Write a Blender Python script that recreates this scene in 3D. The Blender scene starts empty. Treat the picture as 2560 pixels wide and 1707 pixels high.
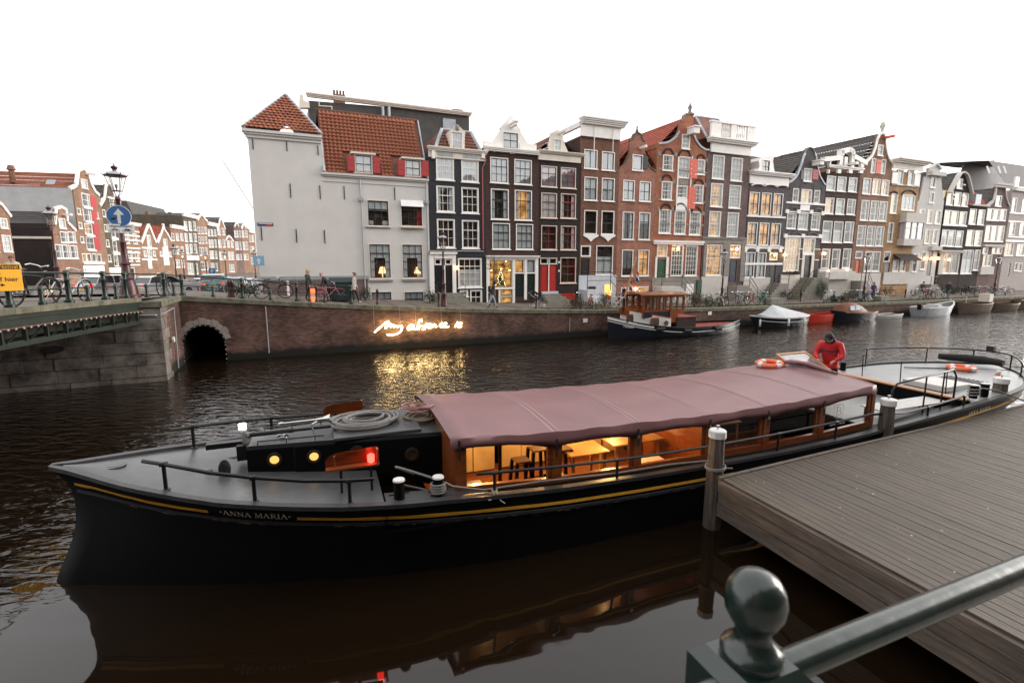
import bpy,bmesh,math,random
from mathutils import Vector,Matrix
from mathutils.geometry import delaunay_2d_cdt
R=math.radians
random.seed(7)
scene=bpy.context.scene
col=scene.collection
# camera
F,CU,CV,H=1250.0,1280.0,853.5,5.0
TH=math.atan(196.5/F)
CT,ST=math.cos(TH),math.sin(TH)
cam=bpy.data.cameras.new('camera')
cam.sensor_width=36.0
cam.lens=F/2560*36
cam.clip_start=0.05
cam.clip_end=3000
cam.dof.use_dof=True
cam.dof.focus_distance=12.0
cam.dof.aperture_fstop=4.0
camo=bpy.data.objects.new('camera',cam)
camo.location=(0,0,H)
camo.rotation_euler=(R(90)-TH,0,0)
col.objects.link(camo)
scene.camera=camo
# sky, sun, exposure
world=bpy.data.worlds.new('World')
scene.world=world
world.use_nodes=True
wn,wl=world.node_tree.nodes,world.node_tree.links
sky=wn.new('ShaderNodeTexSky')
sky.sky_type='NISHITA'
sky.sun_disc=False
sky.sun_elevation=R(14)
sky.sun_rotation=R(72)
sky.air_density=1.0
sky.dust_density=4.0
sky.ozone_density=1.0
hsv=wn.new('ShaderNodeHueSaturation')
hsv.inputs['Saturation'].default_value=0.22
bg=wn['Background']
bg.inputs['Strength'].default_value=0.15
wl.new(sky.outputs[0],hsv.inputs['Color'])
veil=wn.new('ShaderNodeMix');veil.data_type='RGBA'
veil.inputs['Factor'].default_value=0.6
veil.inputs['B'].default_value=(6.4,6.25,6.2,1)
wl.new(hsv.outputs[0],veil.inputs['A'])
wl.new(veil.outputs['Result'],bg.inputs['Color'])
sl=bpy.data.lights.new('sun','SUN')
sl.energy=0.5
sl.angle=R(30)
sl.color=(1.0,0.90,0.80)
so=bpy.data.objects.new('sun',sl)
az=R(72)
sd=Vector((math.sin(az)*math.cos(R(14)),math.cos(az)*math.cos(R(14)),math.sin(R(14))))
so.rotation_euler=sd.to_track_quat('Z','Y').to_euler()
so.location=(0,0,60)
col.objects.link(so)
scene.view_settings.view_transform='Standard'
scene.view_settings.look='None'
scene.view_settings.exposure=1.3
scene.view_settings.gamma=1.0
scene.cycles.max_bounces=6
scene.cycles.transparent_max_bounces=10
scene.cycles.caustics_reflective=False
scene.cycles.caustics_refractive=False
scene.cycles.sample_clamp_indirect=6.0
scene.cycles.use_denoising=True
# pixel <-> world (photo pixels, 2560 wide)
def ray(u,v):
 s=-(v-CV)/F
 return Vector(((u-CU)/F,CT+s*ST,-ST+s*CT))
def pz(u,v,z):
 d=ray(u,v)
 return Vector((0,0,H))+d*((z-H)/d.z)
def py(u,v,Y):
 d=ray(u,v)
 return Vector((0,0,H))+d*(Y/d.y)
ZT={'1':(0,380,3.5636),'2':(580,200,3.92),'3':(580,500,3.92),'4':(1060,260,5.8075),'5':(1060,520,5.8075),'6':(1420,240,4.9),'7':(1420,520,4.9),'A':(1850,280,5.8075),'B':(1850,520,5.8075),'C':(2160,360,5.8075),'D':(2160,600,5.8075),'S':(0,0,1.0)}
def zt(t,x,y):
 a,b,k=ZT[t]
 return a+x/k,b+y/k
 # mesh helpers
class MB:
 def __init__(s):
  s.v,s.f,s.mi,s.cur,s.M=[],[],[],0,None
 def add(s,vs,fs):
  o=len(s.v)
  if s.M is not None:
   vs=[s.M@Vector(p)for p in vs]
  s.v.extend([tuple(p)for p in vs])
  for f in fs:
   s.f.append([i+o for i in f])
   s.mi.append(s.cur)
  return s
 def box(s,x0,y0,z0,x1,y1,z1):
  return s.add([(x0,y0,z0),(x1,y0,z0),(x1,y1,z0),(x0,y1,z0),(x0,y0,z1),(x1,y0,z1),(x1,y1,z1),(x0,y1,z1)],[(0,3,2,1),(4,5,6,7),(0,1,5,4),(1,2,6,5),(2,3,7,6),(3,0,4,7)])
 def cbox(s,c,d,rz=0.0,ry=0.0,rx=0.0):
  k=Matrix.Translation(c)@Matrix.Rotation(rz,4,'Z')@Matrix.Rotation(ry,4,'Y')@Matrix.Rotation(rx,4,'X')
  old=s.M
  s.M=k if old is None else old@k
  s.box(-d[0]/2,-d[1]/2,-d[2]/2,d[0]/2,d[1]/2,d[2]/2)
  s.M=old
  return s
 def chamfer_box(s,x0,y0,z0,x1,y1,z1,b):
  r=[]
  for(z,i)in((z0,b),(z0+b,0),(z1-b,0),(z1,b)):
   r.append([(x0+i,y0+i,z),(x1-i,y0+i,z),(x1-i,y1-i,z),(x0+i,y1-i,z)])
  return s.loft(r)
 def loft(s,rings,closed=True,cap=True):
  n=len(rings[0])
  vs=[p for r in rings for p in r]
  fs=[]
  for i in range(len(rings)-1):
   for j in range(n if closed else n-1):
    k=(j+1)%n
    fs.append((i*n+j,i*n+k,(i+1)*n+k,(i+1)*n+j))
  if cap and closed:
   fs.append(tuple(range(n))[::-1])
   fs.append(tuple((len(rings)-1)*n+j for j in range(n)))
  return s.add(vs,fs)
 def tube(s,pts,r,n=8,closed=False,cap=True):
  pts=[Vector(p)for p in pts]
  m=len(pts)
  rings=[]
  up=None
  for i,p in enumerate(pts):
   a=pts[i-1]if(i>0 or closed)else p
   b=pts[(i+1)%m]if(i<m-1 or closed)else p
   t=(b-a)
   if t.length<1e-9:
    t=Vector((0,0,1))
   t.normalize()
   if up is None:
    up=Vector((0,0,1))if abs(t.z)<0.9 else Vector((1,0,0))
   sx=t.cross(up)
   if sx.length<1e-4:
    sx=t.cross(Vector((0.3,1,0.2)))
   sx.normalize()
   up=sx.cross(t).normalized()
   rr=r[i]if isinstance(r,(list,tuple))else r
   rings.append([tuple(p+sx*(rr*math.cos(2*math.pi*k/n))+up*(rr*math.sin(2*math.pi*k/n)))for k in range(n)])
  if closed:
   rings.append(rings[0])
  return s.loft(rings,True,cap and not closed)
 def lathe(s,prof,n=16,c=(0,0,0)):
  rings=[[(c[0]+r*math.cos(2*math.pi*k/n),c[1]+r*math.sin(2*math.pi*k/n),c[2]+z)for k in range(n)]for r,z in prof]
  return s.loft(rings)
 def poly(s,pts,y0,y1):
  """polygon given as (x,z), extruded from y0 to y1"""
  n=len(pts)
  vs=[(x,y0,z)for x,z in pts]+[(x,y1,z)for x,z in pts]
  fs=[tuple(range(n)),tuple(range(2*n-1,n-1,-1))]
  for i in range(n):
   k=(i+1)%n
   fs.append((i,i+n,k+n,k))
  return s.add(vs,fs)
 def prism(s,pts,z0,z1):
  n=len(pts)
  vs=[(x,y,z0)for x,y in pts]+[(x,y,z1)for x,y in pts]
  fs=[tuple(range(n-1,-1,-1)),tuple(range(n,2*n))]
  for i in range(n):
   k=(i+1)%n
   fs.append((i,k,k+n,i+n))
  return s.add(vs,fs)
 def mesh(s,name,mats,smooth=False,fix=True):
  me=bpy.data.meshes.new(name)
  me.from_pydata(s.v,[],s.f)
  mats=mats if isinstance(mats,(list,tuple))else[mats]
  for m in mats:
   me.materials.append(MAT(m))
  if len(mats)>1:
   me.polygons.foreach_set('material_index',s.mi)
  if fix:
   bm=bmesh.new()
   bm.from_mesh(me)
   bmesh.ops.recalc_face_normals(bm,faces=bm.faces[:])
   bm.to_mesh(me)
   bm.free()
  if smooth:
   me.shade_smooth()
   me.set_sharp_from_angle(angle=R(smooth if smooth>1 else 35))
  me.update()
  return me
 def build(s,name,mats,parent=None,smooth=False,loc=None,fix=True):
  return link(name,s.mesh(name,mats,smooth,fix),parent,loc)
def link(name,data,parent=None,loc=None,rz=None):
 o=bpy.data.objects.new(name,data)
 col.objects.link(o)
 if parent is not None:
  o.parent=parent
 if loc is not None:
  o.location=loc
 if rz is not None:
  o.rotation_euler=(0,0,rz)
 return o
def tag(o,label=None,cat=None,group=None,kind=None):
 if label:o['label']=label
 if cat:o['category']=cat
 if group:o['group']=group
 if kind:o['kind']=kind
 return o
def thing(name,label,cat,loc=(0,0,0),rz=0.0,group=None):
 return tag(link(name,None,None,loc,rz),label,cat,group)
def dup(o,parent=None,swap=None):
 c=o.copy()
 col.objects.link(c)
 c.parent=parent
 for ch in list(o.children):
  dup(ch,c,swap)
 if swap and c.type=='MESH':
  for a,b in swap.items():
   if c.data.materials and c.data.materials[0]==MAT(a):
    key=(c.data.name,b)
    if key not in _swap:
     m=c.data.copy()
     m.materials[0]=MAT(b)
     _swap[key]=m
    c.data=_swap[key]
    break
 return c
_swap={}
# materials
_m={}
def MAT(k):
 return _m[k]
def nt(name):
 m=bpy.data.materials.new(name)
 m.use_nodes=True
 _m[name]=m
 n=m.node_tree.nodes
 return m,n,m.node_tree.links,n['Principled BSDF']
def pm(name,c,rough=0.6,metal=0.0,var=0.25,scale=3.0,bump=0.0,bscale=40.0,spec=0.5,emit=None,estr=0.0,stretch=None,c2=None,coat=0.0,sheen=0.0):
 m,n,l,b=nt(name)
 b.inputs['Roughness'].default_value=rough
 b.inputs['Metallic'].default_value=metal
 b.inputs['Specular IOR Level'].default_value=spec
 b.inputs['Base Color'].default_value=(*c,1)
 if coat:
  b.inputs['Coat Weight'].default_value=coat
  b.inputs['Coat Roughness'].default_value=0.1
 if sheen:
  b.inputs['Sheen Weight'].default_value=sheen
 if emit:
  b.inputs['Emission Color'].default_value=(*emit,1)
  b.inputs['Emission Strength'].default_value=estr
 tc=n.new('ShaderNodeTexCoord')
 src=tc.outputs['Object']
 if stretch:
  mp=n.new('ShaderNodeMapping')
  mp.inputs['Scale'].default_value=stretch
  l.new(src,mp.inputs['Vector'])
  src=mp.outputs[0]
 if var:
  no=n.new('ShaderNodeTexNoise')
  no.inputs['Scale'].default_value=scale
  no.inputs['Detail'].default_value=5
  no.inputs['Roughness'].default_value=0.65
  l.new(src,no.inputs['Vector'])
  rp=n.new('ShaderNodeValToRGB')
  c2=c2 or tuple(x*(1+var*0.6)for x in c)
  rp.color_ramp.elements[0].position=0.3
  rp.color_ramp.elements[1].position=0.7
  rp.color_ramp.elements[0].color=(*[x*(1-var)for x in c],1)
  rp.color_ramp.elements[1].color=(*c2,1)
  l.new(no.outputs['Fac'],rp.inputs[0])
  l.new(rp.outputs[0],b.inputs['Base Color'])
 if bump:
  nb=n.new('ShaderNodeTexNoise')
  nb.inputs['Scale'].default_value=bscale
  nb.inputs['Detail'].default_value=4
  l.new(src,nb.inputs['Vector'])
  bp=n.new('ShaderNodeBump')
  bp.inputs['Strength'].default_value=bump
  bp.inputs['Distance'].default_value=0.02
  l.new(nb.outputs['Fac'],bp.inputs['Height'])
  l.new(bp.outputs[0],b.inputs['Normal'])
 return m
def brick(name,c,mortar=None,var=0.25,rough=0.85,w=0.23,hgt=0.068,stain=0.25,water=False):
 m,n,l,b=nt(name)
 b.inputs['Roughness'].default_value=rough
 b.inputs['Specular IOR Level'].default_value=0.3
 tc=n.new('ShaderNodeTexCoord')
 sp=n.new('ShaderNodeSeparateXYZ')
 l.new(tc.outputs['Object'],sp.inputs[0])
 ad=n.new('ShaderNodeMath');ad.operation='ADD'
 l.new(sp.outputs['X'],ad.inputs[0]);l.new(sp.outputs['Y'],ad.inputs[1])
 cb=n.new('ShaderNodeCombineXYZ')
 l.new(ad.outputs[0],cb.inputs['X']);l.new(sp.outputs['Z'],cb.inputs['Y'])
 br=n.new('ShaderNodeTexBrick')
 mortar=mortar or tuple(0.6*x+0.05 for x in c)
 br.inputs['Color1'].default_value=(*[x*(1-var)for x in c],1)
 br.inputs['Color2'].default_value=(*[x*(1+var)for x in c],1)
 br.inputs['Mortar'].default_value=(*mortar,1)
 br.inputs['Scale'].default_value=1.0
 br.inputs['Brick Width'].default_value=w
 br.inputs['Row Height'].default_value=hgt
 br.inputs['Mortar Size'].default_value=0.009
 l.new(cb.outputs[0],br.inputs['Vector'])
 no=n.new('ShaderNodeTexNoise')
 no.inputs['Scale'].default_value=0.55
 no.inputs['Detail'].default_value=8
 no.inputs['Roughness'].default_value=0.7
 l.new(tc.outputs['Object'],no.inputs['Vector'])
 rp=n.new('ShaderNodeValToRGB')
 rp.color_ramp.elements[0].position=0.32
 rp.color_ramp.elements[1].position=0.68
 rp.color_ramp.elements[0].color=(1-stain*1.6,1-stain*1.6,1-stain*1.6,1)
 rp.color_ramp.elements[1].color=(1+stain*0.5,1+stain*0.45,1+stain*0.4,1)
 l.new(no.outputs['Fac'],rp.inputs[0])
 mx=n.new('ShaderNodeMix');mx.data_type='RGBA';mx.blend_type='MULTIPLY'
 mx.inputs['Factor'].default_value=1.0
 l.new(br.outputs['Color'],mx.inputs['A']);l.new(rp.outputs[0],mx.inputs['B'])
 out=mx.outputs['Result']
 if water:
  n2=n.new('ShaderNodeTexNoise');n2.inputs['Scale'].default_value=1.6;n2.inputs['Detail'].default_value=6
  l.new(tc.outputs['Object'],n2.inputs['Vector'])
  a=n.new('ShaderNodeMath');a.operation='MULTIPLY_ADD'
  a.inputs[1].default_value=0.5;l.new(n2.outputs['Fac'],a.inputs[0])
  a.inputs[2].default_value=0.0
  s2=n.new('ShaderNodeMath');s2.operation='SUBTRACT'
  l.new(sp.outputs['Z'],s2.inputs[0]);l.new(a.outputs[0],s2.inputs[1])
  mr=n.new('ShaderNodeMapRange')
  mr.inputs['From Min'].default_value=0.05;mr.inputs['From Max'].default_value=0.30
  l.new(s2.outputs[0],mr.inputs['Value'])
  m2=n.new('ShaderNodeMix');m2.data_type='RGBA'
  m2.inputs['A'].default_value=(0.012,0.012,0.009,1)
  l.new(mr.outputs[0],m2.inputs['Factor']);l.new(out,m2.inputs['B'])
  out=m2.outputs['Result']
 l.new(out,b.inputs['Base Color'])
 bp=n.new('ShaderNodeBump');bp.inputs['Strength'].default_value=0.4;bp.inputs['Distance'].default_value=0.01
 iv=n.new('ShaderNodeMath');iv.operation='SUBTRACT';iv.inputs[0].default_value=1.0
 l.new(br.outputs['Fac'],iv.inputs[1]);l.new(iv.outputs[0],bp.inputs['Height'])
 l.new(bp.outputs[0],b.inputs['Normal'])
 return m
def glassm(name,refl=0.14,tint=(0.9,0.92,0.92)):
 m,n,l,b=nt(name)
 n.remove(b)
 out=n['Material Output']
 tr=n.new('ShaderNodeBsdfTransparent');tr.inputs[0].default_value=(*tint,1)
 gl=n.new('ShaderNodeBsdfGlossy');gl.inputs['Roughness'].default_value=0.02
 fr=n.new('ShaderNodeFresnel')
 ge=n.new('ShaderNodeNewGeometry');mi=n.new('ShaderNodeMapRange')
 mi.inputs['To Min'].default_value=1.5;mi.inputs['To Max'].default_value=1/1.5
 l.new(ge.outputs['Backfacing'],mi.inputs['Value']);l.new(mi.outputs[0],fr.inputs[0])
 ad=n.new('ShaderNodeMath');ad.operation='ADD';ad.use_clamp=True;ad.inputs[1].default_value=refl
 l.new(fr.outputs[0],ad.inputs[0])
 mx=n.new('ShaderNodeMixShader')
 l.new(ad.outputs[0],mx.inputs[0]);l.new(tr.outputs[0],mx.inputs[1]);l.new(gl.outputs[0],mx.inputs[2])
 tc=n.new('ShaderNodeTexCoord');no=n.new('ShaderNodeTexNoise');no.inputs['Scale'].default_value=0.9
 l.new(tc.outputs['Object'],no.inputs['Vector'])
 bp=n.new('ShaderNodeBump');bp.inputs['Strength'].default_value=0.08;bp.inputs['Distance'].default_value=0.05
 l.new(no.outputs['Fac'],bp.inputs['Height']);l.new(bp.outputs[0],gl.inputs['Normal'])
 l.new(mx.outputs[0],out.inputs['Surface'])
 return m
def emitm(name,c,s,var=0.0,scale=2.0,c2=None):
 m,n,l,b=nt(name)
 n.remove(b)
 e=n.new('ShaderNodeEmission')
 e.inputs['Color'].default_value=(*c,1)
 e.inputs['Strength'].default_value=s
 if var:
  tc=n.new('ShaderNodeTexCoord');no=n.new('ShaderNodeTexNoise')
  no.inputs['Scale'].default_value=scale;no.inputs['Detail'].default_value=3
  l.new(tc.outputs['Object'],no.inputs['Vector'])
  rp=n.new('ShaderNodeValToRGB')
  rp.color_ramp.elements[0].position=0.35;rp.color_ramp.elements[1].position=0.65
  c2=c2 or tuple(x*(1-var)for x in c)
  rp.color_ramp.elements[0].color=(*c2,1);rp.color_ramp.elements[1].color=(*c,1)
  l.new(no.outputs['Fac'],rp.inputs[0]);l.new(rp.outputs[0],e.inputs['Color'])
 l.new(e.outputs[0],n['Material Output'].inputs['Surface'])
 return m
brick('brick_black',(0.020,0.021,0.026),(0.020,0.021,0.026),0.2,0.55,stain=0.15)
brick('brick_darkbrown',(0.060,0.032,0.027),(0.06,0.038,0.033))
brick('brick_umber',(0.030,0.020,0.018),(0.035,0.027,0.024))
brick('brick_brown',(0.19,0.085,0.052))
brick('brick_salmon',(0.35,0.155,0.105))
brick('brick_orange',(0.37,0.135,0.07))
brick('brick_mauve',(0.155,0.10,0.092))
brick('brick_grey',(0.105,0.092,0.096))
brick('brick_tan',(0.28,0.155,0.102))
brick('brick_rose',(0.28,0.165,0.105))
brick('brick_olive',(0.105,0.082,0.055))
brick('brick_ochre',(0.42,0.25,0.12))
brick('quay_brick',(0.135,0.070,0.054),(0.11,0.085,0.072),0.4,stain=0.45,water=True,hgt=0.075)
brick('paving',(0.16,0.13,0.11),(0.10,0.09,0.075),0.2,w=0.2,hgt=0.1)
pm('white_wall',(0.55,0.525,0.50),0.8,var=0.07,scale=0.8,bump=0.15,bscale=25)
pm('grey_wall',(0.42,0.42,0.42),0.85,var=0.15,scale=0.6)
pm('pale_wall',(0.52,0.50,0.48),0.8,var=0.1,scale=0.8)
pm('lilac_wall',(0.36,0.31,0.29),0.8,var=0.1,scale=0.8)
pm('plinth_grey',(0.50,0.52,0.55),0.8,var=0.15,scale=1.5)
pm('plinth_white',(0.52,0.49,0.45),0.8,var=0.1,scale=1.5)
pm('white_paint',(0.78,0.75,0.71),0.45,var=0.08,scale=2.0)
pm('cream_paint',(0.66,0.60,0.52),0.5,var=0.12,scale=2.0)
pm('black_paint',(0.012,0.013,0.014),0.35,var=0.3,scale=3)
pm('sash_black',(0.02,0.022,0.024),0.4,var=0.1)
pm('sash_red',(0.30,0.035,0.025),0.45,var=0.15)
pm('door_red',(0.42,0.018,0.015),0.4,var=0.15)
pm('door_green',(0.012,0.06,0.02),0.4,var=0.2)
pm('door_darkgreen',(0.008,0.016,0.014),0.35,var=0.2)
pm('door_navy',(0.015,0.024,0.045),0.35,var=0.2)
pm('door_orange',(0.60,0.075,0.03),0.45,var=0.1)
pm('shutter_red',(0.36,0.03,0.03),0.5,var=0.15)
pm('shutter_coral',(0.62,0.10,0.055),0.5,var=0.1)
pm('zinc',(0.33,0.36,0.39),0.5,0.3,var=0.2)
pm('grey_trim',(0.26,0.27,0.28),0.6,var=0.15)
pm('stone',(0.24,0.215,0.19),0.85,var=0.25,scale=2.5,bump=0.3)
pm('stone_step',(0.20,0.19,0.155),0.85,var=0.3,scale=2.5,bump=0.3)
pm('stone_moss',(0.105,0.095,0.060),0.9,var=0.45,scale=2.2,bump=0.4,c2=(0.19,0.18,0.13))
pm('stone_block',(0.115,0.094,0.080),0.85,var=0.7,scale=1.6,bump=0.6,bscale=10,c2=(0.25,0.215,0.19))
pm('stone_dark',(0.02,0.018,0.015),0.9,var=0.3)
pm('stone_pale',(0.26,0.22,0.20),0.85,var=0.3,scale=4)
pm('asphalt',(0.085,0.078,0.072),0.9,var=0.25,scale=0.7,bump=0.2)
pm('moss',(0.07,0.085,0.035),1.0,var=0.5,scale=3)
for nm,c in(('tile_orange',(0.26,0.075,0.032)),('tile_brown',(0.16,0.055,0.03)),('tile_grey',(0.085,0.078,0.072)),('tile_red',(0.34,0.07,0.035))):
 pm(nm,c,0.7,var=0.5,scale=2.2,bump=0.2)
pm('slate',(0.055,0.05,0.047),0.7,var=0.3,scale=2)
pm('curtain',(0.72,0.71,0.70),0.9,var=0.08,scale=2)
pm('reflection_curtain_grey',(0.42,0.41,0.42),0.9,var=0.12,scale=2)  # drape grey that paints in the sky reflected by window panes
pm('curtain_red',(0.40,0.03,0.03),0.9,var=0.1)
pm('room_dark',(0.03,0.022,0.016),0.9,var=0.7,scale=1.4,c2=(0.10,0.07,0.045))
emitm('room_warm',(1.0,0.52,0.17),0.46,0.7,1.6,c2=(0.30,0.11,0.025))
emitm('room_cream',(1.0,0.74,0.50),0.42,0.5,1.2,c2=(0.75,0.50,0.30))
emitm('room_shop',(1.0,0.48,0.12),0.5,0.9,2.6,c2=(0.10,0.035,0.01))
emitm('bulb_warm',(1.0,0.52,0.18),12.0)
glassm('glass',0.0)
glassm('glass_bright',0.14)
pm('iron_black',(0.012,0.012,0.013),0.4,0.3,var=0.2)
pm('iron_green',(0.006,0.018,0.014),0.4,0.0,var=0.35,scale=4,bump=0.1)
pm('girder_green',(0.011,0.021,0.015),0.55,0.0,var=0.6,scale=3,bump=0.2)
pm('lamp_maroon',(0.055,0.012,0.014),0.38,0.1,var=0.3,scale=4)
pm('grey_pipe',(0.32,0.33,0.34),0.5,0.3,var=0.1)
# frames
class Frame:
 def __init__(s,o,ang):
  s.o,s.a=Vector((o[0],o[1])),ang
  s.d=Vector((math.cos(ang),math.sin(ang)))
  s.n=Vector((-math.sin(ang),math.cos(ang)))
 def w(s,a,t,z=0.0):
  p=s.o+s.d*a+s.n*t
  return Vector((p.x,p.y,z))
 def loc(s,P):
  q=Vector((P[0],P[1]))-s.o
  return q.dot(s.d),q.dot(s.n)
 def hit(s,u,v,t=0.0):
  r=ray(u,v)
  k=(s.o.dot(s.n)+t)/(r.x*s.n.x+r.y*s.n.y)
  P=r*k
  return(Vector((P.x,P.y))-s.o).dot(s.d),P.z+H
QA=R(23.3)
Q=Frame((-16.7,24.7),QA)
TF=6.43
LF=Frame((-60,69),R(102.7))
def interp(x,tab):
 if x<=tab[0][0]:return tab[0][1]
 for(a,b),(c,d)in zip(tab,tab[1:]):
  if x<=c:return b+(d-b)*(x-a)/(c-a)
 return tab[-1][1]
def zs(s):
 return interp(s,[(-2,3.55),(0,3.42),(5.7,2.92),(9.2,2.64),(14.8,2.25),(19,2.03),(25,1.77),(36,1.55),(60,1.3),(81,1.28)])
 # water
m,n,l,b=nt('canal_water')
b.inputs['Base Color'].default_value=(0.008,0.0045,0.0022,1)
b.inputs['Roughness'].default_value=0.035
b.inputs['IOR'].default_value=1.33
b.inputs['Specular IOR Level'].default_value=0.85
geo=n.new('ShaderNodeNewGeometry')
sp=n.new('ShaderNodeSeparateXYZ');l.new(geo.outputs['Position'],sp.inputs[0])
def wnoise(scale,det,stretch,rot):
 mp=n.new('ShaderNodeMapping');mp.inputs['Scale'].default_value=stretch;mp.inputs['Rotation'].default_value=(0,0,rot)
 l.new(geo.outputs['Position'],mp.inputs['Vector'])
 t=n.new('ShaderNodeTexNoise');t.inputs['Scale'].default_value=scale;t.inputs['Detail'].default_value=det;t.inputs['Distortion'].default_value=0.6
 l.new(mp.outputs[0],t.inputs['Vector'])
 return t.outputs['Fac']
fine=wnoise(3.0,2.5,(0.55,1.3,1),R(20))
big=wnoise(0.55,2,(0.7,1.2,1),R(-15))
patch=wnoise(0.10,2,(1,1,1),0)
def mrange(src,a,bb,c,d):
 q=n.new('ShaderNodeMapRange');q.interpolation_type='SMOOTHSTEP'
 for k,val in(('From Min',a),('From Max',bb),('To Min',c),('To Max',d)):q.inputs[k].default_value=val
 l.new(src,q.inputs['Value']);return q.outputs[0]
al=n.new('ShaderNodeMath');al.operation='MULTIPLY_ADD';al.inputs[1].default_value=-0.38;l.new(sp.outputs['X'],al.inputs[0]);l.new(sp.outputs['Y'],al.inputs[2])
ruf=mrange(al.outputs[0],8.5,14.0,0.0,1.0)
pr=mrange(patch,0.35,0.65,0.45,1.15)
def mul(a,bb):
 q=n.new('ShaderNodeMath');q.operation='MULTIPLY'
 l.new(a,q.inputs[0])
 if isinstance(bb,float):q.inputs[1].default_value=bb
 else:l.new(bb,q.inputs[1])
 return q.outputs[0]
hf=mul(mul(mul(fine,ruf),pr),0.135)
hb=mul(big,0.018)
sm=n.new('ShaderNodeMath');sm.operation='ADD';l.new(hf,sm.inputs[0]);l.new(hb,sm.inputs[1])
bp=n.new('ShaderNodeBump');bp.inputs['Distance'].default_value=1.0;bp.inputs['Strength'].default_value=1.0
l.new(sm.outputs[0],bp.inputs['Height']);l.new(bp.outputs[0],b.inputs['Normal'])
tag(MB().add([(-400,-120,0),(500,-120,0),(500,400,0),(-400,400,0)],[(0,1,2,3)]).build('canal_water','canal_water'),'dark brown canal water',kind='structure')
pm('canal_bed',(0.03,0.02,0.012),0.9)
pm('earth',(0.09,0.08,0.06),0.95,var=0.3,scale=0.05)
g=MB()
g.add([tuple(Q.w(-40,60,1.2)),tuple(Q.w(1500,60,1.2)),tuple(Q.w(1500,2500,1.2)),tuple(Q.w(-900,2500,1.2)),tuple(Q.w(-900,60,1.2))],[(0,1,2,3,4)])
tag(g.build('terrain','earth'),kind='structure')
# street on the far quay and the square beyond the bridge
def zg(s,t):
 z=zs(s)
 if s<12:
  k=min(1,max(0,(t-5)/16))
  z=z*(1-k)+2.1*k
 return z
g=MB()
SS=[-90,-60,-40,-25,-14,-8,-4,-2,0,3,6,9,12,15,19,25,30,36,45,60,80,110,150]
TT=[0.4,3,5,9,13,17,21,40,80,140]
vs=[(s,t,zg(s,t)-0.02)for s in SS for t in TT]
k=len(TT)
g.add(vs,[(i*k+j,(i+1)*k+j,(i+1)*k+j+1,i*k+j+1)for i in range(len(SS)-1)for j in range(k-1)])
st=tag(g.build('street','paving',smooth=60),kind='structure')
st.location=Q.w(0,0);st.rotation_euler=(0,0,QA)
# polygon with holes in the facade plane
def holed(mb,outline,holes,y,t,back=False):
 """outline, holes: (x,z) loops; faces at y, rims extruded to y+t"""
 vs,es=[],[]
 for loop in[outline]+holes:
  o=len(vs)
  vs+=[Vector((p[0],p[1]))for p in loop]
  es+=[(o+i,o+(i+1)%len(loop))for i in range(len(loop))]
 r=delaunay_2d_cdt(vs,es,[],0,1e-5)
 P,T=r[0],r[2]
 def inside(q,loop):
  c=False
  for i in range(len(loop)):
   a,bq=loop[i],loop[i-1]
   if(a[1]>q[1])!=(bq[1]>q[1])and q[0]<(bq[0]-a[0])*(q[1]-a[1])/(bq[1]-a[1])+a[0]:
    c=not c
  return c
 fs=[]
 for f in T:
  c=sum((P[i]for i in f),Vector((0,0)))/len(f)
  if inside(c,outline)and not any(inside(c,h)for h in holes):
   fs.append(tuple(f))
 mb.add([(p.x,y,p.y)for p in P],fs)
 for loop in[outline]+holes:
  nn=len(loop)
  mb.add([(p[0],y,p[1])for p in loop]+[(p[0],y+t,p[1])for p in loop],[(i,(i+1)%nn,(i+1)%nn+nn,i+nn)for i in range(nn)])
  # quay wall
qw=thing('quay_wall','long brown brick quay wall with mossy coping and a small arch','wall',Q.w(0,0),QA)
AX,AR,ASP=1.12,0.95,0.85
arch=[(AX-AR,-0.6)]+[(AX-AR*math.cos(R(a)),ASP+1.05*math.sin(R(a)))for a in range(0,181,12)]+[(AX+AR,-0.6)]
top=[(s,zs(s)-0.22)for s in[0,3,5.7,9.2,14.8,19,25,30,36,48,60,81,130]]
g=MB()
holed(g,[(0,-0.8),(130,-0.8)]+top[::-1],[arch],0.0,0.5)
g.build('wall','quay_brick',qw)
g=MB()
rings=[[(x,y,z)for x,z in arch]for y in(0.4,6.0)]
g.loft(rings,closed=False,cap=False)
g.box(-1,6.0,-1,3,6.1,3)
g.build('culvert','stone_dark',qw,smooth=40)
g=MB()
g.loft([[(AX-(AR-0.02)*math.cos(R(a)),y,ASP+(1.05-0.02)*math.sin(R(a)))for y in(-0.05,0.25)]for a in range(0,181,10)],closed=False,cap=False)
g.loft([[(AX-(AR-q)*math.cos(R(a)),-0.05,ASP+(1.05-q)*math.sin(R(a)))for q in(-0.03,0.06)]for a in range(0,181,10)],closed=False,cap=False)
g.build('arch_rim','iron_black',qw)
bolt=MB().lathe([(0.0,-0.03),(0.03,-0.03),(0.03,0.0),(0.018,0.025),(0,0.03)],8).mesh('bolt','grey_pipe',40)
for i in range(12):
 a=R(8+i*15)
 o=link('bolt',bolt,qw,(AX-(AR-0.02)*math.cos(a),-0.07,ASP+1.03*math.sin(a)));o.rotation_euler=(R(90),0,0)
for i in range(4):
 for sg in(-1,1):
  o=link('bolt',bolt,qw,(AX+sg*(AR-0.02),-0.07,0.1+i*0.24));o.rotation_euler=(R(90),0,0)
for i in range(11):
 a0,a1=14*i+13,14*i+26.4
 r0,r1=AR+0.03,AR+(0.36 if i%2 else 0.30)
 pts=[(AX-r*math.cos(R(a)),ASP+(r+0.10)*math.sin(R(a)))for r,a in((r0,a0),(r1,a0),(r1,a1),(r0,a1))]
 MB().poly(pts,-0.035-0.012*(i%3),0.05).build('arch_stone','stone_pale',qw)
s=-0.05
i=0
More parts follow.
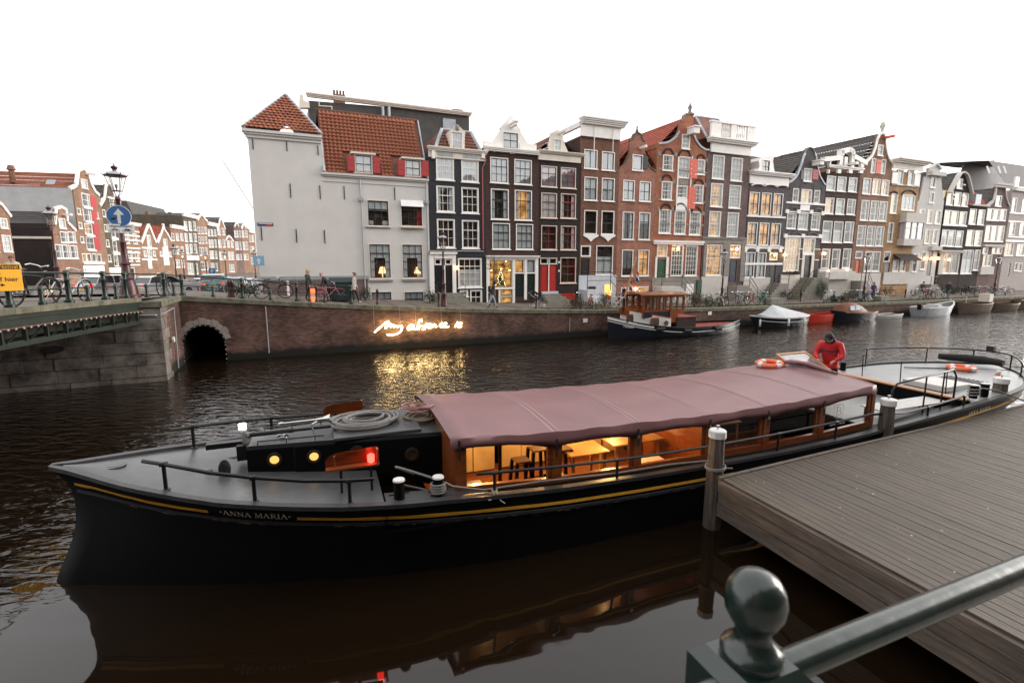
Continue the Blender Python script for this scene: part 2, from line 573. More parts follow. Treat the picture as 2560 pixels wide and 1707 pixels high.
while s<112:
 L=random.uniform(0.95,1.35)
 za,zb=zs(s),zs(s+L)
 d=random.uniform(0,0.012)
 g=MB()
 y0,y1=-0.06-d,0.5
 e=0.012
 x0,x1=s+e/2,s+L-e/2
 g.add([(x0,y0,za-0.25),(x1,y0,zb-0.25),(x1,y1,zb-0.25),(x0,y1,za-0.25),(x0,y0,za-0.03),(x1,y0,zb-0.03),(x1,y1,zb-0.03),(x0,y1,za-0.03),(x0+.02,y0+.03,za),(x1-.02,y0+.03,zb),(x1-.02,y1,zb),(x0+.02,y1,za)],[(0,3,2,1),(0,1,5,4),(1,2,6,5),(2,3,7,6),(3,0,4,7),(4,5,9,8),(5,6,10,9),(6,7,11,10),(7,4,8,11),(8,9,10,11)])
 g.build('coping_stone','stone_moss',qw)
 s+=L
 i+=1
for s_,z0,z1 in((4.05,0.25,2.75),(22.4,0.4,1.35)):
 MB().tube([(s_,-0.05,z0),(s_,-0.05,z1)],0.03,8).build('drain_pipe','grey_pipe',qw,smooth=40)
MB().tube([(-0.02,-0.07,0.1),(-0.02,-0.07,2.75),(0.0,-0.6,2.8)],0.035,8).build('drain_pipe','grey_pipe',qw,smooth=40)
pm('plate_white',(0.7,0.7,0.68),0.5,var=0.1)
for u,v,kk in((1463,801,1),(1774,783,1)):
 s_,z_=Q.hit(u,v,-0.03)
 MB().box(s_-0.17,-0.06,z_-0.13,s_+0.17,-0.02,z_+0.13).build('mooring_plate','plate_white',qw)
 # bridge abutment of big stone blocks
ab=thing('bridge_abutment','stone block bridge abutment standing in the water beside the arch','abutment',Q.w(0,0),QA)
PT=-4.15
zt_ab=3.38
MB().box(-14,PT+0.10,-1,0.12,-0.02,zt_ab-0.02).build('core','stone_dark',ab)
zc=-0.35
rr=random.Random(3)
hh=[0.55,0.52,0.50,0.50,0.48,0.50,0.50]
for ci,ch in enumerate(hh):
 x=0.28
 first=True
 while x>-9.5:
  L=rr.uniform(0.9,1.6)if not first else(1.05 if ci%2 else 0.7)
  d=rr.uniform(0.0,0.035)
  lim=zt_ab if x>-1.2 else(zt_ab-0.05)
  if zc<lim-0.2:
   g=MB()
   g.chamfer_box(x-L+0.008,PT-d,zc+0.008,x-0.008,PT+0.4,min(zc+ch,zt_ab)-0.008,0.018)
   g.build('stone_block','stone_block',ab)
  x-=L
  first=False
 L=0.5 if ci%2 else 0.85
 g=MB()
 g.chamfer_box(0.02,PT+0.41,zc+0.008,0.27,PT+0.41+L,min(zc+ch,zt_ab)-0.008,0.018)
 g.build('stone_block','stone_block',ab)
 zc+=ch
g=MB();g.box(0.0,PT+0.5,-0.8,0.2,-0.02,zt_ab-0.26);g.build('brick_side','quay_brick',ab)
g=MB();g.chamfer_box(-1.35,PT-0.10,zt_ab-0.24,0.36,-0.05,zt_ab+0.04,0.03);g.build('cap_stone','stone_moss',ab)
MB().tube([(-1.2,PT-0.05,2.85),(0.1,PT-0.05,2.83),(0.34,PT+0.3,2.88),(0.34,PT+2.2,2.95),(0.26,PT+2.3,0.1)],0.03,8).build('drain_pipe','grey_pipe',ab,smooth=40)
MB().tube([(0.3,PT+1.6,1.55),(0.36,PT+1.6,1.55)],0.13,12).build('round_plate','plate_white',ab,smooth=40)
g=MB()
g.loft([[(-3.35+0.33*math.cos(t)*q,PT-0.05+yy,1.62+0.15*math.sin(t)*q)for t in[k*math.pi/8 for k in range(16)]]for yy,q in((0.0,0.9),(-0.05,1.0),(-0.05,0.75))])
g.build('drain_hole','stone_dark',ab)
# iron bridge
def BE(t,off=0.0):
 return(-0.45-0.183*(PT-t)-off,t)
def zd(t):
 return 3.57+0.033*(PT-t)-0.0009*(PT-t)**2
pm('bulb_dull',(0.38,0.31,0.28),0.4)
brg=thing('iron_bridge','green riveted iron lattice bridge with stone edge at left','bridge',Q.w(0,0),QA)
ts=[PT+0.0-1.0*i for i in range(0,15)]
g=MB()
for t0,t1 in zip(ts,ts[1:]):
 pass
def strip(mb,ts,off0,off1,dz0,dz1):
 rings=[]
 for t in ts:
  a,b2=BE(t,off0),BE(t,off1)
  z=zd(t)
  rings.append([(a[0],a[1],z+dz0),(b2[0],b2[1],z+dz0),(b2[0],b2[1],z+dz1),(a[0],a[1],z+dz1)])
 mb.loft(rings)
g=MB();strip(g,ts,0.55,9.5,-0.35,-0.05);g.build('deck','paving',brg)
for i,(t0,t1)in enumerate(zip(ts,ts[1:])):
 g=MB();strip(g,[t0-0.006,t1+0.006],-0.12,0.55,-0.17,0.0);g.build('edge_stone','stone_moss',brg)
g=MB();strip(g,ts,-0.02,0.18,-0.55,-0.18);strip(g,ts,-0.07,0.0,-0.30,-0.18);strip(g,ts,-0.06,0.0,-0.55,-0.50);g.build('upper_beam','girder_green',brg)
g=MB();strip(g,ts,-0.10,0.22,-1.08,-1.04);strip(g,ts,-0.02,0.06,-1.04,-0.93);g.build('bottom_flange','girder_green',brg)
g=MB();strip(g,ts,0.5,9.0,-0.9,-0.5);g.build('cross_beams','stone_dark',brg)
tt=PT-0.3
i=0
while tt>PT-13:
 x,y=BE(tt);z=zd(tt)
 MB().box(x-0.03,y-0.05,z-0.95,x+0.07,y+0.05,z-0.55).build('girder_post','girder_green',brg)
 x1,y1=BE(tt-0.82);z1=zd(tt-0.82)
 MB().add([(x+.02,y-0.07,z-0.55),(x+.02,y-0.15,z-0.55),(x1+.02,y1+0.07,z1-0.95),(x1+.02,y1+0.15,z1-0.95),(x+.06,y-0.07,z-0.55),(x+.06,y-0.15,z-0.55),(x1+.06,y1+0.07,z1-0.95),(x1+.06,y1+0.15,z1-0.95)],[(0,1,2,3),(7,6,5,4),(0,4,5,1),(1,5,6,2),(2,6,7,3),(3,7,4,0)]).build('diagonal','girder_green',brg)
 tt-=0.9
rivet=MB().lathe([(0.0,-0.03),(0.03,-0.02),(0.036,0.0),(0.025,0.03),(0,0.04)],8).mesh('festoon_bulb','bulb_dull',40)
tt=PT-0.1
while tt>PT-12:
 x,y=BE(tt)
 link('festoon_bulb',rivet,brg,(x+0.11,y,zd(tt)-0.58))
 tt-=0.29
g=MB();g.tube([(BE(t)[0]+0.09,t,zd(t)-0.55)for t in ts],0.025,6);pm('cable_brown',(0.10,0.05,0.035),0.6);g.build('bulb_cable','cable_brown',brg)
g=MB()
g.add([(-14,PT,3.54),(-0.2,PT,3.54),(0.0,0.5,3.38),(-14,0.5,3.5)],[(0,1,2,3)])
o=tag(g.build('bridge_approach','paving'),kind='structure');o.location=Q.w(0,0);o.rotation_euler=(0,0,QA)
# railing of the bridge
def rail_post(mb,h,r):
 mb.lathe([(r*1.9,0),(r*1.9,0.10),(r*1.4,0.12),(r*1.15,0.2),(r,0.3),(r*0.95,h*0.72),(r*1.25,h*0.75),(r,h*0.79),(r,h-0.09),(r*1.45,h-0.08),(r*1.5,h),(r,h+0.05),(0.01,h+0.07)],10)
tall=rail_post_t=MB();rail_post(tall,1.02,0.075);tall_m=tall.mesh('post','iron_green',40)
short=MB();rail_post(short,0.52,0.055);short_m=short.mesh('short_post','iron_green',40)
rl=thing('bridge_railing','dark green iron railing with round posts along bridge and quay','railing',Q.w(0,0),QA)
path=[(BE(t,0.2)[0],t)for t in(PT-13.0,PT-9.9,PT-6.6,PT-4.0,PT-1.9,PT-0.4)]+[(0.05,-1.9),(0.35,0.25),(3.0,0.25),(5.6,0.25),(8.4,0.25)]
def zrail(p):
 return zd(p[1])if p[1]<PT else(3.50 if p[1]<0 else zs(p[0]))
for i,p in enumerate(path):
 link('post',tall_m,rl,(p[0],p[1],zrail(p)-0.01))
 if i+1<len(path):
  q2=path[i+1]
  mid=((p[0]+q2[0])/2,(p[1]+q2[1])/2)
  link('short_post',short_m,rl,(mid[0],mid[1],(zrail(p)+zrail(q2))/2-0.01))
MB().tube([(p[0],p[1],zrail(p)+0.98)for p in path],0.032,8).build('top_rail','iron_green',rl,smooth=40)
MB().tube([(p[0],p[1],zrail(p)+0.48)for p in path],0.022,8).build('lower_rail','iron_green',rl,smooth=40)
# windows and doors
_wc={}
def win_mesh(w,h,c,r,frame,sash,fw,sill,mid):
 key=(round(w,2),round(h,2),c,r,frame,sash,fw,sill,mid)
 if key in _wc:return _wc[key]
 g=MB()
 def ring(x0,z0,x1,z1,t,y0,y1):
  g.box(x0,y0,z0,x0+t,y1,z1);g.box(x1-t,y0,z0,x1,y1,z1)
  g.box(x0+t,y0,z0,x1-t,y1,z0+t);g.box(x0+t,y0,z1-t,x1-t,y1,z1)
 ring(0,0,w,h,fw,-0.035,0.14)
 if sill:g.box(-0.06,-0.11,-0.07,w+0.06,0.05,-0.003)
 g.cur=1
 st=0.045
 ring(fw+.002,fw+.002,w-fw-.002,h-fw-.002,st,0.02,0.10)
 x0,x1,z0,z1=fw+st,w-fw-st,fw+st,h-fw-st
 bw=0.026
 for i in range(1,c):
  x=x0+(x1-x0)*i/c
  g.box(x-bw/2,0.03,z0,x+bw/2,0.088,z1)
 for j in range(1,r):
  z=z0+(z1-z0)*j/r
  k=0.055 if j==mid else bw
  g.box(x0,0.027,z-k/2,x1,0.091,z+k/2)
 _wc[key]=g.mesh('window',[frame,sash],fix=False)
 return _wc[key]
def box_mesh(nm,x0,y0,z0,x1,y1,z1,mat):
 key=(nm,round(x0,2),round(y0,3),round(z0,2),round(x1,2),round(y1,3),round(z1,2),mat)
 if key not in _wc:
  _wc[key]=MB().box(x0,y0,z0,x1,y1,z1).mesh(nm,mat,fix=False)
 return _wc[key]
def drape_mesh(w,h,mat,nm='curtain'):
 key=(nm,round(w,2),round(h,2),mat)
 if key not in _wc:
  g=MB()
  k=max(6,int(w/0.05))
  vs=[]
  for j in range(2):
   vs+=[(w*i/k,0.02*math.sin(i*2.1)+0.01*math.sin(i*0.9),h*j)for i in range(k+1)]
  g.add(vs,[(i,i+1,i+k+2,i+k+1)for i in range(k)])
  _wc[key]=g.mesh(nm,mat,60,fix=False)
 return _wc[key]
class House:
 def __init__(s,fr,toff,label,L,Rr,base,mat,depth=9.0,name='canal_house',cat='house'):
  s.fr,s.toff=fr,toff
  s.s0=fr.hit(*zt(*L),toff)[0]
  s.W=fr.hit(*zt(*Rr),toff)[0]-s.s0
  s.base,s.mat,s.depth=base,mat,depth
  s.o=thing(name,label,cat,fr.w(s.s0,toff,base),fr.a)
  s.holes=[]
 def p(s,t,x,y,off=0.0):
  a,z=s.fr.hit(*zt(t,x,y),s.toff+off)
  return a-s.s0,z-s.base
 def rect(s,t,r,off=0.0):
  x0,x1=s.p(t,r[0],(r[1]+r[3])/2,off)[0],s.p(t,r[2],(r[1]+r[3])/2,off)[0]
  z1,z0=s.p(t,(r[0]+r[2])/2,r[1],off)[1],s.p(t,(r[0]+r[2])/2,r[3],off)[1]
  return x0,z0,x1,z1
 def win(s,t,rects,c=1,r=2,kind='d',frame='white_paint',sash='white_paint',fw=0.07,sill=True,mid=1,hole=True,y=0.0,glass='glass',par=None):
  rs=[s.rect(t,q)for q in rects]
  w=sum(q[2]-q[0]for q in rs)/len(rs);h=sum(q[3]-q[1]for q in rs)/len(rs)
  for i,q in enumerate(rs):
   cx,cz=(q[0]+q[2])/2,(q[1]+q[3])/2
   x0,z0=cx-w/2,cz-h/2
   x0=min(max(x0,0.04),s.W-w-0.04)if hole else x0
   if hole:s.holes.append([(x0,z0),(x0+w,z0),(x0+w,z0+h),(x0,z0+h)])
   o=link('window',win_mesh(w,h,c,r,frame,sash,fw,sill,mid),par or s.o,(x0,y,z0))
   k=kind[i%len(kind)]
   e=fw+0.045
   iw,ih=w-2*e,h-2*e
   u,v=zt(t,(rects[i][0]+rects[i][2])/2,(rects[i][1]+rects[i][3])/2)
   ppm=(rects[i][2]-rects[i][0])/ZT[t][2]/w
   if min(iw/c,ih/r)*ppm>6.5:
    pmh=box_mesh('pane',0,0,0,iw/c,0.004,ih/r,glass)
    for a in range(c):
     for b2 in range(r):
      link('pane',pmh,o,(e+a*iw/c,0.058,e+b2*ih/r))
   else:
    link('pane',box_mesh('pane',0,0,0,iw,0.004,ih,glass),o,(e,0.058,e))
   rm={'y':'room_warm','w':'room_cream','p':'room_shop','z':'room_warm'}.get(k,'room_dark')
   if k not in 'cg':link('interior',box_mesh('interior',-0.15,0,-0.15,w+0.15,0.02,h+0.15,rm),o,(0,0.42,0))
   if k=='c':link('curtain',drape_mesh(w-fw,h-fw,'curtain'),o,(fw/2,0.13,fw/2))
   if k=='g':link('curtain',drape_mesh(w-fw,h-fw,'reflection_curtain_grey'),o,(fw/2,0.13,fw/2))  # grey drape stands in for sky reflected in the glass
   if k in 'szk':
    cm=drape_mesh((w-fw)*0.24,h-fw,'curtain')
    link('curtain',cm,o,(fw/2,0.13,fw/2));link('curtain',cm,o,(w-fw/2-(w-fw)*0.24,0.13,fw/2))
   if k in 'bk':link('blind',drape_mesh(w-fw,(h-fw)*0.4,'curtain','blind'),o,(fw/2,0.12,fw/2+(h-fw)*0.6))
   if k=='v':link('curtain',drape_mesh(w-fw,(h-fw)*0.62,'curtain'),o,(fw/2,0.13,fw/2))
  return rs
 def door(s,t,r,mat='door_darkgreen',label=None,panels=2,glass=False):
  x0,z0,x1,z1=s.rect(t,r)
  s.holes.append([(x0,z0),(x1,z0),(x1,z1),(x0,z1)])
  g=MB()
  w,h=x1-x0,z1-z0
  g.box(0,0.06,0,w,0.12,h)
  for j in range(panels):
   a,b2=h*(0.07+0.9*j/panels),h*(0.07+0.9*(j+1)/panels)-0.1
   g.box(w*0.14,0.045,a,w*0.86,0.06,b2)
   g.box(w*0.20,0.035,a+0.06,w*0.80,0.045,b2-0.06)
  o=g.build('door',mat,s.o,loc=(x0,0,z0))
  pm_=MB().box(w*0.4,0.028,h*0.44,w*0.6,0.036,h*0.458).box(w*0.90,0.01,h*0.48,w*0.93,0.06,h*0.50)
  pm_.build('handle','brass',o)
  return o
 def box(s,nm,t,r,d,mat,d0=-0.004,steps=1):
  """a moulding that projects d metres from the wall"""
  x0,z0,x1,z1=s.rect(t,r)
  x0,x1=max(x0,-0.12),min(x1,s.W+0.12)
  g=MB()
  for i in range(steps):
   a,b2=z0+(z1-z0)*i/steps,z0+(z1-z0)*(i+1)/steps
   dd=d*(0.45+0.55*(i+1)/steps)if steps>1 else d
   e=0.05*i
   g.box(x0-e,-dd,a,x1+e,d0,b2-(0.004 if i+1<steps else 0))
  return g.build(nm,mat,s.o)
 def poly(s,nm,t,pts,d,mat,y0=0.0):
  q=[s.p(t,*a)for a in pts]
  return MB().poly(q,y0-d,y0).build(nm,mat,s.o)
 def trim(s,nm,t,pts,wd,d,mat):
  """a band following a gable edge"""
  q=[Vector(s.p(t,*a))for a in pts]
  g=MB()
  for a,b2 in zip(q,q[1:]):
   dr=(b2-a).normalized();nn=Vector((-dr.y,dr.x))*wd
   a2,b3=a-dr*0.01,b2+dr*0.01
   g.poly([tuple(a2),tuple(b3),tuple(b3-nn),tuple(a2-nn)],-d,0.16)
  return g.build(nm,mat,s.o)
 def shutter(s,t,r,mat,ang=0.0):
  x0,z0,x1,z1=s.rect(t,r)
  g=MB();w,h=x1-x0,z1-z0
  g.box(0,-0.05,0,w,-0.01,h)
  nn=max(3,int(h/0.35))
  for j in range(nn):
   g.box(0.04,-0.065,h*(j+0.12)/nn,w-0.04,-0.05,h*(j+0.88)/nn)
  o=g.build('shutter',mat,s.o,loc=(x0,-0.02,z0))
  return o
 def anchors(s,t,pts,h=0.55):
  am=_wc.setdefault(('anchor',h),MB().box(-0.025,-0.04,-h/2,0.025,0.0,h/2).mesh('wall_anchor','iron_black',fix=False))
  for a in pts:
   x,z=s.p(t,*a)
   link('wall_anchor',am,s.o,(x,0,z))
 def lamp(s,t,x,y,r=0.09):
  a,z=s.p(t,x,y)
  g=MB();g.box(a-0.03,-0.25,z+0.16,a+0.03,0,z+0.2);g.cbox((a,-0.25,z+0.15),(0.2,0.2,0.04))
  o=g.build('wall_lamp','iron_black',s.o)
  MB().lathe([(0.02,-r),(r*0.8,-r*0.5),(r,0.02),(r*0.7,0.1),(0.02,0.13)],10,(a,-0.25,z)).build('bulb','bulb_warm',o,smooth=60)
 def wall(s,t,top,mat=None,side=None,back=True,eave=None):
  """front wall with its openings, then side and back walls"""
  q=[s.p(*((t,)+tuple(a)))if len(a)==2 else s.p(*a)for a in top]
  q[0]=(0.0,q[0][1]);q[-1]=(s.W,q[-1][1])
  g=MB()
  holed(g,[(0,-2.0),(s.W,-2.0)]+q[::-1],s.holes,0.0,0.16)
  if back:
   if side:g.cur=1
   zl,zr=(eave,eave)if eave else(q[0][1],q[-1][1])
   D=s.depth
   g.add([(0.003,0.16,-2),(0.003,D,-2),(0.003,D,zl-.01),(0.003,0.16,zl-.01)],[(0,1,2,3)])
   g.add([(s.W-.003,0.16,-2),(s.W-.003,D,-2),(s.W-.003,D,zr-.01),(s.W-.003,0.16,zr-.01)],[(0,1,2,3)])
   g.add([(0.003,D,-2),(s.W-.003,D,-2),(s.W-.003,D,zr-.01),(0.003,D,zl-.01)],[(0,1,2,3)])
  s.q=q
  return g.build('wall',[mat or s.mat]+([side]if side else[]),s.o,fix=False)
 def roof_gable(s,ridge,mat,eave=None,y0=0.17,over=0.02,y1=None):
  ze=eave if eave is not None else min(s.q[0][1],s.q[-1][1])
  g=MB();D=y1 or s.depth
  tile_slope(g,(-over,y0,ze),(-over,D,ze),(s.W/2,y0,ridge),(s.W/2,D,ridge))
  tile_slope(g,(s.W+over,y0,ze),(s.W+over,D,ze),(s.W/2,y0,ridge),(s.W/2,D,ridge))
  g.add([(0,D-.05,ze),(s.W,D-.05,ze),(s.W/2,D-.05,ridge)],[(0,1,2)])
  g.tube([(s.W/2,y0,ridge+0.03),(s.W/2,D,ridge+0.03)],0.1,6)
  return g.build('roof',mat,s.o,fix=False)
 def roof_flat(s,z=None,mat='slate'):
  z=(min(s.q[0][1],s.q[-1][1])-0.15)if z is None else z
  return MB().box(0.01,0.17,z-0.2,s.W-0.01,s.depth,z).build('roof',mat,s.o)
 def chimney(s,x,y,z0,z1,w=0.6,mat='brick_brown',pots=2):
  g=MB();g.box(x-w/2,y-0.3,z0,x+w/2,y+0.3,z1);g.box(x-w/2-.05,y-0.35,z1-0.15,x+w/2+.05,y+.35,z1-0.03)
  o=g.build('chimney',mat,s.o)
  for i in range(pots):
   MB().lathe([(0.10,0),(0.08,0.35),(0.1,0.38),(0.06,0.4)],8,(x+(i-(pots-1)/2)*0.25,y,z1)).build('chimney_pot','tile_brown',o,smooth=50)
def tile_slope(g,a,b2,c,d,cw=0.30,rh=0.36):
 """pantiled slope: eave a->b, ridge c->d"""
 a,b2,c,d=Vector(a),Vector(b2),Vector(c),Vector(d)
 L=(b2-a).length;Hh=(c-a).length
 nx,ny=max(2,int(L/cw)),max(2,int(Hh/rh))
 nrm=(b2-a).cross(c-a).normalized()
 if nrm.z<0:nrm=-nrm
 m_=3
 for j in range(ny):
  vs=[]
  for e,lift in((0.0,0.045),(1.0,0.0)):
   t=(j+e)/ny
   p0,p1=a.lerp(c,t),b2.lerp(d,t)
   for i in range(nx*m_+1):
    w=i/m_
    vs.append(p0.lerp(p1,i/(nx*m_))+nrm*(lift+0.035*math.sin(2*math.pi*w)+0.01))
  k=nx*m_+1
  g.add(vs,[(i,i+1,i+k+1,i+k)for i in range(k-1)])
pm('brass',(0.20,0.14,0.06),0.35,0.8,var=0.1)
def shell(h,t,outline,wrect,c,r,d,y,mat,frame='white_paint',sash='white_paint',kind='c',nm='dormer',roof=None,mid=1):
 """a dormer or free-standing gable piece with one window"""
 q=[h.p(t,*a)for a in outline]
 g=MB()
 hole=[]
 if wrect:
  x0,z0,x1,z1=h.rect(t,wrect)
  hole=[[(x0,z0),(x1,z0),(x1,z1),(x0,z1)]]
 holed(g,q,hole,y,d)
 o=g.build(nm,mat,h.o,fix=False)
 if wrect:
  w,hh=x1-x0,z1-z0
  wo=link('window',win_mesh(w,hh,c,r,frame,sash,0.05,False,mid),o,(x0,y,z0))
  e=0.095
  link('pane',box_mesh('pane',0,0,0,w-2*e,0.004,hh-2*e,'glass_bright'),wo,(e,0.058,e))
  MB().box(0.03,0.2,0.03,w-0.03,0.22,hh-0.03).build('curtain','reflection_curtain_grey' if kind=='g' else 'curtain',wo)  # grey backing paints the pane's sky reflection, otherwise a plain curtain
 return o
def zmid(h,t,x,y,off=0.0):return h.p(t,x,y,off)[1]
# white corner house
emitm('lampshade',(1.0,0.45,0.22),1.3)
W=House(Q,TF,'big white plastered corner house with orange tiled roof and red attic shutters',('3',262,780),('3',1940,560),2.35,'white_wall',9.5,'corner_house')
xa=W.p('2',880,720)[0]
zt1=zmid(W,'2',507,545);ze=zmid(W,'2',1400,960);zr=zmid(W,'2',1280,345,2.6)
W.win('2',[(1325,1178,1540,1435)],3,3,'b','cream_paint','sash_black',0.05,mid=2)
W.win('2',[(1652,1180,1868,1438)],3,3,'d','cream_paint','sash_black',0.05,mid=2)
W.win('3',[(1345,430,1556,770),(1666,432,1872,768)],3,4,'k','cream_paint','sash_black',0.05,mid=3)
W.win('3',[(1362,898,1568,1046),(1684,893,1884,1046)],3,2,'g','cream_paint','sash_black',0.05)
x0,z0,x1,z1=W.rect('3',(430,850,690,1000))
W.win('3',[(560,850,700,1000)],3,2,'g','grey_trim','sash_black',0.05,sill=False)
q=[(0.0,zt1),(xa,zt1),(xa+0.02,ze),(W.W,ze)]
g=MB();holed(g,[(0,-2),(W.W,-2)]+q[::-1],W.holes,0.0,0.2)
D=W.depth
for x,z in((0.003,zt1),(W.W-0.003,ze)):
 g.add([(x,0.2,-2),(x,D,-2),(x,D,z),(x,0.2,z)],[(0,1,2,3)])
g.add([(xa,0.2,ze-0.2),(xa,D,ze-0.2),(xa,D,zt1),(xa,0.2,zt1)],[(0,1,2,3)])
g.build('wall','white_wall',W.o,fix=False)
MB().box(-0.28,-0.30,zt1,xa+0.06,0.3,zt1+0.16).box(-0.2,-0.2,zt1-0.12,xa+0.03,0.2,zt1-0.003).box(-0.12,-0.1,zt1-0.3,xa,0.1,zt1-0.123).build('cornice','white_wall',W.o)
MB().box(xa-0.1,-0.22,ze,W.W+0.02,0.25,ze+0.13).box(xa-0.02,-0.12,ze-0.1,W.W,0.1,ze-0.003).box(xa,-0.05,ze-0.42,W.W,0.0,ze-0.36).build('cornice','white_wall',W.o)
ap=(W.p('2',525,150,2.2)[0],2.2,zmid(W,'2',525,150,2.2))
e0,e1=(-0.2,-0.22,zt1+0.22),(xa+0.02,-0.22,zt1+0.22)
g=MB();nr=14
for j in range(nr):
 t0,t1=j/nr,(j+1)/nr
 def rowpts(t,lift):
  a=Vector(e0).lerp(Vector(ap),t);b2=Vector(e1).lerp(Vector(ap),t)
  k=max(1,int((e1[0]-e0[0])*(1-t0)/0.27))*3
  return[a.lerp(b2,i/k)+Vector((0,-1,0.6)).normalized()*(lift+0.03*math.sin(i*2*math.pi/3)+0.03)for i in range(k+1)]
 A,B=rowpts(t0,0.11),rowpts(t1,0.05)
 k=len(A)
 g.add(A+B,[(i,i+1,i+k+1,i+k)for i in range(k-1)])
tag(g.build('hip_tiling','tile_orange',W.o,fix=False),kind='stuff')
g=MB()
rb=(ap[0],D,ap[2])
g.add([e0,ap,rb,(-0.2,D,e0[2])],[(0,1,2,3)]);g.add([e1,ap,rb,(e1[0],D,e1[2])],[(0,1,2,3)])
g.build('roof_side','tile_brown',W.o,fix=False)
g=MB();g.tube([e0,ap],0.13,6);g.tube([e1,ap],0.13,6);g.tube([ap,rb],0.12,6);g.build('hip_ridge','zinc',W.o,smooth=60)
tl=MB();vs=[]
cw,rh=0.262,0.30
for e,lift in((0,0.085),(1,0.0)):
 vs+=[(cw*i/6,0,rh*1.12*e,lift+0.04*math.sin(2*math.pi*i/6+0.6))for i in range(7)]
sl_dir=Vector((0,2.6,zr-(ze+0.13))).normalized();sl_n=Vector((0,-sl_dir.z,sl_dir.y))
tl.add([Vector((a,0,0))+sl_dir*c+sl_n*d for a,_,c,d in vs],[(i,i+1,i+8,i+7)for i in range(6)])
tile_m=tl.mesh('roof_tile','tile_orange',60,fix=False)
slope_len=Vector((0,2.6,zr-(ze+0.13))).length
ncol=int((W.W-xa-0.1)/cw);nrow=int(slope_len/rh)
dw=[W.rect('2',(1105,705,1460,930)),W.rect('2',(1610,750,1935,965))]
nt_=0
sheet=MB()
for j in range(nrow):
 for i in range(ncol):
  P=Vector((xa+0.08+i*cw,-0.05,ze+0.14))+sl_dir*(j*rh)
  if any(a-0.25<P.x<c and P.z<d+0.05 for a,b2,c,d in dw):continue
  if nt_<300:
   o=link('roof_tile',tile_m,W.o,P+Vector((0,0,random.uniform(-0.008,0.008))));o.rotation_euler=(0,random.uniform(-0.02,0.02),0)
   nt_+=1
  else:
   sheet.M=Matrix.Translation(P+Vector((0,0,random.uniform(-0.008,0.008))))
   sheet.add([Vector((a,0,0))+sl_dir*c+sl_n*d for a,_,c,d in vs],[(i2,i2+1,i2+8,i2+7)for i2 in range(6)])
sheet.M=None
tag(sheet.build('roof_tiling','tile_orange',W.o,fix=False,smooth=60),kind='stuff')
MB().add([(xa,0.0,ze+0.1),(W.W,0.0,ze+0.1),(W.W,2.65,zr-0.04),(xa,2.65,zr-0.04),(xa,D,zr-0.6),(W.W,D,zr-0.6)],[(0,1,2,3),(3,2,5,4)]).build('roof_deck','tile_brown',W.o)
MB().add([(W.W,0,ze),(W.W,2.65,zr),(W.W,D,zr-0.6),(W.W,D,ze)],[(0,1,2,3)]).build('gable_side','brick_brown',W.o)
MB().tube([(xa,2.6,zr+0.03),(W.W,2.6,zr+0.03)],0.1,6).build('ridge','tile_brown',W.o,smooth=60)
MB().tube([(W.W-0.02,-0.1,ze+0.15),(W.W-0.02,2.6,zr+0.05)],0.07,6).tube([(xa+0.05,-0.15,ze+0.15),(xa+0.05,0.6,ze+1.3),(xa+0.0,1.0,zt1+0.2)],0.12,6).build('flashing','zinc',W.o,smooth=60)
for wr,sh in(((1205,735,1372,915),((1128,740,1200,895),(1380,758,1452,915))),((1697,783,1848,948),((1622,785,1694,940),(1856,793,1926,948)))):
 o=shell(W,'2',[(wr[0]-12,wr[1]-5),(wr[2]+10,wr[1]+5),(wr[2]+10,wr[3]+8),(wr[0]-12,wr[3])],wr,2,2,1.6,0.02,'cream_paint','cream_paint','sash_black')
 x0,z0,x1,z1=W.rect('2',wr)
 MB().box(x0-0.25,-0.16,z1+0.02,x1+0.25,1.9,z1+0.14).build('dormer_roof','cream_paint',o)
 for r_ in sh:
  W.shutter('2',r_,'shutter_red')
W.anchors('2',[(205,630),(537,650),(843,690)],0.6)
W.anchors('2',[(573,1085),(863,1100),(1100,1105),(1594,1115)],0.85)
W.anchors('3',[(290,330),(632,350),(908,360)],0.85)
for t,xx,ya,yb in(('2',1250,960,0),('2',1897,1000,0)):
 x,z=W.p(t,xx,ya)
 MB().tube([(x,-0.08,z),(x,-0.08,z-1.1),(x+0.03,-0.08,z-1.35),(x+0.03,-0.08,0.3)],0.045,8).box(x-0.12,-0.2,z-1.5,x+0.16,-0.02,z-1.28).build('downpipe','grey_pipe',W.o,smooth=50)
MB().box(0.05,-0.10,1.55,xa+2.55,-0.004,1.78).build('plinth_ledge','grey_trim',W.o)
MB().box(0.2,-0.05,-0.5,xa+2.5,-0.003,1.48).build('plinth','brick_mauve',W.o)
for x in(1.6,4.6):MB().box(x,-0.09,-0.3,x+0.14,-0.055,1.5).build('plinth_strip','white_paint',W.o)
for t,r_ in(('3',(1340,783,1575,800)),('3',(1665,780,1895,797)),('2',(1310,1440,1550,1450))):
 W.box('window_sill',t,r_,0.12,'stone')
x0,z0,x1,z1=W.rect('2',(1650,1180,1868,1245))
MB().add([(x0,-0.05,z1),(x1,-0.05,z1),(x1,-0.32,z0),(x0,-0.32,z0)],[(0,1,2,3)]).build('awning_window','curtain',W.o)
x0,z0,x1,z1=W.rect('2',(1650,1430,1875,1455))
MB().box(x0,-0.3,z0,x1,0,z0+0.05).box(x0,-0.3,z0,x1,-0.27,z1).build('window_box','cream_paint',W.o)
for t,r_ in(('3',(1420,665,1545,765)),('3',(1800,600,1865,765))):
 x0,z0,x1,z1=W.rect(t,r_)
 MB().lathe([(0.03,0),(0.03,0.3),(0.28,0.32),(0.16,0.75),(0.02,0.78)],12,((x0+x1)/2,0.35,z0)).build('table_lamp','lampshade',W.o,smooth=50)
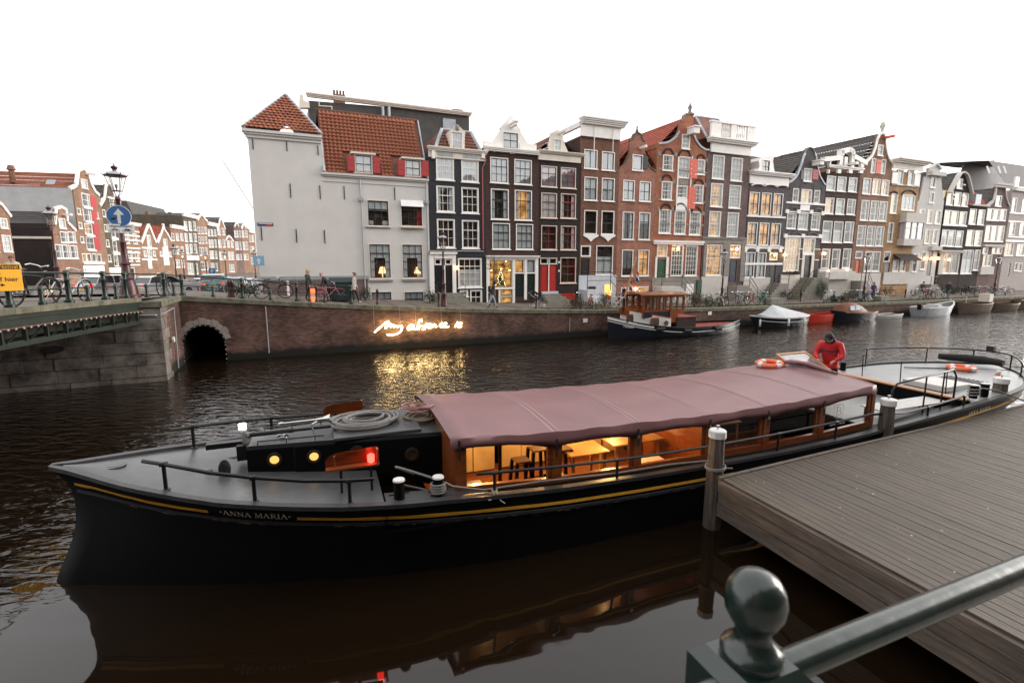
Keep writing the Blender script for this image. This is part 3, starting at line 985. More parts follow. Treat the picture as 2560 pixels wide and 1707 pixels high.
for r_ in((1340,1375,1390,1428),(1477,1378,1528,1430)):
 x0,z0,x1,z1=W.rect('2',r_)
 MB().poly([(x0,z0),(x1,z0),(x1,z0+.3),((x0+x1)/2+.1,z1),((x0+x1)/2-.1,z1),(x0,z0+.3)],0.14,0.18).build('chair_back','cream_paint',W.o)
x0,z0,x1,z1=W.rect('2',(1815,1275,1862,1428))
link('curtain',drape_mesh(x1-x0,z1-z0,'curtain_red'),W.o,(x0,0.16,z0))
# brown roof storey behind the white house
B=House(Q,TF+9.2,'dark brown shingled mansard storey with cream cornice behind the orange roof',('2',760,400),('2',2325,450),6.0,'slate',8.0,'rear_house')
B.wall('2',[(760,205),(2325,330)])
zt2=(B.q[0][1]+B.q[1][1])/2
B.roof_flat()
B.box('cornice','2',(740,232,2330,268),0.45,'cream_paint',steps=3)
for i,(x,y)in enumerate(((1050,200),(2200,240))):
 a=B.p('2',x,y,2)[0]
 B.chimney(a,2,zt2-0.3,zt2+1.0,0.9,'brick_brown',4 if i==0 else 0)
a,z=B.p('2',1600,200,3)
MB().box(a-1.9,3,zt2-0.3,a+1.9,5,zt2+0.75).build('roof_box','grey_wall',B.o)
g=MB()
for i in range(6):g.tube([(a-1.9+i*0.76,3,zt2+0.75),(a-1.9+i*0.76,3,zt2+1.15)],0.02,5)
g.tube([(a-1.9,3,zt2+1.15),(a+1.9,3,zt2+1.15)],0.02,5);g.build('roof_railing','grey_pipe',B.o)
B.box('skylight','2',(2065,385,2190,490),0.1,'zinc')
for x in(1480,1540):
 a,z=B.p('2',x,360,-0.4)
 MB().tube([(a,-0.4,z-0.4),(a,-0.4,z+0.75)],0.12,8).build('vent_pipe','zinc',B.o,smooth=50)
a,z=B.p('2',690,290,0)
B.poly('gable_ornament','2',[(655,290),(660,170),(690,158),(705,225),(755,235),(760,290)],0.5,'cream_paint')
B.box('cornice_end','2',(120,300,330,345),0.4,'cream_paint')
B.poly('drain_pipe','2',[(848,215),(856,215),(856,262),(980,270),(980,310),(972,310),(972,278),(848,270)],0.05,'cream_paint',-0.3)
# 1 black house
h=House(Q,TF,'narrow black painted house with white cornice and tiled mansard roof',('5',92,600),('5',897,650),2.1,'brick_black',9)
h.win('4',[(175,782,432,1105),(540,815,792,1140)],3,3,'gc',glass='glass_bright',mid=2)
h.win('4',[(180,1195,440,1572),(545,1215,792,1590)],3,3,'sd',mid=2)
h.win('5',[(190,162,448,580),(550,178,800,590)],3,3,'dd',mid=2)
h.win('5',[(495,728,838,1155)],4,4,'v',mid=3)
h.win('5',[(670,1190,842,1395)],2,2,'d');h.win('5',[(520,1195,640,1285)],1,1,'c')
h.door('5',(152,855,268,1252),'black_paint');h.door('5',(312,855,408,1252),'black_paint')
h.win('5',[(148,738,256,828),(308,738,396,828)],1,1,'d',fw=0.04,sill=False)
h.wall('4',[(60,690),(890,760)])
h.roof_flat(h.q[0][1]-0.6)
h.box('cornice','4',(60,655,890,715),0.4,'cream_paint',steps=3);h.box('frieze','4',(60,716,890,805),0.12,'cream_paint')
for x in(125,840):h.box('bracket','4',(x-22,690,x+22,800),0.3,'white_paint')
for r_ in((190,715,415,765),(560,745,770,795)):h.box('panel','4',r_,0.135,'zinc',-0.121)
h.box('door_cornice','5',(75,640,472,670),0.22,'white_paint')
for r_ in((78,672,145,1262),(410,672,462,1262),(270,832,308,1262),(146,672,409,735)):h.box('door_surround','5',r_,0.1,'white_paint')
h.box('gutter_pipe','5',(70,618,860,632),0.1,'grey_pipe')
x,z=h.p('5',853,600);x2,z2=h.p('4',880,800)
pm('pipe_red',(0.35,0.045,0.035),0.45);MB().tube([(x,-0.07,z-0.0),(x,-0.07,z2-0.6),(x+0.2,-0.07,z2-0.3),(x+0.2,-0.2,z2+0.4)],0.045,8).build('downpipe','pipe_red',h.o,smooth=50)
ze1,zr1=zmid(h,'4',480,670),zmid(h,'4',470,400,1.3)
xa1,xb1=h.p('4',160,630)[0],h.p('4',820,695)[0];xc1,xd1=h.p('4',255,400,1.3)[0],h.p('4',680,420,1.3)[0]
g=MB();tile_slope(g,(xa1,-0.1,ze1),(xb1,-0.1,ze1),(xc1,1.3,zr1),(xd1,1.3,zr1));g.add([(xc1,1.3,zr1),(xd1,1.3,zr1),(xd1,7,zr1),(xc1,7,zr1)],[(0,1,2,3)])
g.add([(xb1,-0.1,ze1),(xd1,1.3,zr1),(xd1,7,zr1),(xb1,7,ze1)],[(0,1,2,3)]);g.add([(xa1,-0.1,ze1),(xc1,1.3,zr1),(xc1,7,zr1),(xa1,7,ze1)],[(0,1,2,3)])
g.build('mansard_roof','tile_brown',h.o,fix=False)
g=MB();g.tube([(xa1,-0.12,ze1),(xc1,1.28,zr1+0.03)],0.13,6);g.tube([(xb1,-0.12,ze1),(xd1,1.28,zr1+0.03)],0.13,6);g.tube([(xc1,1.28,zr1+.03),(xd1,1.28,zr1+.03)],0.1,6);g.build('roof_flashing','zinc',h.o,smooth=50)
o=shell(h,'4',[(375,650),(365,395),(475,300),(595,405),(585,665)],(395,408,560,655),2,2,1.5,-0.05,'cream_paint',kind='g')
x,z=h.p('4',478,350);MB().lathe([(0.12,-0.16),(0.16,0),(0.12,0.14),(0.02,0.2)],10,(x,-0.1,z)).build('ornament','stone',o,smooth=50)
h.lamp('5',470,870)
x0,z0,x1,z1=h.rect('5',(140,1255,540,1420))
for i in range(4):MB().box(x0-0.0,-0.35-0.28*i,-1.0,x1+0.1*i,-0.01,0.72-0.18*(i)).build('step','stone_step',h.o)if False else MB().box(x0,-0.35-0.28*i-0.28,-1.0,x1+0.1*i,-0.35-0.28*i+(0.34 if i==0 else-0.003),0.72-0.18*i).build('step','stone_step',h.o)
for sx in(x0+0.02,x1):MB().tube([(sx,-1.0,0.1),(sx,-1.0,1.25),(sx,-0.2,1.5)],0.02,6).build('step_rail','iron_black',h.o)
# 2 dark brown house with white triangular gable
h=House(Q,TF,'dark brown brick house with white triangular gable and lit Christmas tree window',('5',899,650),('5',1660,650),2.0,'brick_darkbrown',9)
h.win('4',[(960,780,1222,1148),(1310,810,1562,1172)],3,3,'g',sash='sash_black',mid=2,glass='glass_bright')
h.win('4',[(970,1238,1228,1675),(1315,1252,1564,1690)],3,3,'sz',sash='sash_black',mid=2)
h.win('5',[(990,220,1248,597),(1335,232,1582,603)],3,3,'c',sash='sash_black',mid=2)
h.win('5',[(940,750,1284,1165)],3,3,'p',sash='sash_black',mid=2)
h.door('5',(1320,955,1448,1292));h.door('5',(1496,955,1606,1288))
h.win('5',[(1316,750,1450,942),(1490,750,1608,940)],1,1,'yc',sash='sash_black',fw=0.04,sill=False)
h.win('5',[(1100,1175,1282,1275),(1100,1285,1282,1385)],1,1,'p',fw=0.04,sash='sash_black',sill=False)
h.wall('4',[(880,690),(1655,745)])
h.roof_flat(h.q[0][1]-0.6)
h.box('cornice','4',(868,655,1652,715),0.35,'white_paint',steps=3)
for r_ in((862,550,1140,655),(1390,580,1635,670)):h.box('parapet','4',r_,0.0,'white_paint',0.2)
shell(h,'4',[(1000,655),(1000,545),(1125,360),(1098,360),(1265,158),(1422,392),(1400,392),(1525,585),(1525,660)],(1150,410,1376,648),2,2,0.25,0.06,'white_paint',sash='sash_black',nm='gable',kind='c')
x,z=h.p('4',1270,330);MB().box(x-0.1,-0.9,z-0.1,x+0.1,0.1,z+0.12).box(x-0.16,-1.0,z+0.12,x+0.16,0.1,z+0.2).build('hoist_beam','white_paint',h.o)
g=MB();zz,zr_=zmid(h,'4',1000,545),zmid(h,'4',1265,200)
xm=h.p('4',1265,300)[0]
zr_-=1.0;tile_slope(g,(xm-1.3,0.35,zz),(xm-1.3,8,zz),(xm,0.35,zr_),(xm,8,zr_));tile_slope(g,(xm+1.3,0.35,zz),(xm+1.3,8,zz),(xm,0.35,zr_),(xm,8,zr_));g.build('roof','tile_brown',h.o,fix=False)
h.box('shop_cornice','5',(900,692,1660,725),0.28,'white_paint',steps=2)
for r_ in((905,726,938,1392),(1286,726,1316,1392),(1452,726,1490,1330),(1610,726,1652,1392),(939,726,1285,748),(939,1166,1285,1174),(1317,726,1451,748),(1491,726,1609,748),(1080,1176,1098,1390),(1317,943,1451,953),(1491,941,1609,953)):h.box('shop_frame','5',r_,0.08,'white_paint')
x,z=h.p('5',1130,1150)
g=MB()
for j in range(7):g.lathe([(0.02,0.28),(0.42-0.055*j,0.0),(0.03,0.03)],12,(x,0.30,z+0.1+0.17*j))
pm('fir',(0.02,0.045,0.02),0.9);ct=g.build('christmas_tree','fir',h.o)
emitm('fairy',(1.0,0.72,0.35),5.0)
lm=MB().lathe([(0.0,-0.022),(0.022,0),(0,0.022)],5).mesh('fairy_light','fairy',fix=False)
for i in range(60):
 a=i*2.4;k=1-i/62
 link('fairy_light',lm,ct,(x+0.42*k*math.cos(a),0.30-abs(0.2*k*math.sin(a))-0.03,z+0.1+1.25*(i/62)))
for px_ in((1140,890),(1000,905),(1265,905),(1210,770)):
 a,b2=h.p('5',*px_);MB().lathe([(0.02,-0.06),(0.07,0),(0.02,0.06)],8,(a,0.3,b2)).build('shop_lamp','bulb_warm',h.o,smooth=60)
 # 3 black brown house with red windows and red doors
h=House(Q,TF,'black brown house with red window frames and a pair of red doors',('5',1662,650),('5',2262,650),1.95,'brick_umber',9)
for t,rr_,k in(('4',[(1700,903,1928,1205),(1985,928,2202,1225)],'g'),('4',[(1700,1293,1928,1655),(1985,1305,2202,1660)],'cs'),('5',[(1700,256,1928,605),(1985,260,2202,608)],'ds')):
 h.win(t,rr_,2,3,k,'cream_paint','sash_red',0.05,mid=2,glass='glass_bright' if k=='g' else 'glass')
h.win('5',[(1978,718,2204,1088)],2,3,'d','cream_paint','sash_red',0.05,mid=2)
h.door('5',(1692,832,1803,1208),'door_red',panels=3);h.door('5',(1815,832,1925,1206),'door_red',panels=3)
h.win('5',[(1690,722,1802,820),(1814,722,1934,820)],1,1,'d','cream_paint','cream_paint',0.04,sill=False)
h.box('door_post','5',(1803,820,1815,1210),0.05,'white_paint')
h.wall('4',[(1655,760),(2265,800)])
h.roof_flat(h.q[0][1]-0.3)
h.box('cornice','4',(1645,705,2292,745),0.45,'cream_paint',steps=3);h.box('frieze','4',(1650,748,2265,838),0.15,'cream_paint')
o=shell(h,'4',[(1815,690),(1815,590),(1850,480),(1845,425),(1945,370),(2030,420),(2030,500),(2060,600),(2100,690)],(1890,508,2008,685),2,2,0.2,0.1,'cream_paint',kind='c',nm='gable')
x,z=h.p('4',1975,430);MB().box(x-0.08,-0.8,z-0.05,x+0.08,0.1,z+0.1).build('hoist_beam','cream_paint',h.o)
g=MB();xm=h.p('4',1945,400)[0];zz,zr_=zmid(h,'4',1945,690),zmid(h,'4',1945,420)
tile_slope(g,(0.1,0.3,zz),(0.1,8,zz),(xm,0.3,zr_),(xm,8,zr_));tile_slope(g,(h.W-.3,0.3,zz),(h.W-.3,8,zz),(xm,0.3,zr_),(xm,8,zr_));g.build('roof','tile_brown',h.o,fix=False)
x0,z0,x1,z1=h.rect('5',(1700,1210,1930,1240))
MB().box(x0,-0.25,z0-0.02,x1,-0.01,z1).build('door_sill','plinth_grey',h.o)
for i in range(3):MB().box(x0,-0.25-0.3*i-0.3,-1.0,x1+0.12+0.25*i,-0.253-0.3*i+(0.24 if i==0 else 0),z0-0.04-0.19*i).build('step','stone_step',h.o)
h.box('cellar_hatch','5',(1965,1240,2180,1350),0.15,'door_red')
for t,x_,y_ in(('5',1960,788),('5',1960,912)):h.box('house_number',t,(x_-11,y_-14,x_+11,y_+14),0.02,'white_paint')
# 4 tall brown house with deep white cornice
h=House(Q,TF,'tall brown brick house with deep white cornice and two window columns',('7',143,60),('7',612,60),1.85,'brick_brown',9)
h.win('6',[(198,660,358,892),(413,683,570,915)],2,1,'g',sash='sash_black',glass='glass_bright')
h.win('6',[(198,993,358,1280),(411,1008,568,1290)],2,2,'c',sash='sash_black',mid=1)
h.win('7',[(195,28,356,322),(408,36,563,325)],1,2,'d',sash='sash_black',sill=False)
h.win('7',[(343,460,548,818)],2,2,'v',sash='sash_black',mid=1)
h.door('7',(157,618,262,908),'black_paint');h.win('7',[(155,460,278,598)],1,1,'d',sill=False)
h.wall('6',[(150,480),(625,530)],side='brick_darkbrown')
h.roof_flat(h.q[0][1]-0.4)
h.box('cornice','6',(130,300,665,375),0.75,'white_paint',steps=4)
h.box('frieze','6',(140,376,630,520),0.2,'white_paint')
MB().box(-0.25,-0.1,h.p('6',150,380)[1],0.0,5,h.p('6',150,300)[1]-0.1).build('side_cornice','white_paint',h.o)
for x in(305,535):
 a,z=h.p('6',x,450);MB().tube([(a,-0.24,z+0.8),(a,-0.24,z-1.6)],0.03,6).build('hoist_rod','white_paint',h.o)
for r_ in((190,325,358,362),(402,325,565,362)):
 x0,z0,x1,z1=h.rect('7',r_);xm=(x0+x1)/2
 MB().poly([(x0-.05,z1),(x1+.05,z1),(x1+.05,z0+.1),(x1-.2,z0),(xm+.25,z0-.12),(xm,z0-.34),(xm-.25,z0-.12),(x0+.2,z0),(x0-.05,z0+.1)],-0.12,0).build('carved_sill','white_paint',h.o)
x0,z0,x1,z1=h.rect('7',(130,822,605,1110))
MB().box(0.02,-0.08,-0.6,h.W-0.02,-0.003,z1).build('plinth','plinth_grey',h.o)
MB().box(0.1,-1.3,-0.8,1.35,-0.083,z1-1.15).box(0.1,-1.6,-0.8,1.35,-1.303,z1-1.75).build('stoop','plinth_grey',h.o)
g=MB();g.tube([(0.1,-1.25,z1-1.1),(0.1,-1.25,z1+0.3),(2.3,-1.25,z1+0.3),(4.0,-1.25,z1-1.4)],0.035,6);g.tube([(2.3,-1.25,z1+.3),(2.3,-1.25,z1-1.2)],0.035,6);g.tube([(0.1,-1.25,z1-.4),(2.3,-1.25,z1-.4),(3.4,-1.25,z1-1.5)],0.025,6);g.tube([(4.0,-1.25,z1-1.4),(4.0,-1.25,0)],0.05,6);g.build('stoop_rail','iron_black',h.o)
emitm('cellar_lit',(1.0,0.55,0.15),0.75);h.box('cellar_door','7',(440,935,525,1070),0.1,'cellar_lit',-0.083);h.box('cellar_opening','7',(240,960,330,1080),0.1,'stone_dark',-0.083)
h.box('poster','7',(352,665,405,745),0.012,'poster',-0.006)if 'poster' in _m else None
# 5 salmon house with bell gable
h=House(Q,TF,'salmon brick house with small rounded neck gable and open dark shutter',('7',612,60),('7',1050,200),1.8,'brick_salmon',9)
h.win('6',[(788,722,916,915)],1,1,'c',sash='sash_black',glass='glass_bright')
h.win('6',[(673,1033,814,1280),(873,1048,1012,1295)],2,2,'g',sash='sash_black',glass='glass_bright')
h.win('7',[(664,48,805,388),(866,55,1002,390)],2,3,'sb',sash='sash_black',mid=2)
h.win('7',[(658,512,793,833),(856,512,990,833)],2,3,'dy',sash='sash_black',mid=2)
h.win('7',[(648,972,745,1105)],1,1,'d',sill=False);h.win('7',[(850,960,985,1040)],1,1,'y',sill=False)
h.wall('6',[(630,880),(685,830),(730,740),(750,690),(755,525),(780,520),(795,470),(830,445),(850,440),(880,450),(910,480),(920,535),(940,545),(945,700),(965,790),(1010,870),(1080,915)])
h.roof_gable(zmid(h,'6',850,520),'tile_red',eave=min(h.q[0][1],h.q[-1][1])+0.5)
h.trim('gable_coping','6',[(750,532),(782,527),(797,474),(830,447),(850,442),(880,452),(910,482),(922,540),(942,546)],0.1,0.06,'stone_moss')
h.trim('gable_coping','6',[(632,882),(687,832),(732,742),(752,690)],0.1,0.06,'stone_moss')
h.trim('gable_coping','6',[(947,700),(967,790),(1012,872),(1080,917)],0.1,0.06,'stone_moss')
x,z=h.p('6',852,440);MB().lathe([(0.14,0),(0.12,0.15),(0.05,0.25),(0.08,0.35),(0.01,0.55)],8,(x,0.08,z)).build('finial','stone_moss',h.o,smooth=50)
h.shutter('6',(916,740,975,895),'black_paint')
x,z=h.p('6',885,640);MB().box(x-0.09,-0.8,z-0.1,x+0.09,0.1,z+0.1).build('hoist_beam','white_paint',h.o)
h.box('string_course','7',(608,868,1050,890),0.06,'stone_moss')
h.lamp('7',805,990,0.13)
# 6 orange brick house with arches and coral shutters
h=House(Q,TF,'orange brick house with arched windows, curved gable and two coral hatches',('7',1052,200),('7',1650,200),1.75,'brick_orange',10)
h.win('6',[(1393,472,1492,652)],2,3,'c')
h.win('6',[(1153,722,1292,918),(1560,780,1668,962)],3,3,'sc');h.win('6',[(1345,745,1492,1012)],3,4,'c',sill=False)
h.win('6',[(1138,1043,1278,1278),(1540,1092,1648,1312)],3,4,'s',mid=2);h.win('6',[(1322,1098,1462,1255)],3,3,'s',sill=False)
h.win('7',[(1118,18,1252,312),(1293,32,1448,325),(1487,46,1620,333)],4,5,'s',mid=3)
h.win('7',[(1262,455,1408,828),(1436,460,1582,833)],4,6,'dd',mid=4)
h.win('7',[(1088,452,1215,600)],3,2,'y',sill=False);h.door('7',(1085,628,1196,922),'door_green')
h.wall('6',[(1108,575),(1200,565),(1260,540),(1320,490),(1350,430),(1372,290),(1400,285),(1410,240),(1440,215),(1500,205),(1545,215),(1535,300),(1540,450),(1570,540),(1620,610),(1680,650),(1738,655)])
h.roof_gable(zmid(h,'6',1440,290),'tile_red',eave=min(h.q[0][1],h.q[-1][1])-0.4)
h.trim('gable_coping','6',[(1108,572),(1200,562),(1260,537),(1320,487),(1352,427)],0.16,0.08,'zinc')
h.trim('gable_coping','6',[(1540,447),(1572,537),(1622,607),(1682,647),(1738,652)],0.16,0.08,'zinc')
h.trim('gable_coping','6',[(1374,292),(1402,284),(1412,238),(1442,213),(1502,203),(1545,215)],0.14,0.08,'stone')
x,z=h.p('6',1500,205);MB().lathe([(0.16,0),(0.12,0.25),(0.2,0.45),(0.05,0.75),(0.02,0.95)],8,(x,0.08,z-.02)).build('finial','stone',h.o,smooth=50)
x,z=h.p('6',1490,440);MB().box(x-0.3,-0.9,z-0.3,x+0.3,0.0,z+0.2).box(x-0.36,-1.0,z+0.2,x+0.36,0.0,z+0.3).build('hoist_beam','white_paint',h.o)
for r_ in((1486,775,1582,1015),(1463,1115,1557,1385)):h.shutter('6',r_,'shutter_coral')
h.box('hatch_panel','6',(1322,1258,1462,1400),0.05,'white_paint');h.box('hatch_panel','6',(1340,1030,1470,1090),0.04,'stone')
for r_ in((1330,745,1343,1410),(1493,745,1503,1410)):h.box('hatch_jamb','6',r_,0.07,'white_paint')
for cx,cy,rx in((1225,715,68),(1425,740,78),(1625,775,55),(1210,1038,68),(1600,1085,62),(1195,1395,70),(1375,1400,80),(1570,1430,66)):
 pts=[(cx-rx*math.cos(R(a)),cy-rx*1.15*math.sin(R(a)))for a in range(0,181,20)]
 h.trim('window_arch','6',pts,0.16,0.05,'brick_darkbrown')
for y in(900,1270,1555):h.box('stone_band','6',(1100,y+8,1735,y+28),0.015,'stone')
for x,y in((1120,705),(1320,720),(1525,745),(1705,790),(1130,1030),(1300,1050),(1500,1060),(1672,1090),(1110,1385),(1280,1390),(1480,1410),(1655,1440)):h.box('stone_block','6',(x-17,y-25,x+17,y+25),0.03,'stone')
h.box('lintel_band','7',(1045,402,1652,450),0.22,'white_paint',steps=2)
for r_ in((1062,600,1084,925),(1197,600,1225,925)):h.box('door_post','7',r_,0.06,'white_paint')
x0,z0,x1,z1=h.rect('7',(1050,850,1600,1100))
MB().box(0.05,-0.07,-0.5,h.W-0.05,-0.003,z1).build('plinth','stone',h.o)
MB().box(0.1,-1.3,-0.8,2.2,-0.073,z1-0.75).build('stoop','plinth_white',h.o)
for i in range(4):MB().box(2.2+0.3*i,-1.3,-0.8,2.2+0.3*(i+1),-0.075,z1-0.95-0.22*i).build('step','plinth_white',h.o)
g=MB();g.tube([(0.1,-1.25,z1-.7),(0.1,-1.25,z1+0.25),(2.3,-1.25,z1+0.25),(3.5,-1.25,z1-0.9)],0.035,6);g.tube([(2.3,-1.25,z1+.25),(2.3,-1.25,z1-.75)],0.04,6);g.tube([(0.1,-1.25,z1-.3),(2.3,-1.25,z1-.3),(3.3,-1.25,z1-1.2)],0.025,6);g.build('stoop_rail','door_green',h.o)
h.lamp('7',1325,500,0.13)
h.box('cellar_door','7',(1440,930,1530,1060),0.1,'white_paint',-0.073);h.box('green_gate','7',(1565,880,1650,1050),0.2,'door_green',-0.073)
def stoop(h,xs,wd,zt_,d=1.2,mat='stone',rail='iron_black',steps=4,side=1):
 MB().box(xs,-d,-0.8,xs+wd,-0.09,zt_).build('stoop',mat,h.o)
 for i in range(steps):
  a,b2=(xs+wd+0.28*i,xs+wd+0.28*(i+1))if side>0 else(xs-0.28*(i+1),xs-0.28*i)
  MB().box(a+.002,-d,-0.8,b2,-0.092,zt_-(i+1)*zt_/(steps+1)).build('step',mat,h.o)
 g=MB()
 e=xs+wd if side>0 else xs;f=e+side*0.28*steps;o_=xs if side>0 else xs+wd
 g.tube([(o_,-d+.05,zt_),(o_,-d+.05,zt_+0.9),(e,-d+.05,zt_+0.9),(f,-d+.05,0.9)],0.03,6);g.tube([(e,-d+.05,zt_),(e,-d+.05,zt_+0.9)],0.03,6);g.tube([(f,-d+.05,0),(f,-d+.05,0.9)],0.03,6)
 g.tube([(o_,-d+.05,zt_+.45),(e,-d+.05,zt_+0.45),(f,-d+.05,0.45)],0.02,6)
 g.build('stoop_rail',rail,h.o)
 # 7 mauve house with balustrade
h=House(Q,TF,'mauve brown house with white balustrade on its cornice and grey ground floor',('7',1655,300),('7',2172,340),1.7,'brick_mauve',10)
h.win('6',[(1768,728,1912,1020),(1997,760,2133,1045)],3,4,'c',mid=2)
h.win('6',[(1745,1072,1892,1360),(1972,1096,2112,1378)],4,6,'zc',mid=3)
h.win('7',[(1725,42,1866,352),(1948,56,2084,362)],4,6,'zc',mid=3)
h.win('7',[(1693,448,1880,828)],5,7,'p',mid=4);h.win('7',[(1980,452,2110,618)],3,3,'y',sill=False)
h.door('7',(1974,642,2064,908),'door_navy')
h.wall('6',[(1740,660),(2228,745)])
h.roof_flat()
h.box('cornice','6',(1690,545,2290,600),0.7,'white_paint',steps=3);h.box('frieze','6',(1740,602,2232,715),0.16,'white_paint')
x0,z0,x1,z1=h.rect('6',(1700,360,2260,530))
g=MB();
for a,b2 in((0,0.22),(0.44,0.56),(0.82,1.0)):g.box(h.W*a,-0.3,z0,h.W*b2,-0.1,z1)
g.box(-0.1,-0.35,z1-.003,h.W+0.1,-0.05,z1+0.14);g.box(-0.05,-0.33,z0-0.12,h.W+0.05,-0.07,z0)
bal=g.build('balustrade','white_paint',h.o)
bm_=MB().lathe([(0.07,0),(0.05,0.1),(0.09,0.35),(0.05,0.6),(0.07,z1-z0)],8).mesh('baluster','white_paint',50)
for i in range(10):
 f=(0.26+0.16*i/4.4)if i<5 else(0.60+0.18*(i-5)/4.4)
 link('baluster',bm_,bal,(h.W*f,-0.2,z0))
zr_=zmid(h,'6',1700,260,2);g=MB()
g.add([(0.1,0.3,z0),(h.W*.75,0.3,z0),(h.W*.6,2.2,zr_),(0.1+.3,2.2,zr_),(0.4,8,zr_),(h.W*.6,8,zr_),(0.1,8,z0),(h.W*.75,8,z0)],[(0,1,2,3),(3,2,5,4),(0,3,4,6),(1,7,5,2)])
g.build('attic_roof','tile_brown',h.o);MB().tube([(0.4,2.2,zr_),(h.W*.6,2.2,zr_),(h.W*.75,0.3,z0)],0.1,6).tube([(0.4,2.2,zr_),(0.1,0.3,z0)],0.1,6).build('flashing','zinc',h.o)
h.box('stone_band','7',(1640,358,2172,392),0.16,'stone',steps=2)
for r_ in((1655,395,1688,835),(1885,395,1972,835),(2112,395,2165,900)):h.box('pilaster','7',r_,0.09,'stone')
h.box('stone_band','7',(1640,395,2172,440),0.07,'stone')
x0,z0,x1,z1=h.rect('7',(1600,840,1960,1060));MB().box(0.02,-0.13,-0.5,h.W*.62,-0.003,z1).build('plinth','plinth_white',h.o)
stoop(h,h.W*.64,1.6,z1-0.85,side=1);h.lamp('7',2045,505,0.13)
# 8 grey house with warm lit windows
h=House(Q,TF,'slate grey house with white arched cornice and warm lit windows',('B',95,300),('B',645,300),1.65,'brick_grey',10)
h.win('A',[(133,1163,274,1498),(308,1176,448,1503),(478,1186,618,1508)],2,2,'yyz',sash='sash_black',sill=False,mid=1)
h.win('B',[(105,212,244,540),(275,216,414,543),(445,224,582,548)],2,2,'zyz',sash='sash_black',mid=1)
h.win('B',[(78,645,208,1005),(243,648,370,1010)],2,2,'c',sash='sash_black',mid=1)
h.win('B',[(425,648,542,762)],1,1,'p',sill=False);h.door('B',(420,775,515,1108),'black_paint')
h.wall('A',[(130,1040),(690,1085)])
h.roof_flat()
h.box('cornice','A',(120,885,770,940),0.6,'white_paint',steps=3);h.box('frieze','A',(125,942,695,1060),0.14,'white_paint')
for cx in(240,420,595):
 pts=[(cx-85*math.cos(R(a)),1075-28*math.sin(R(a))+(cx-400)*0.06)for a in range(0,181,30)]
 h.trim('frieze_arch','A',pts,0.1,0.2,'white_paint')
h.box('sill_band','A',(92,1510,652,1535),0.12,'white_paint')
for y in(560,795):h.box('white_band','B',(40,y,645,y+32),0.05,'white_paint')
for cx in(165,330,500):
 pts=[(cx-72*math.cos(R(a)),605-35*math.sin(R(a)))for a in range(0,181,30)]
 h.trim('white_arch','B',pts,0.1,0.06,'white_paint')
for x in(72,250,418,585):h.box('bracket','B',(x-20,555,x+20,640),0.1,'white_paint')
x0,z0,x1,z1=h.rect('B',(0,1010,400,1180));MB().box(0.02,-0.1,-0.5,h.W*.7,-0.003,z1).build('plinth','plinth_white',h.o)
stoop(h,h.W*.68,1.4,z1-0.6,side=-1)
shell(h,'A',[(310,885),(295,830),(325,800),(315,700),(345,650),(540,620),(520,700),(530,800),(548,885)],(365,690,472,884),2,2,2.5,0.3,'white_paint',sash='sash_black',nm='dormer',kind='g')
g=MB();zz,zr_=h.q[0][1],zmid(h,'A',330,650,2);g.add([(0.05,0.3,zz),(h.W-.05,0.3,zz),(h.W-.05,2.2,zr_),(0.05,2.2,zr_),(0.05,9,zr_),(h.W-.05,9,zr_)],[(0,1,2,3),(3,2,5,4)]);g.build('attic_roof','slate',h.o)
h.lamp('B',475,683,0.12);h.lamp('B',618,680,0.15)
# 9 grey bell gable house
h=House(Q,TF,'grey brick house with tall bell gable, a red hatch and white bands',('B',645,300),('B',1188,300),1.6,'brick_grey',12)
h.win('A',[(922,822,1042,1012)],2,2,'c');h.win('A',[(768,1112,845,1310),(1068,1136,1158,1332)],1,2,'s',sill=False);h.win('A',[(884,1125,1038,1350)],2,2,'w',sill=False)
h.win('B',[(680,78,808,300),(1030,92,1158,325)],3,3,'s',mid=2);h.win('B',[(843,78,980,318)],3,3,'c',mid=2)
h.win('B',[(640,430,864,918)],5,6,'w',mid=4);h.win('B',[(915,440,1085,665)],5,3,'w',sill=False);h.door('B',(926,690,1022,1010),'black_paint')
h.wall('A',[(690,1010),(745,985),(815,910),(870,770),(905,640),(930,590),(960,530),(1010,508),(1055,530),(1085,590),(1105,650),(1125,800),(1160,930),(1215,1030),(1240,1050)])
h.roof_gable(zmid(h,'A',1010,560),'tile_grey',eave=min(h.q[0][1],h.q[-1][1])+0.2)
h.trim('gable_coping','A',[(690,1008),(745,983),(815,908),(872,768),(907,640),(932,592)],0.22,0.1,'zinc')
h.trim('gable_coping','A',[(1087,592),(1107,650),(1127,800),(1162,930),(1217,1028),(1240,1048)],0.14,0.1,'zinc')
h.trim('gable_coping','A',[(932,588),(962,528),(1010,506),(1057,528),(1087,588)],0.1,0.1,'stone')
x,z=h.p('A',1070,750);MB().box(x-0.25,-0.9,z-0.25,x+0.25,0,z+0.12).box(x-0.32,-1.0,z+0.12,x+0.32,0,z+0.24).build('hoist_beam','white_paint',h.o)
h.shutter('A',(873,838,922,985),'black_paint');h.shutter('A',(1043,840,1132,987),'shutter_red')
h.anchors('A',[(726,1095),(873,1105),(1068,1110),(1190,1130)],0.6)
h.box('white_band','A',(665,1318,1235,1345),0.08,'white_paint');h.box('white_band','B',(655,60,1215,74),0.08,'white_paint');h.box('white_band','B',(630,405,1178,428),0.1,'white_paint')
h.box('hatch_panel','A',(870,1352,1005,1435),0.06,'white_paint')
for t,x,y in(('B',675,50),('B',838,55),('B',1025,60),('B',1192,80),('B',650,405),('B',905,405),('B',1150,412)):h.box('white_knob',t,(x-22,y-28,x+22,y+28),0.14,'white_paint')
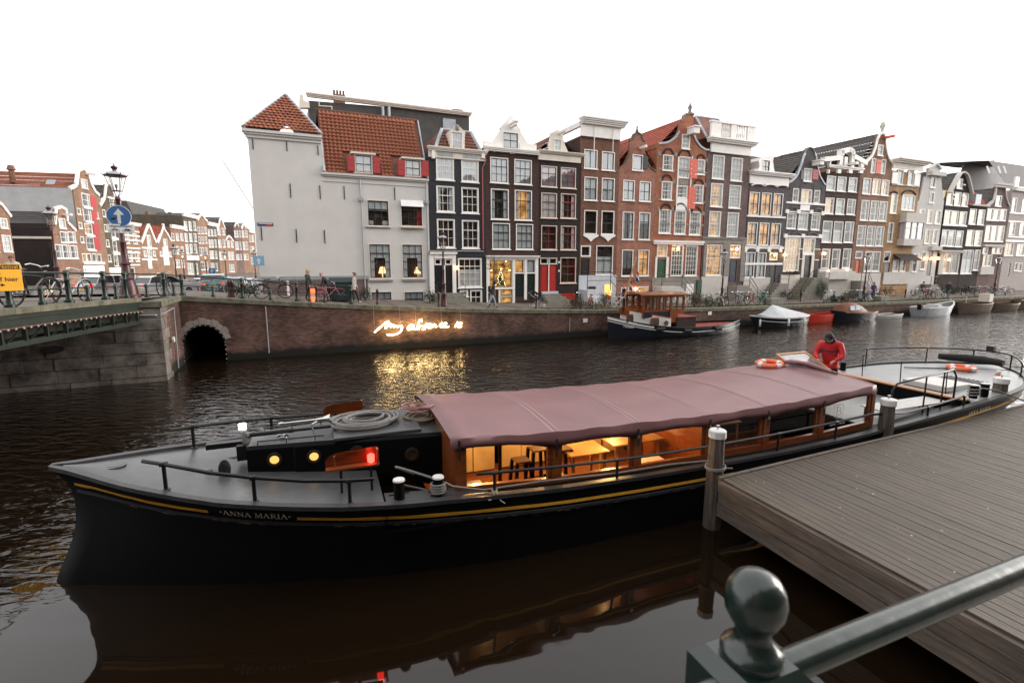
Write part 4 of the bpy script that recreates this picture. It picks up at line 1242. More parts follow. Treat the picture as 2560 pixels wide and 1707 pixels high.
for t,cx,cy,rx in(('A',775,1415,55),('A',1130,1440,55),('B',810,405,75),('B',1045,410,75)):
 h.trim('window_arch',t,[(cx-rx*math.cos(R(a)),cy-rx*0.85*math.sin(R(a)))for a in range(0,181,20)],0.12,0.06,'iron_black')
for r_ in((903,665,1072,688),(840,590,912,603),(1075,595,1155,607),(845,735,905,748),(1075,748,1135,762)):h.box('white_band','B',r_,0.1,'white_paint')
for r_ in((888,690,922,1010),(1024,690,1060,1010)):h.box('door_post','B',r_,0.08,'cream_paint')
x0,z0,x1,z1=h.rect('B',(600,970,880,1100));MB().box(0.02,-0.1,-0.5,h.W*.5,-0.003,z1).build('plinth','cream_paint',h.o)
stoop(h,h.W*.5,2.3,z1-0.3,1.6,'stone_step',side=-1,steps=6);h.lamp('B',1190,660,0.17)
# 10 dark brown house with white pediment
h=House(Q,TF,'dark brown house topped by a white openwork pediment',('B',1190,300),('B',1668,300),1.55,'brick_darkbrown',12)
h.win('A',[(1248,928,1375,1145),(1412,943,1535,1155),(1572,953,1695,1165)],1,2,'c',sash='white_paint');h.win('A',[(1235,1248,1355,1480),(1390,1258,1512,1490),(1548,1265,1672,1495)],1,2,'wcs',sash='white_paint')
h.win('B',[(1195,190,1328,500),(1355,198,1485,505),(1512,198,1642,505)],1,2,'vvs',sash='white_paint');h.win('B',[(1190,592,1290,885),(1325,595,1450,885),(1485,590,1605,872)],1,2,'s',sash='white_paint',mid=1)
h.wall('A',[(1240,860),(1780,905)])
h.roof_flat()
h.box('architrave','A',(1225,795,1785,835),0.3,'white_paint',steps=2)
for x in(1250,1415,1580,1735):h.box('bracket','A',(x-25,838,x+25,895),0.22,'white_paint')
zb=zmid(h,'A',1500,815);wv=h.W
pk=zmid(h,'A',1540,600)
MB().poly([(0.1,zb),(wv-.1,zb),(wv-.1,zb+.2),(wv/2,pk),(0.1,zb+.2)],0.05,0.3).build('pediment_back','brick_darkbrown',h.o)
h.trim('pediment_edge','A',[(1190,660),(1425,640),(1430,560),(1560,520),(1620,560),(1625,620),(1812,722)],0.45,0.35,'white_paint')
for x,a,b2 in((1260,690,800),(1430,640,800),(1500,660,800),(1600,640,810),(1740,715,815)):h.box('pediment_post','A',(x-22,a,x+22,b2),0.3,'white_paint')
x,z=h.p('A',1560,770);MB().box(x-0.2,-1.0,z-0.1,x+0.2,0,z+0.15).build('hoist_beam','white_paint',h.o)
x0,z0,x1,z1=h.rect('B',(1120,885,1630,1120));MB().box(-0.05,-0.15,-0.6,h.W+.05,-0.003,z1).build('plinth','plinth_white',h.o)
MB().box(-0.08,-0.9,z1-1.05,h.W*.9,-0.153,z1-.25).build('balcony','plinth_white',h.o)
for px_ in((1292,915),(1565,895)):
 a,b2=h.p('B',*px_,-0.25);MB().lathe([(0.02,-0.07),(0.08,0),(0.02,0.07)],8,(a,-0.25,b2)).build('plinth_lamp','bulb_warm',h.o,smooth=60)
 # 11 brown bell gable with finial
h=House(Q,TF,'brown brick house with white edged bell gable, finial and orange door',('B',1668,300),('B',2110,300),1.5,'brick_tan',12)
h.win('A',[(1998,478,2075,638)],1,2,'c');h.win('A',[(1903,675,1965,895),(2045,690,2112,905)],1,2,'c',sill=False);h.shutter('A',(1968,695,2040,900),'shutter_coral')
h.win('A',[(1783,962,1893,1195),(1917,972,2030,1205),(2048,987,2160,1215)],2,3,'cww');h.win('A',[(1750,1283,1868,1575),(1888,1290,2003,1583),(2018,1298,2130,1590)],2,3,'sss')
h.win('B',[(1700,255,1815,550),(1838,262,1953,555),(1968,265,2083,557)],2,3,'s');h.win('B',[(1810,628,1908,920),(1918,632,2033,922)],2,3,'d');h.win('B',[(1675,628,1772,735)],1,1,'d',sill=False);h.door('B',(1672,755,1728,1015),'door_orange')
h.wall('A',[(1790,720),(1850,690),(1905,620),(1945,520),(1975,400),(2010,320),(2060,285),(2100,310),(2118,370),(2125,480),(2150,620),(2185,700),(2222,745)])
h.roof_gable(zmid(h,'A',2060,330),'tile_grey',eave=min(h.q[0][1],h.q[-1][1])+0.1)
h.trim('gable_coping','A',[(1790,715),(1852,687),(1907,618),(1948,518),(1978,398),(2012,318),(2060,283),(2102,308),(2120,370),(2127,480),(2152,620),(2187,698),(2222,742)],0.24,0.12,'white_paint')
x,z=h.p('A',2070,285);MB().lathe([(0.18,0),(0.14,0.2),(0.28,0.5),(0.22,0.85),(0.02,1.05)],10,(x,0.05,z)).build('finial','plinth_white',h.o,smooth=50)
x,z=h.p('A',2090,380);MB().box(x-0.12,-1.1,z-0.12,x+0.12,0,z+0.12).build('hoist_beam','shutter_coral',h.o)
x0,z0,x1,z1=h.rect('B',(1640,945,2040,1100));MB().box(0.02,-0.1,-0.6,h.W-.02,-0.003,z1).build('plinth','plinth_white',h.o);stoop(h,0.1,1.2,z1-0.8,side=1)
# 12 ochre house with bay
h=House(Q,TF,'ochre yellow house with projecting white bay and overhanging cornice',('C',345,900),('C',770,900),1.5,'brick_ochre',11)
h.win('C',[(478,372,568,590),(636,385,718,605)],1,2,'c');h.win('C',[(383,722,478,1010)],1,2,'w');h.win('C',[(545,738,732,965)],3,2,'c');h.win('C',[(345,1140,420,1425)],2,2,'d')
h.win('D',[(415,285,495,455),(522,288,598,458)],1,2,'g');h.win('D',[(690,200,750,440)],1,2,'d')if False else None
h.door('D',(268,330,365,600),'black_paint');h.win('D',[(285,165,380,318)],1,1,'d',sill=False)
h.wall('C',[(395,380),(840,440)])
h.roof_flat();h.box('cornice','C',(405,250,960,310),1.0,'cream_paint',steps=3);h.box('frieze','C',(400,312,845,378),0.2,'cream_paint')
for x0_ in((400,410,470,600),(725,430,805,620)):h.box('white_panel','C',x0_,0.08,'white_paint')
h.box('band','C',(385,592,800,615),0.1,'iron_black')
for cx,cy,rx in((645,745,105),(428,725,55)):h.trim('window_arch','C',[(cx-rx*math.cos(R(a)),cy-rx*0.75*math.sin(R(a)))for a in range(0,181,20)],0.14,0.08,'brick_umber')
x0,z0,x1,z1=h.rect('C',(500,1010,770,1480))
bay=MB();bay.box(x0,-0.7,z0,x1,-0.004,z0+.75);bay.box(x0,-0.7,z1-.9,x1,-0.004,z1);bay.box(x0-.1,-0.8,z1-1.05,x1+.1,-0.004,z1-.9)
for k in range(4):bay.box(x0+(x1-x0-.12)*k/3,-0.7,z0+.752,x0+(x1-x0-.12)*k/3+.12,-0.58,z1-1.052)
bay.box(x0,-0.68,(z0+z1)/2+.1,x1,-0.60,(z0+z1)/2+.18)
bo=bay.build('bay','plinth_white',h.o)
MB().box(x0+.05,-0.64,z0+.75,x1-.05,-0.62,z1-1.06).build('pane','glass_bright',bo);MB().box(x0+.1,-0.5,z0+.75,x1-.1,-0.05,z1-1.06).build('curtain','reflection_curtain_grey',bo)
x0,z0,x1,z1=h.rect('D',(415,200,700,300));MB().add([(x0,-0.02,z1),(x1,-0.02,z1),(x1,-1.1,z0),(x0,-1.1,z0)],[(0,1,2,3)]).build('awning','brick_umber',h.o)
h.box('plinth','D',(265,465,640,640),0.15,'plinth_white')
# 13 pale grey spout gable
h=House(Q,TF,'pale grey plastered house with tapering spout gable',('C',772,900),('C',1155,900),1.5,'pale_wall',11)
h.win('C',[(968,483,1035,628),(942,692,1020,868)],1,1,'d');h.win('C',[(795,948,872,1155),(912,955,990,1160),(1030,963,1108,1165)],1,2,'w');h.win('C',[(775,1235,840,1445),(878,1240,950,1450),(988,1243,1062,1452)],1,2,'w')
h.win('D',[(820,150,895,445),(700,210,770,450)],1,2,'d');h.door('D',(925,160,985,520),'door_darkgreen');h.win('D',[(1000,150,1060,300)],1,1,'w')if False else None
h.wall('C',[(790,850),(800,820),(880,480),(925,470),(925,355),(1050,275),(1112,355),(1100,470),(1120,480),(1140,700),(1160,850)])
h.roof_gable(zmid(h,'C',1020,400),'tile_grey',eave=min(h.q[0][1],h.q[-1][1]))
h.box('gable_cap','C',(920,410,1130,470),0.5,'pale_wall');h.box('ledge','D',(940,95,1085,150),0.4,'plinth_white')
h.trim('gable_cap_edge','C',[(920,358),(1050,272),(1116,358)],0.2,0.2,'pale_wall')
h.lamp('D',845,268,0.14);h.lamp('D',945,270,0.16);h.lamp('D',1040,268,0.16);stoop(h,h.W*.45,1.3,1.0,side=1)
# 14 dark brown, white trimmed point gable
h=House(Q,TF,'dark brown house with white trimmed pointed gable',('C',1140,1200),('C',1470,1200),1.5,'brick_umber',11)
h.win('C',[(1348,503,1428,652)],1,2,'c');h.win('C',[(1195,690,1282,888),(1303,700,1412,902),(1428,712,1505,912)],1,2,'w');h.win('C',[(1150,963,1248,1165),(1258,970,1372,1180),(1383,980,1484,1188)],1,2,'w',sill=False);h.win('C',[(1125,1245,1208,1480),(1213,1250,1328,1490),(1333,1258,1432,1497)],1,2,'kkb')
h.win('D',[(1150,190,1255,488),(1265,195,1375,488)],1,1,'yd');h.door('D',(1085,230,1130,500),'cream_paint')
h.wall('C',[(1160,840),(1230,700),(1345,470),(1380,420),(1425,405),(1470,440),(1500,520),(1545,720),(1560,880)])
h.roof_gable(zmid(h,'C',1420,430),'tile_grey',eave=min(h.q[0][1],h.q[-1][1]))
h.trim('gable_edge','C',[(1222,705),(1345,470),(1380,418),(1425,403),(1472,438),(1502,518),(1550,725)],0.16,0.35,'plinth_white')
h.box('sill_band','C',(1125,1175,1490,1195),0.12,'white_paint');h.box('shop_cornice','D',(1070,150,1435,190),0.35,'plinth_white',steps=2);h.box('shop_frame','D',(1085,190,1145,500),0.06,'plinth_white')
for x,y in((1325,585),(1455,595),(1300,740),(1305,800),(1435,750),(1440,820)):h.box('white_block','C',(x-16,y-10,x+16,y+10),0.06,'white_paint')
h.lamp('D',1200,285,0.15)
# 15 lower dark house with red roof
h=House(Q,TF,'low dark brown house with orange red roof and blue grey dormer',('C',1475,1200),('C',1742,1200),1.45,'brick_umber',10)
h.win('C',[(1528,943,1622,1168),(1648,953,1748,1178)],1,2,'w');h.win('C',[(1483,1248,1588,1478),(1603,1253,1708,1482)],1,2,'w');h.win('D',[(1418,145,1572,490)],2,1,'v');h.win('D',[(1608,145,1684,440)],1,2,'d')
h.wall('C',[(1545,895),(1830,905)])
zz=h.q[0][1];zr_=zmid(h,'C',1720,640,2.5);g=MB();tile_slope(g,(-0.1,-0.1,zz),(h.W+.6,-0.1,zz),(0.0,2.5,zr_),(h.W+.6,2.5,zr_));g.add([(0,2.5,zr_),(h.W,2.5,zr_),(h.W,9,zz),(0,9,zz)],[(0,1,2,3)]);g.build('roof','tile_red',h.o,fix=False)
h.box('gutter','C',(1540,885,1832,908),0.3,'plinth_white');x0,z0,x1,z1=h.rect('C',(1580,735,1660,880),0.3);MB().add([(x0,0,z0),(x0,0,z1),(x0,2.0,z1),(x1,0,z0),(x1,0,z1),(x1,2.0,z1)],[(0,3,4,1),(1,4,5,2),(0,1,2),(3,5,4)]).build('dormer','zinc',h.o)
h.chimney(0.2,2.6,zr_-1,zr_+0.6,0.35,'white_paint',0)
# 16 brown neck gable
h=House(Q,TF,'brown brick house with white scrolled neck gable and pale ground floor',('C',1745,1200),('C',2082,1200),1.45,'brick_mauve',11)
h.win('C',[(1908,748,1993,908)],1,2,'c');h.win('C',[(1783,938,1872,1110),(1878,943,1965,1115),(1973,945,2062,1118)],1,2,'w');h.win('C',[(1755,1183,1842,1415),(1845,1185,1937,1420),(1940,1187,2030,1422)],1,2,'w');h.win('D',[(1720,215,1785,385),(1790,215,1850,385)],1,2,'yw');h.win('D',[(1720,105,1795,205),(1850,105,1930,205),(1935,105,2000,205)],1,1,'w',sill=False)
h.wall('C',[(1790,900),(1860,820),(1890,700),(1900,590),(2045,640),(2055,760),(2080,850),(2105,905)])
h.roof_gable(zmid(h,'C',1970,640),'tile_grey',eave=min(h.q[0][1],h.q[-1][1])+.2)
h.trim('gable_coping','C',[(1785,890),(1862,818),(1893,700),(1903,600)],0.28,0.14,'plinth_white');h.trim('gable_coping','C',[(2045,640),(2058,760),(2083,850),(2108,902)],0.14,0.14,'plinth_white');h.box('gable_cap','C',(1875,575,2130,640),0.4,'plinth_white',steps=2)
h.box('shop_cornice','D',(1715,70,2020,100),0.3,'plinth_white');h.box('plinth','D',(1670,385,1860,500),0.2,'plinth_white')
# 17, 18 pale lilac house and a plain neighbour at the right edge
h=House(Q,TF,'pale lilac house with white bands and dormers at the right edge',('C',2082,1200),('C',2620,1200),1.45,'lilac_wall',11)
h.win('C',[(2140,778,2215,1000),(2290,800,2350,1010),(2440,820,2510,1030)],1,2,'c',sill=False);h.win('C',[(2110,1130,2190,1330),(2255,1140,2335,1335),(2420,1150,2500,1345)],1,2,'w',sill=False);h.win('D',[(2040,45,2165,230),(2215,55,2330,230),(2400,60,2520,235)],2,2,'ywy');h.win('D',[(2180,330,2230,450),(2240,335,2290,455)],1,1,'d');h.door('D',(2085,340,2120,520),'door_navy')
h.wall('C',[(2120,660),(2650,760)])
for y in(1000,1120,1340):h.box('white_band','C',(2080,y+8,2620,y+28),0.08,'white_paint')
h.box('cornice','C',(2120,650,2640,700),0.5,'white_paint',steps=3);h.box('plinth','D',(2000,5,2560,35),0.15,'white_paint')
zz=h.q[0][1];zr_=zmid(h,'C',2150,290,3);g=MB();g.add([(0,0.3,zz),(h.W,0.3,zz),(h.W,3,zr_),(0,3,zr_),(0,11,zr_+1),(h.W,11,zr_+1),(0,11,zz)],[(0,1,2,3),(3,2,5,4)]);g.build('attic_roof','slate',h.o)
h.box('dormer','C',(2155,480,2225,630),0.2,'white_paint')
for x in(2000,2160,2240):h.poly('skylight','C',[(x-30,295),(x,295),(x+35,400),(x+5,400)],0.05,'curtain',1.4)
G=House(Q,TF+7,'tall blank grey party wall rising behind the red roof',('C',1405,500),('C',2075,500),6.0,'grey_wall',8.0,'rear_house')
G.wall('C',[(1405,400),(1448,312),(1890,232),(2075,560)])
h=House(Q,TF,'plain brown house beyond the right edge of the row',('C',2625,1200),('C',3100,1200),1.45,'brick_tan',11)
h.win('C',[(2680,900,2760,1100),(2850,910,2930,1110)],1,2,'c');h.win('C',[(2680,1200,2760,1400),(2850,1210,2930,1410)],1,2,'w')
h.wall('C',[(2650,700),(3100,760)]);h.roof_flat();h.box('cornice','C',(2600,690,3100,750),0.5,'white_paint',steps=3)
# left row along the side street
def lh(label,L,Rr,mat,top,wins,depth=9,base=1.9,roof=None,ridge=None,side=None,trim=None,cornice=None,tw=0.3,**kw):
 h=House(LF,0.0,label,('1',L,800),('1',Rr,800),base,mat,depth)
 for w_ in wins:h.win('1',w_[0],*w_[1:],hole=True)
 h.wall('1',top,side=side)
 if roof=='flat':h.roof_flat()
 elif roof:h.roof_gable(zmid(h,'1',*ridge),roof,eave=min(h.q[0][1],h.q[-1][1])+kw.get('el',0.0))
 if trim:h.trim('gable_coping','1',trim,tw,0.15,'white_paint')
 if cornice:h.box('cornice','1',cornice,0.5,'white_paint',steps=3)
 return h
h=lh('brown gabled house at the far left edge',-160,112,'brick_tan',[(-160,700),(-60,520),(-20,430),(20,470),(95,570),(115,600)],[([(0,590,66,680)],2,2,'c'),([(22,742,102,890)],2,3,'c'),([(-90,742,-20,890)],2,3,'c')],roof='tile_grey',ridge=(-20,460),trim=[(-60,520),(-20,428),(20,468),(97,568)])
h=lh('low brown house with dark side wall and white scrolled gable',480,712,'brick_tan',[(480,640),(488,490),(540,478),(590,510),(600,620),(670,690),(712,700)],[([(524,592,584,682)],1,1,'c'),([(538,708,606,812),(608,713,672,806)],2,2,'s'),([(494,822,552,950),(556,828,626,950),(629,833,692,950)],2,2,'s')],depth=11,roof='slate',ridge=(545,540),side='brick_umber',trim=[(478,640),(486,490),(540,476),(592,508),(602,618),(672,690)],tw=0.35)
x,z=h.p('1',560,555);MB().box(x-.2,-1,z-.15,x+.2,0,z+.1).build('hoist_beam','white_paint',h.o)
MB().box(-0.12,0.2,h.p('1',485,775)[1],-0.004,11,h.p('1',485,755)[1]).build('gutter','cream_paint',h.o)
h=lh('tall brick warehouse with white bell gable and stacked red shutters',712,942,'brick_rose',[(650,320),(680,260),(690,150),(740,130),(785,190),(815,290),(850,350),(880,375)],[([(722,245,778,325)],1,1,'c'),([(728,368,803,492),(742,508,812,614)],2,2,'s'),([(754,638,822,735)],2,2,'y'),([(768,758,838,870)],2,2,'d'),([(684,500,720,558),(700,625,732,685),(716,752,745,810),(852,545,872,590)],1,1,'d'),([(735,905,765,980),(772,905,812,980),(818,905,858,980),(866,908,904,985)],1,1,'yydd')],depth=22,roof='tile_orange',ridge=(740,200),side='grey_wall',trim=[(615,312),(670,285),(688,150),(740,128),(787,188),(818,290),(850,348),(882,373)],tw=0.4)
for r_ in((802,393,852,497),(815,518,863,620),(828,640,882,745),(838,762,892,872)):h.shutter('1',r_,'shutter_red')
for r_ in((735,488,808,508),(748,615,818,632),(762,738,832,755),(775,872,845,885),(722,980,920,1000)):h.box('white_ledge','1',r_,0.25,'white_paint')
h.box('shop_front','1',(735,1010,935,1200),0.08,'white_paint')
x,z=h.p('1',765,195);MB().box(x-.2,-1.2,z-.15,x+.2,0,z+.1).build('hoist_beam','white_paint',h.o)
zz=zmid(h,'1',690,500)
MB().lathe([(0.9,0),(0.8,2.2),(0.5,2.4),(0.5,3.1),(0.7,3.2),(0.7,3.5)],8,(0.6,11,h.q[0][1]+0.6)).build('chimney','slate',h.o);MB().lathe([(0.35,0),(0.3,1.6),(0.5,1.7),(0.3,2.3)],6,(0.6,7.2,h.q[0][1]+0.5)).build('chimney','brick_brown',h.o)
MB().cbox((0.9,3.0,h.q[0][1]+0.75),(0.1,1.0,0.9),ry=R(35)).build('skylight','zinc',h.o)
h=lh('olive brown warehouse with white bell gable beside the street lantern',942,1118,'brick_olive',[(885,470),(915,400),(930,290),(965,252),(1000,310),(1020,400),(1068,450)],[([(912,512,940,580),(925,645,952,712),(940,780,968,848),(955,915,982,980),(1045,540,1070,600),(1060,665,1082,725),(1072,795,1095,850),(1085,925,1108,985)],1,1,'d'),([(985,415,1008,510),(992,525,1018,635),(985,655,1030,762),(998,790,1045,890),(1012,920,1055,1015)],1,2,'sddds')],roof='tile_grey',ridge=(965,300),trim=[(880,465),(918,400),(932,288),(965,250),(1002,308),(1022,398),(1070,448)],tw=0.45)
for r_ in((950,402,1012,418),(965,510,1018,530),(975,636,1032,655),(988,764,1045,785),(1000,892,1058,915)):h.box('white_ledge','1',r_,0.2,'white_paint')
h.box('shop_front','1',(945,1030,1115,1200),0.1,'white_paint')
h=lh('pink brick house with white bands behind the lamp post',1118,1248,'brick_rose',[(1092,640),(1235,660)],[([(1115,720,1150,815),(1185,730,1220,820)],1,2,'s'),([(1140,880,1178,975),(1205,885,1238,975)],1,2,'s'),([(1150,1030,1200,1150)],1,2,'d')],roof='flat',cornice=(1090,628,1238,655))
for y in(700,740,780,850,890,940,1000):h.box('white_band','1',(1098,y,1248,y+12),0.03,'white_paint')
h=lh('pale orange house with white stepped point gable',1248,1402,'brick_rose',[(1252,800),(1255,770),(1310,640),(1325,640),(1390,800),(1395,810)],[([(1310,740,1345,850)],1,2,'c'),([(1312,860,1350,940)],2,2,'c'),([(1280,880,1302,930),(1362,880,1385,930)],1,1,'c'),([(1325,965,1352,1030)],1,2,'c')],roof='tile_red',ridge=(1318,665),trim=[(1250,800),(1310,642),(1325,640),(1392,802)],tw=0.5)
for y in(850,950):h.box('white_band','1',(1262,y,1400,y+14),0.05,'white_paint')
h.box('white_door','1',(1318,960,1350,1040),0.06,'white_paint')
h=lh('pale brick house with white centre bay and brown point gable',1402,1530,'brick_rose',[(1402,800),(1440,690),(1452,640),(1465,690),(1500,745),(1522,790)],[([(1455,770,1490,850),(1462,890,1495,950)],1,2,'c'),([(1425,885,1445,930),(1505,890,1525,935)],1,1,'c')],roof='tile_red',ridge=(1452,660),trim=[(1400,802),(1440,692),(1452,640),(1467,690),(1502,745),(1524,790)],tw=0.35)
h.box('white_bay','1',(1452,850,1500,1010),0.08,'white_paint')
R2=random.Random(11)
def small(L,Rr,yt_l,yt_r,mat,label,ncol,rows,kinds,gable=None,roof=None):
 wins=[]
 for(ya,yb)in rows:
  rc=[]
  for i in range(ncol):
   w_=(Rr-L)/ncol
   a=L+w_*(i+0.2)-(990-(ya+yb)/2)*0.045
   rc.append((a,ya,a+w_*0.62,yb))
  wins.append((rc,1,2,kinds))
 if gable:
  top=gable
 else:
  top=[(L-15,yt_l),(Rr-15,yt_r)]
 return lh(label,L,Rr,mat,top,wins,roof=roof or 'flat',ridge=gable[len(gable)//2]if gable else None,trim=gable if gable else None,tw=0.4,cornice=None if gable else(L-30,yt_l-10,Rr-5,yt_l+20))
small(1530,1648,665,690,'brick_tan','brown house with broad white cornice beyond the stepped gable',3,[(725,790),(840,910),(960,1030)],'wcc')
h=small(1648,1768,565,590,'brick_olive','tall olive house with white cornice and three window columns',3,[(620,700),(725,800),(820,905),(990,1090)],'ccs')
h.box('white_fascia','1',(1650,920,1768,965),0.15,'white_paint')
small(1768,1858,0,0,'brick_rose','slim brown house with white scrolled gable and red shutters',3,[(670,730),(755,815),(850,920),(980,1050)],'dds',gable=[(1755,600),(1770,570),(1785,550),(1800,555),(1825,590),(1845,610)],roof='tile_grey')
small(1858,1942,640,660,'brick_olive','brown house with white windows in the middle of the side street',3,[(690,750),(780,850),(880,950),(990,1060)],'ccs')
small(1942,2022,0,0,'brick_rose','tan house with tall white topped bell gable',2,[(680,740),(780,850),(890,960)],'cs',gable=[(1928,690),(1945,650),(1955,595),(1968,588),(1982,620),(2005,680)],roof='tile_grey')
small(2022,2092,0,0,'brick_tan','low tan house with pale round gable',2,[(790,850),(890,960),(1000,1070)],'cc',gable=[(2008,780),(2020,755),(2038,740),(2055,755),(2078,790)],roof='tile_grey')
small(2092,2160,0,0,'brick_mauve','far house with crowded white windows and curly gable',3,[(700,760),(800,870),(910,960)],'ccw',gable=[(2085,660),(2098,628),(2110,628),(2125,660)],roof='slate')
small(2160,2222,0,0,'brick_tan','far tan house with white gable near the white corner',2,[(700,760),(800,870),(910,960)],'cw',gable=[(2150,680),(2162,645),(2175,640),(2190,680)],roof='slate')
small(2222,2275,700,712,'brick_rose','farthest brown house touching the white corner house',2,[(740,800),(840,900),(940,1000)],'wc')
h=House(LF,14.0,'large dark slate roof rising behind the stepped gables',('1',1255,600),('1',1600,600),6.0,'brick_mauve',8,'rear_house')
h.wall('1',[(1255,735),(1600,745)]);zz=h.q[0][1];zr_=zmid(h,'1',1450,508,3)
MB().add([(0,0,zz),(h.W,0,zz),(h.W-1.5,3,zr_),(1,3,zr_),(1,8,zr_),(h.W-1.5,8,zr_),(0,8,zz),(h.W,8,zz)],[(0,1,2,3),(3,2,5,4),(0,3,4,6),(1,7,5,2)]).build('roof','slate',h.o)
for x in(1325,1525):
 a,z=h.p('1',x,570,0);MB().box(a-.6,-0.2,z-4,a+.6,1,z-1).box(a-.3,-.1,z-1.003,a+.3,.6,z+1).build('chimney','brick_rose',h.o)
 # near bank and houses behind the camera, added only to be reflected
NB=Frame((0,-9.0),R(22))
g=MB();g.box(-90,-60,-1,90,5.5,3.2);o=tag(g.build('reflected_bank','paving'),kind='structure');o.location=NB.w(0,0);o.rotation_euler=(0,0,R(22))
_rb=random.Random(31)
x=-62.0
_lbl=['unseen brick house added behind the camera, %s from the left'%q_ for q_ in('first','second','third','fourth','fifth','sixth','seventh','eighth','ninth','tenth','eleventh','twelfth','thirteenth','fourteenth','fifteenth','sixteenth','seventeenth','eighteenth','nineteenth','twentieth','twenty first','twenty second')]
for i in range(20):
 w=_rb.uniform(5.2,7.4);hh_=_rb.uniform(11,15);m_=_rb.choice(['brick_brown','brick_darkbrown','brick_mauve','brick_umber','brick_tan','brick_salmon'])
 t=thing('reflected_house',_lbl[i],'house',NB.w(x,0,3.2),R(22),'unseen houses added behind the camera')
 MB().box(0.02,-9,0,w-.02,-.1,hh_).build('wall',m_,t)
 MB().loft([[(0,y,hh_+.003),(w,y,hh_+.003),(w/2,y,hh_+3.2)]for y in(-9,-.1)]).build('roof','slate',t)
 MB().box(-.05,-.3,hh_-.6,w+.05,.2,hh_-.1).build('cornice','cream_paint',t)
 for fl_ in range(4):
  for k in range(2):
   xx=w*(.2+.36*k);zz=1.2+fl_*2.9
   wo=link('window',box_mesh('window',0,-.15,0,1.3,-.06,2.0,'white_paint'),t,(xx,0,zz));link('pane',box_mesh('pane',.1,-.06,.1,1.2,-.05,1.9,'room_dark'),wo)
 x+=w
 # the long black saloon boat
BA=R(21.0)
BF=Frame((-7.25,7.27),BA)
boat=thing('saloon_boat','long black saloon boat with yellow stripe and mauve canopy moored at the jetty','boat',BF.w(0,0),BA)
pm('hull_black',(0.003,0.0035,0.004),0.45,var=0.3,scale=2.5,bump=0.06,bscale=6,spec=0.15)
pm('hull_grey',(0.035,0.035,0.037),0.45,var=0.35,scale=6,spec=0.4)
pm('deck_plate',(0.055,0.056,0.058),0.33,var=0.25,scale=3.5,spec=0.6)
pm('deck_pale',(0.26,0.265,0.265),0.38,var=0.15,scale=2.5)
pm('rope_grey',(0.22,0.21,0.20),0.9,var=0.35,scale=60,bump=0.6,bscale=120)
pm('rope_tan',(0.24,0.19,0.13),0.9,var=0.3,scale=60,bump=0.6,bscale=120)
pm('rope_pale',(0.42,0.38,0.30),0.9,var=0.3,scale=60)
pm('hose_pink',(0.30,0.15,0.14),0.6,var=0.2,scale=20)
pm('stripe_yellow',(0.75,0.37,0.035),0.5,var=0.15,scale=5)
pm('letter_cream',(0.78,0.70,0.58),0.5,var=0.1)
pm('varnish',(0.20,0.052,0.014),0.28,var=0.45,scale=3,stretch=(1,1,9),coat=0.5)
pm('varnish_along',(0.21,0.056,0.015),0.28,var=0.45,scale=2.5,stretch=(1,9,9),coat=0.5)
pm('canopy_mauve',(0.185,0.088,0.092),0.42,var=0.14,scale=1.3,spec=0.45,bump=0.12,bscale=5)
pm('canopy_seam',(0.34,0.22,0.22),0.5,var=0.1)
pm('strap_black',(0.008,0.008,0.008),0.6)
pm('chrome',(0.55,0.55,0.54),0.18,1.0,var=0.1)
pm('white_cap',(0.62,0.61,0.58),0.5,var=0.15,scale=8)
pm('cream_cloth',(0.58,0.42,0.22),0.9,var=0.18,scale=2)
pm('table_white',(0.70,0.62,0.52),0.35,var=0.08)
pm('table_wood',(0.42,0.24,0.10),0.4,var=0.3,scale=3,stretch=(1,6,1))
pm('stool_black',(0.012,0.010,0.009),0.35,0.4)
pm('seat_wood',(0.10,0.055,0.03),0.45,var=0.3,scale=6)
pm('slat_white',(0.50,0.49,0.47),0.5,var=0.1)
pm('plank_tan',(0.38,0.19,0.085),0.5,var=0.3,scale=3)
pm('ring_orange',(0.72,0.11,0.03),0.5,var=0.12,scale=4)
pm('ring_white',(0.6,0.58,0.56),0.5,var=0.1)
pm('fender_black',(0.006,0.006,0.006),0.8,bump=0.8,bscale=30)
pm('bronze',(0.06,0.045,0.03),0.4,0.6)
pm('bronze_glass',(0.07,0.045,0.02),0.15,0.2)
glassm('glass_cabin',0.0,(0.96,0.95,0.92))
emitm('porthole_lit',(1.0,0.50,0.13),0.62)
emitm('lamp_red',(1.0,0.03,0.02),5.0)
emitm('lamp_white',(1.0,0.93,0.85),6.0)
emitm('bulb_soft',(1.0,0.66,0.30),9.0)
m_=MAT('deck_plate');n,l=m_.node_tree.nodes,m_.node_tree.links
tc=n.new('ShaderNodeTexCoord');mp=n.new('ShaderNodeMapping');mp.inputs['Rotation'].default_value=(0,0,R(45));l.new(tc.outputs['Object'],mp.inputs[0])
ck=n.new('ShaderNodeTexVoronoi');ck.inputs['Scale'].default_value=22;ck.inputs['Randomness'].default_value=0.0;l.new(mp.outputs[0],ck.inputs['Vector'])
bp=n.new('ShaderNodeBump');bp.inputs['Strength'].default_value=0.35;bp.inputs['Distance'].default_value=0.01;l.new(ck.outputs['Distance'],bp.inputs['Height']);l.new(bp.outputs[0],n['Principled BSDF'].inputs['Normal'])
HBT=[(0.0,0.0),(0.12,0.06),(0.4,0.22),(0.75,0.48),(1.3,0.86),(1.87,1.16),(2.6,1.54),(3.45,1.82),(4.27,2.02),(5.13,2.12),(6.5,2.15),(19,2.15),(20.5,2.12),(21.5,2.03),(22.3,1.88),(23,1.66),(23.7,1.32),(24.2,0.98),(24.6,0.58),(24.8,0.3),(24.9,0.0)]
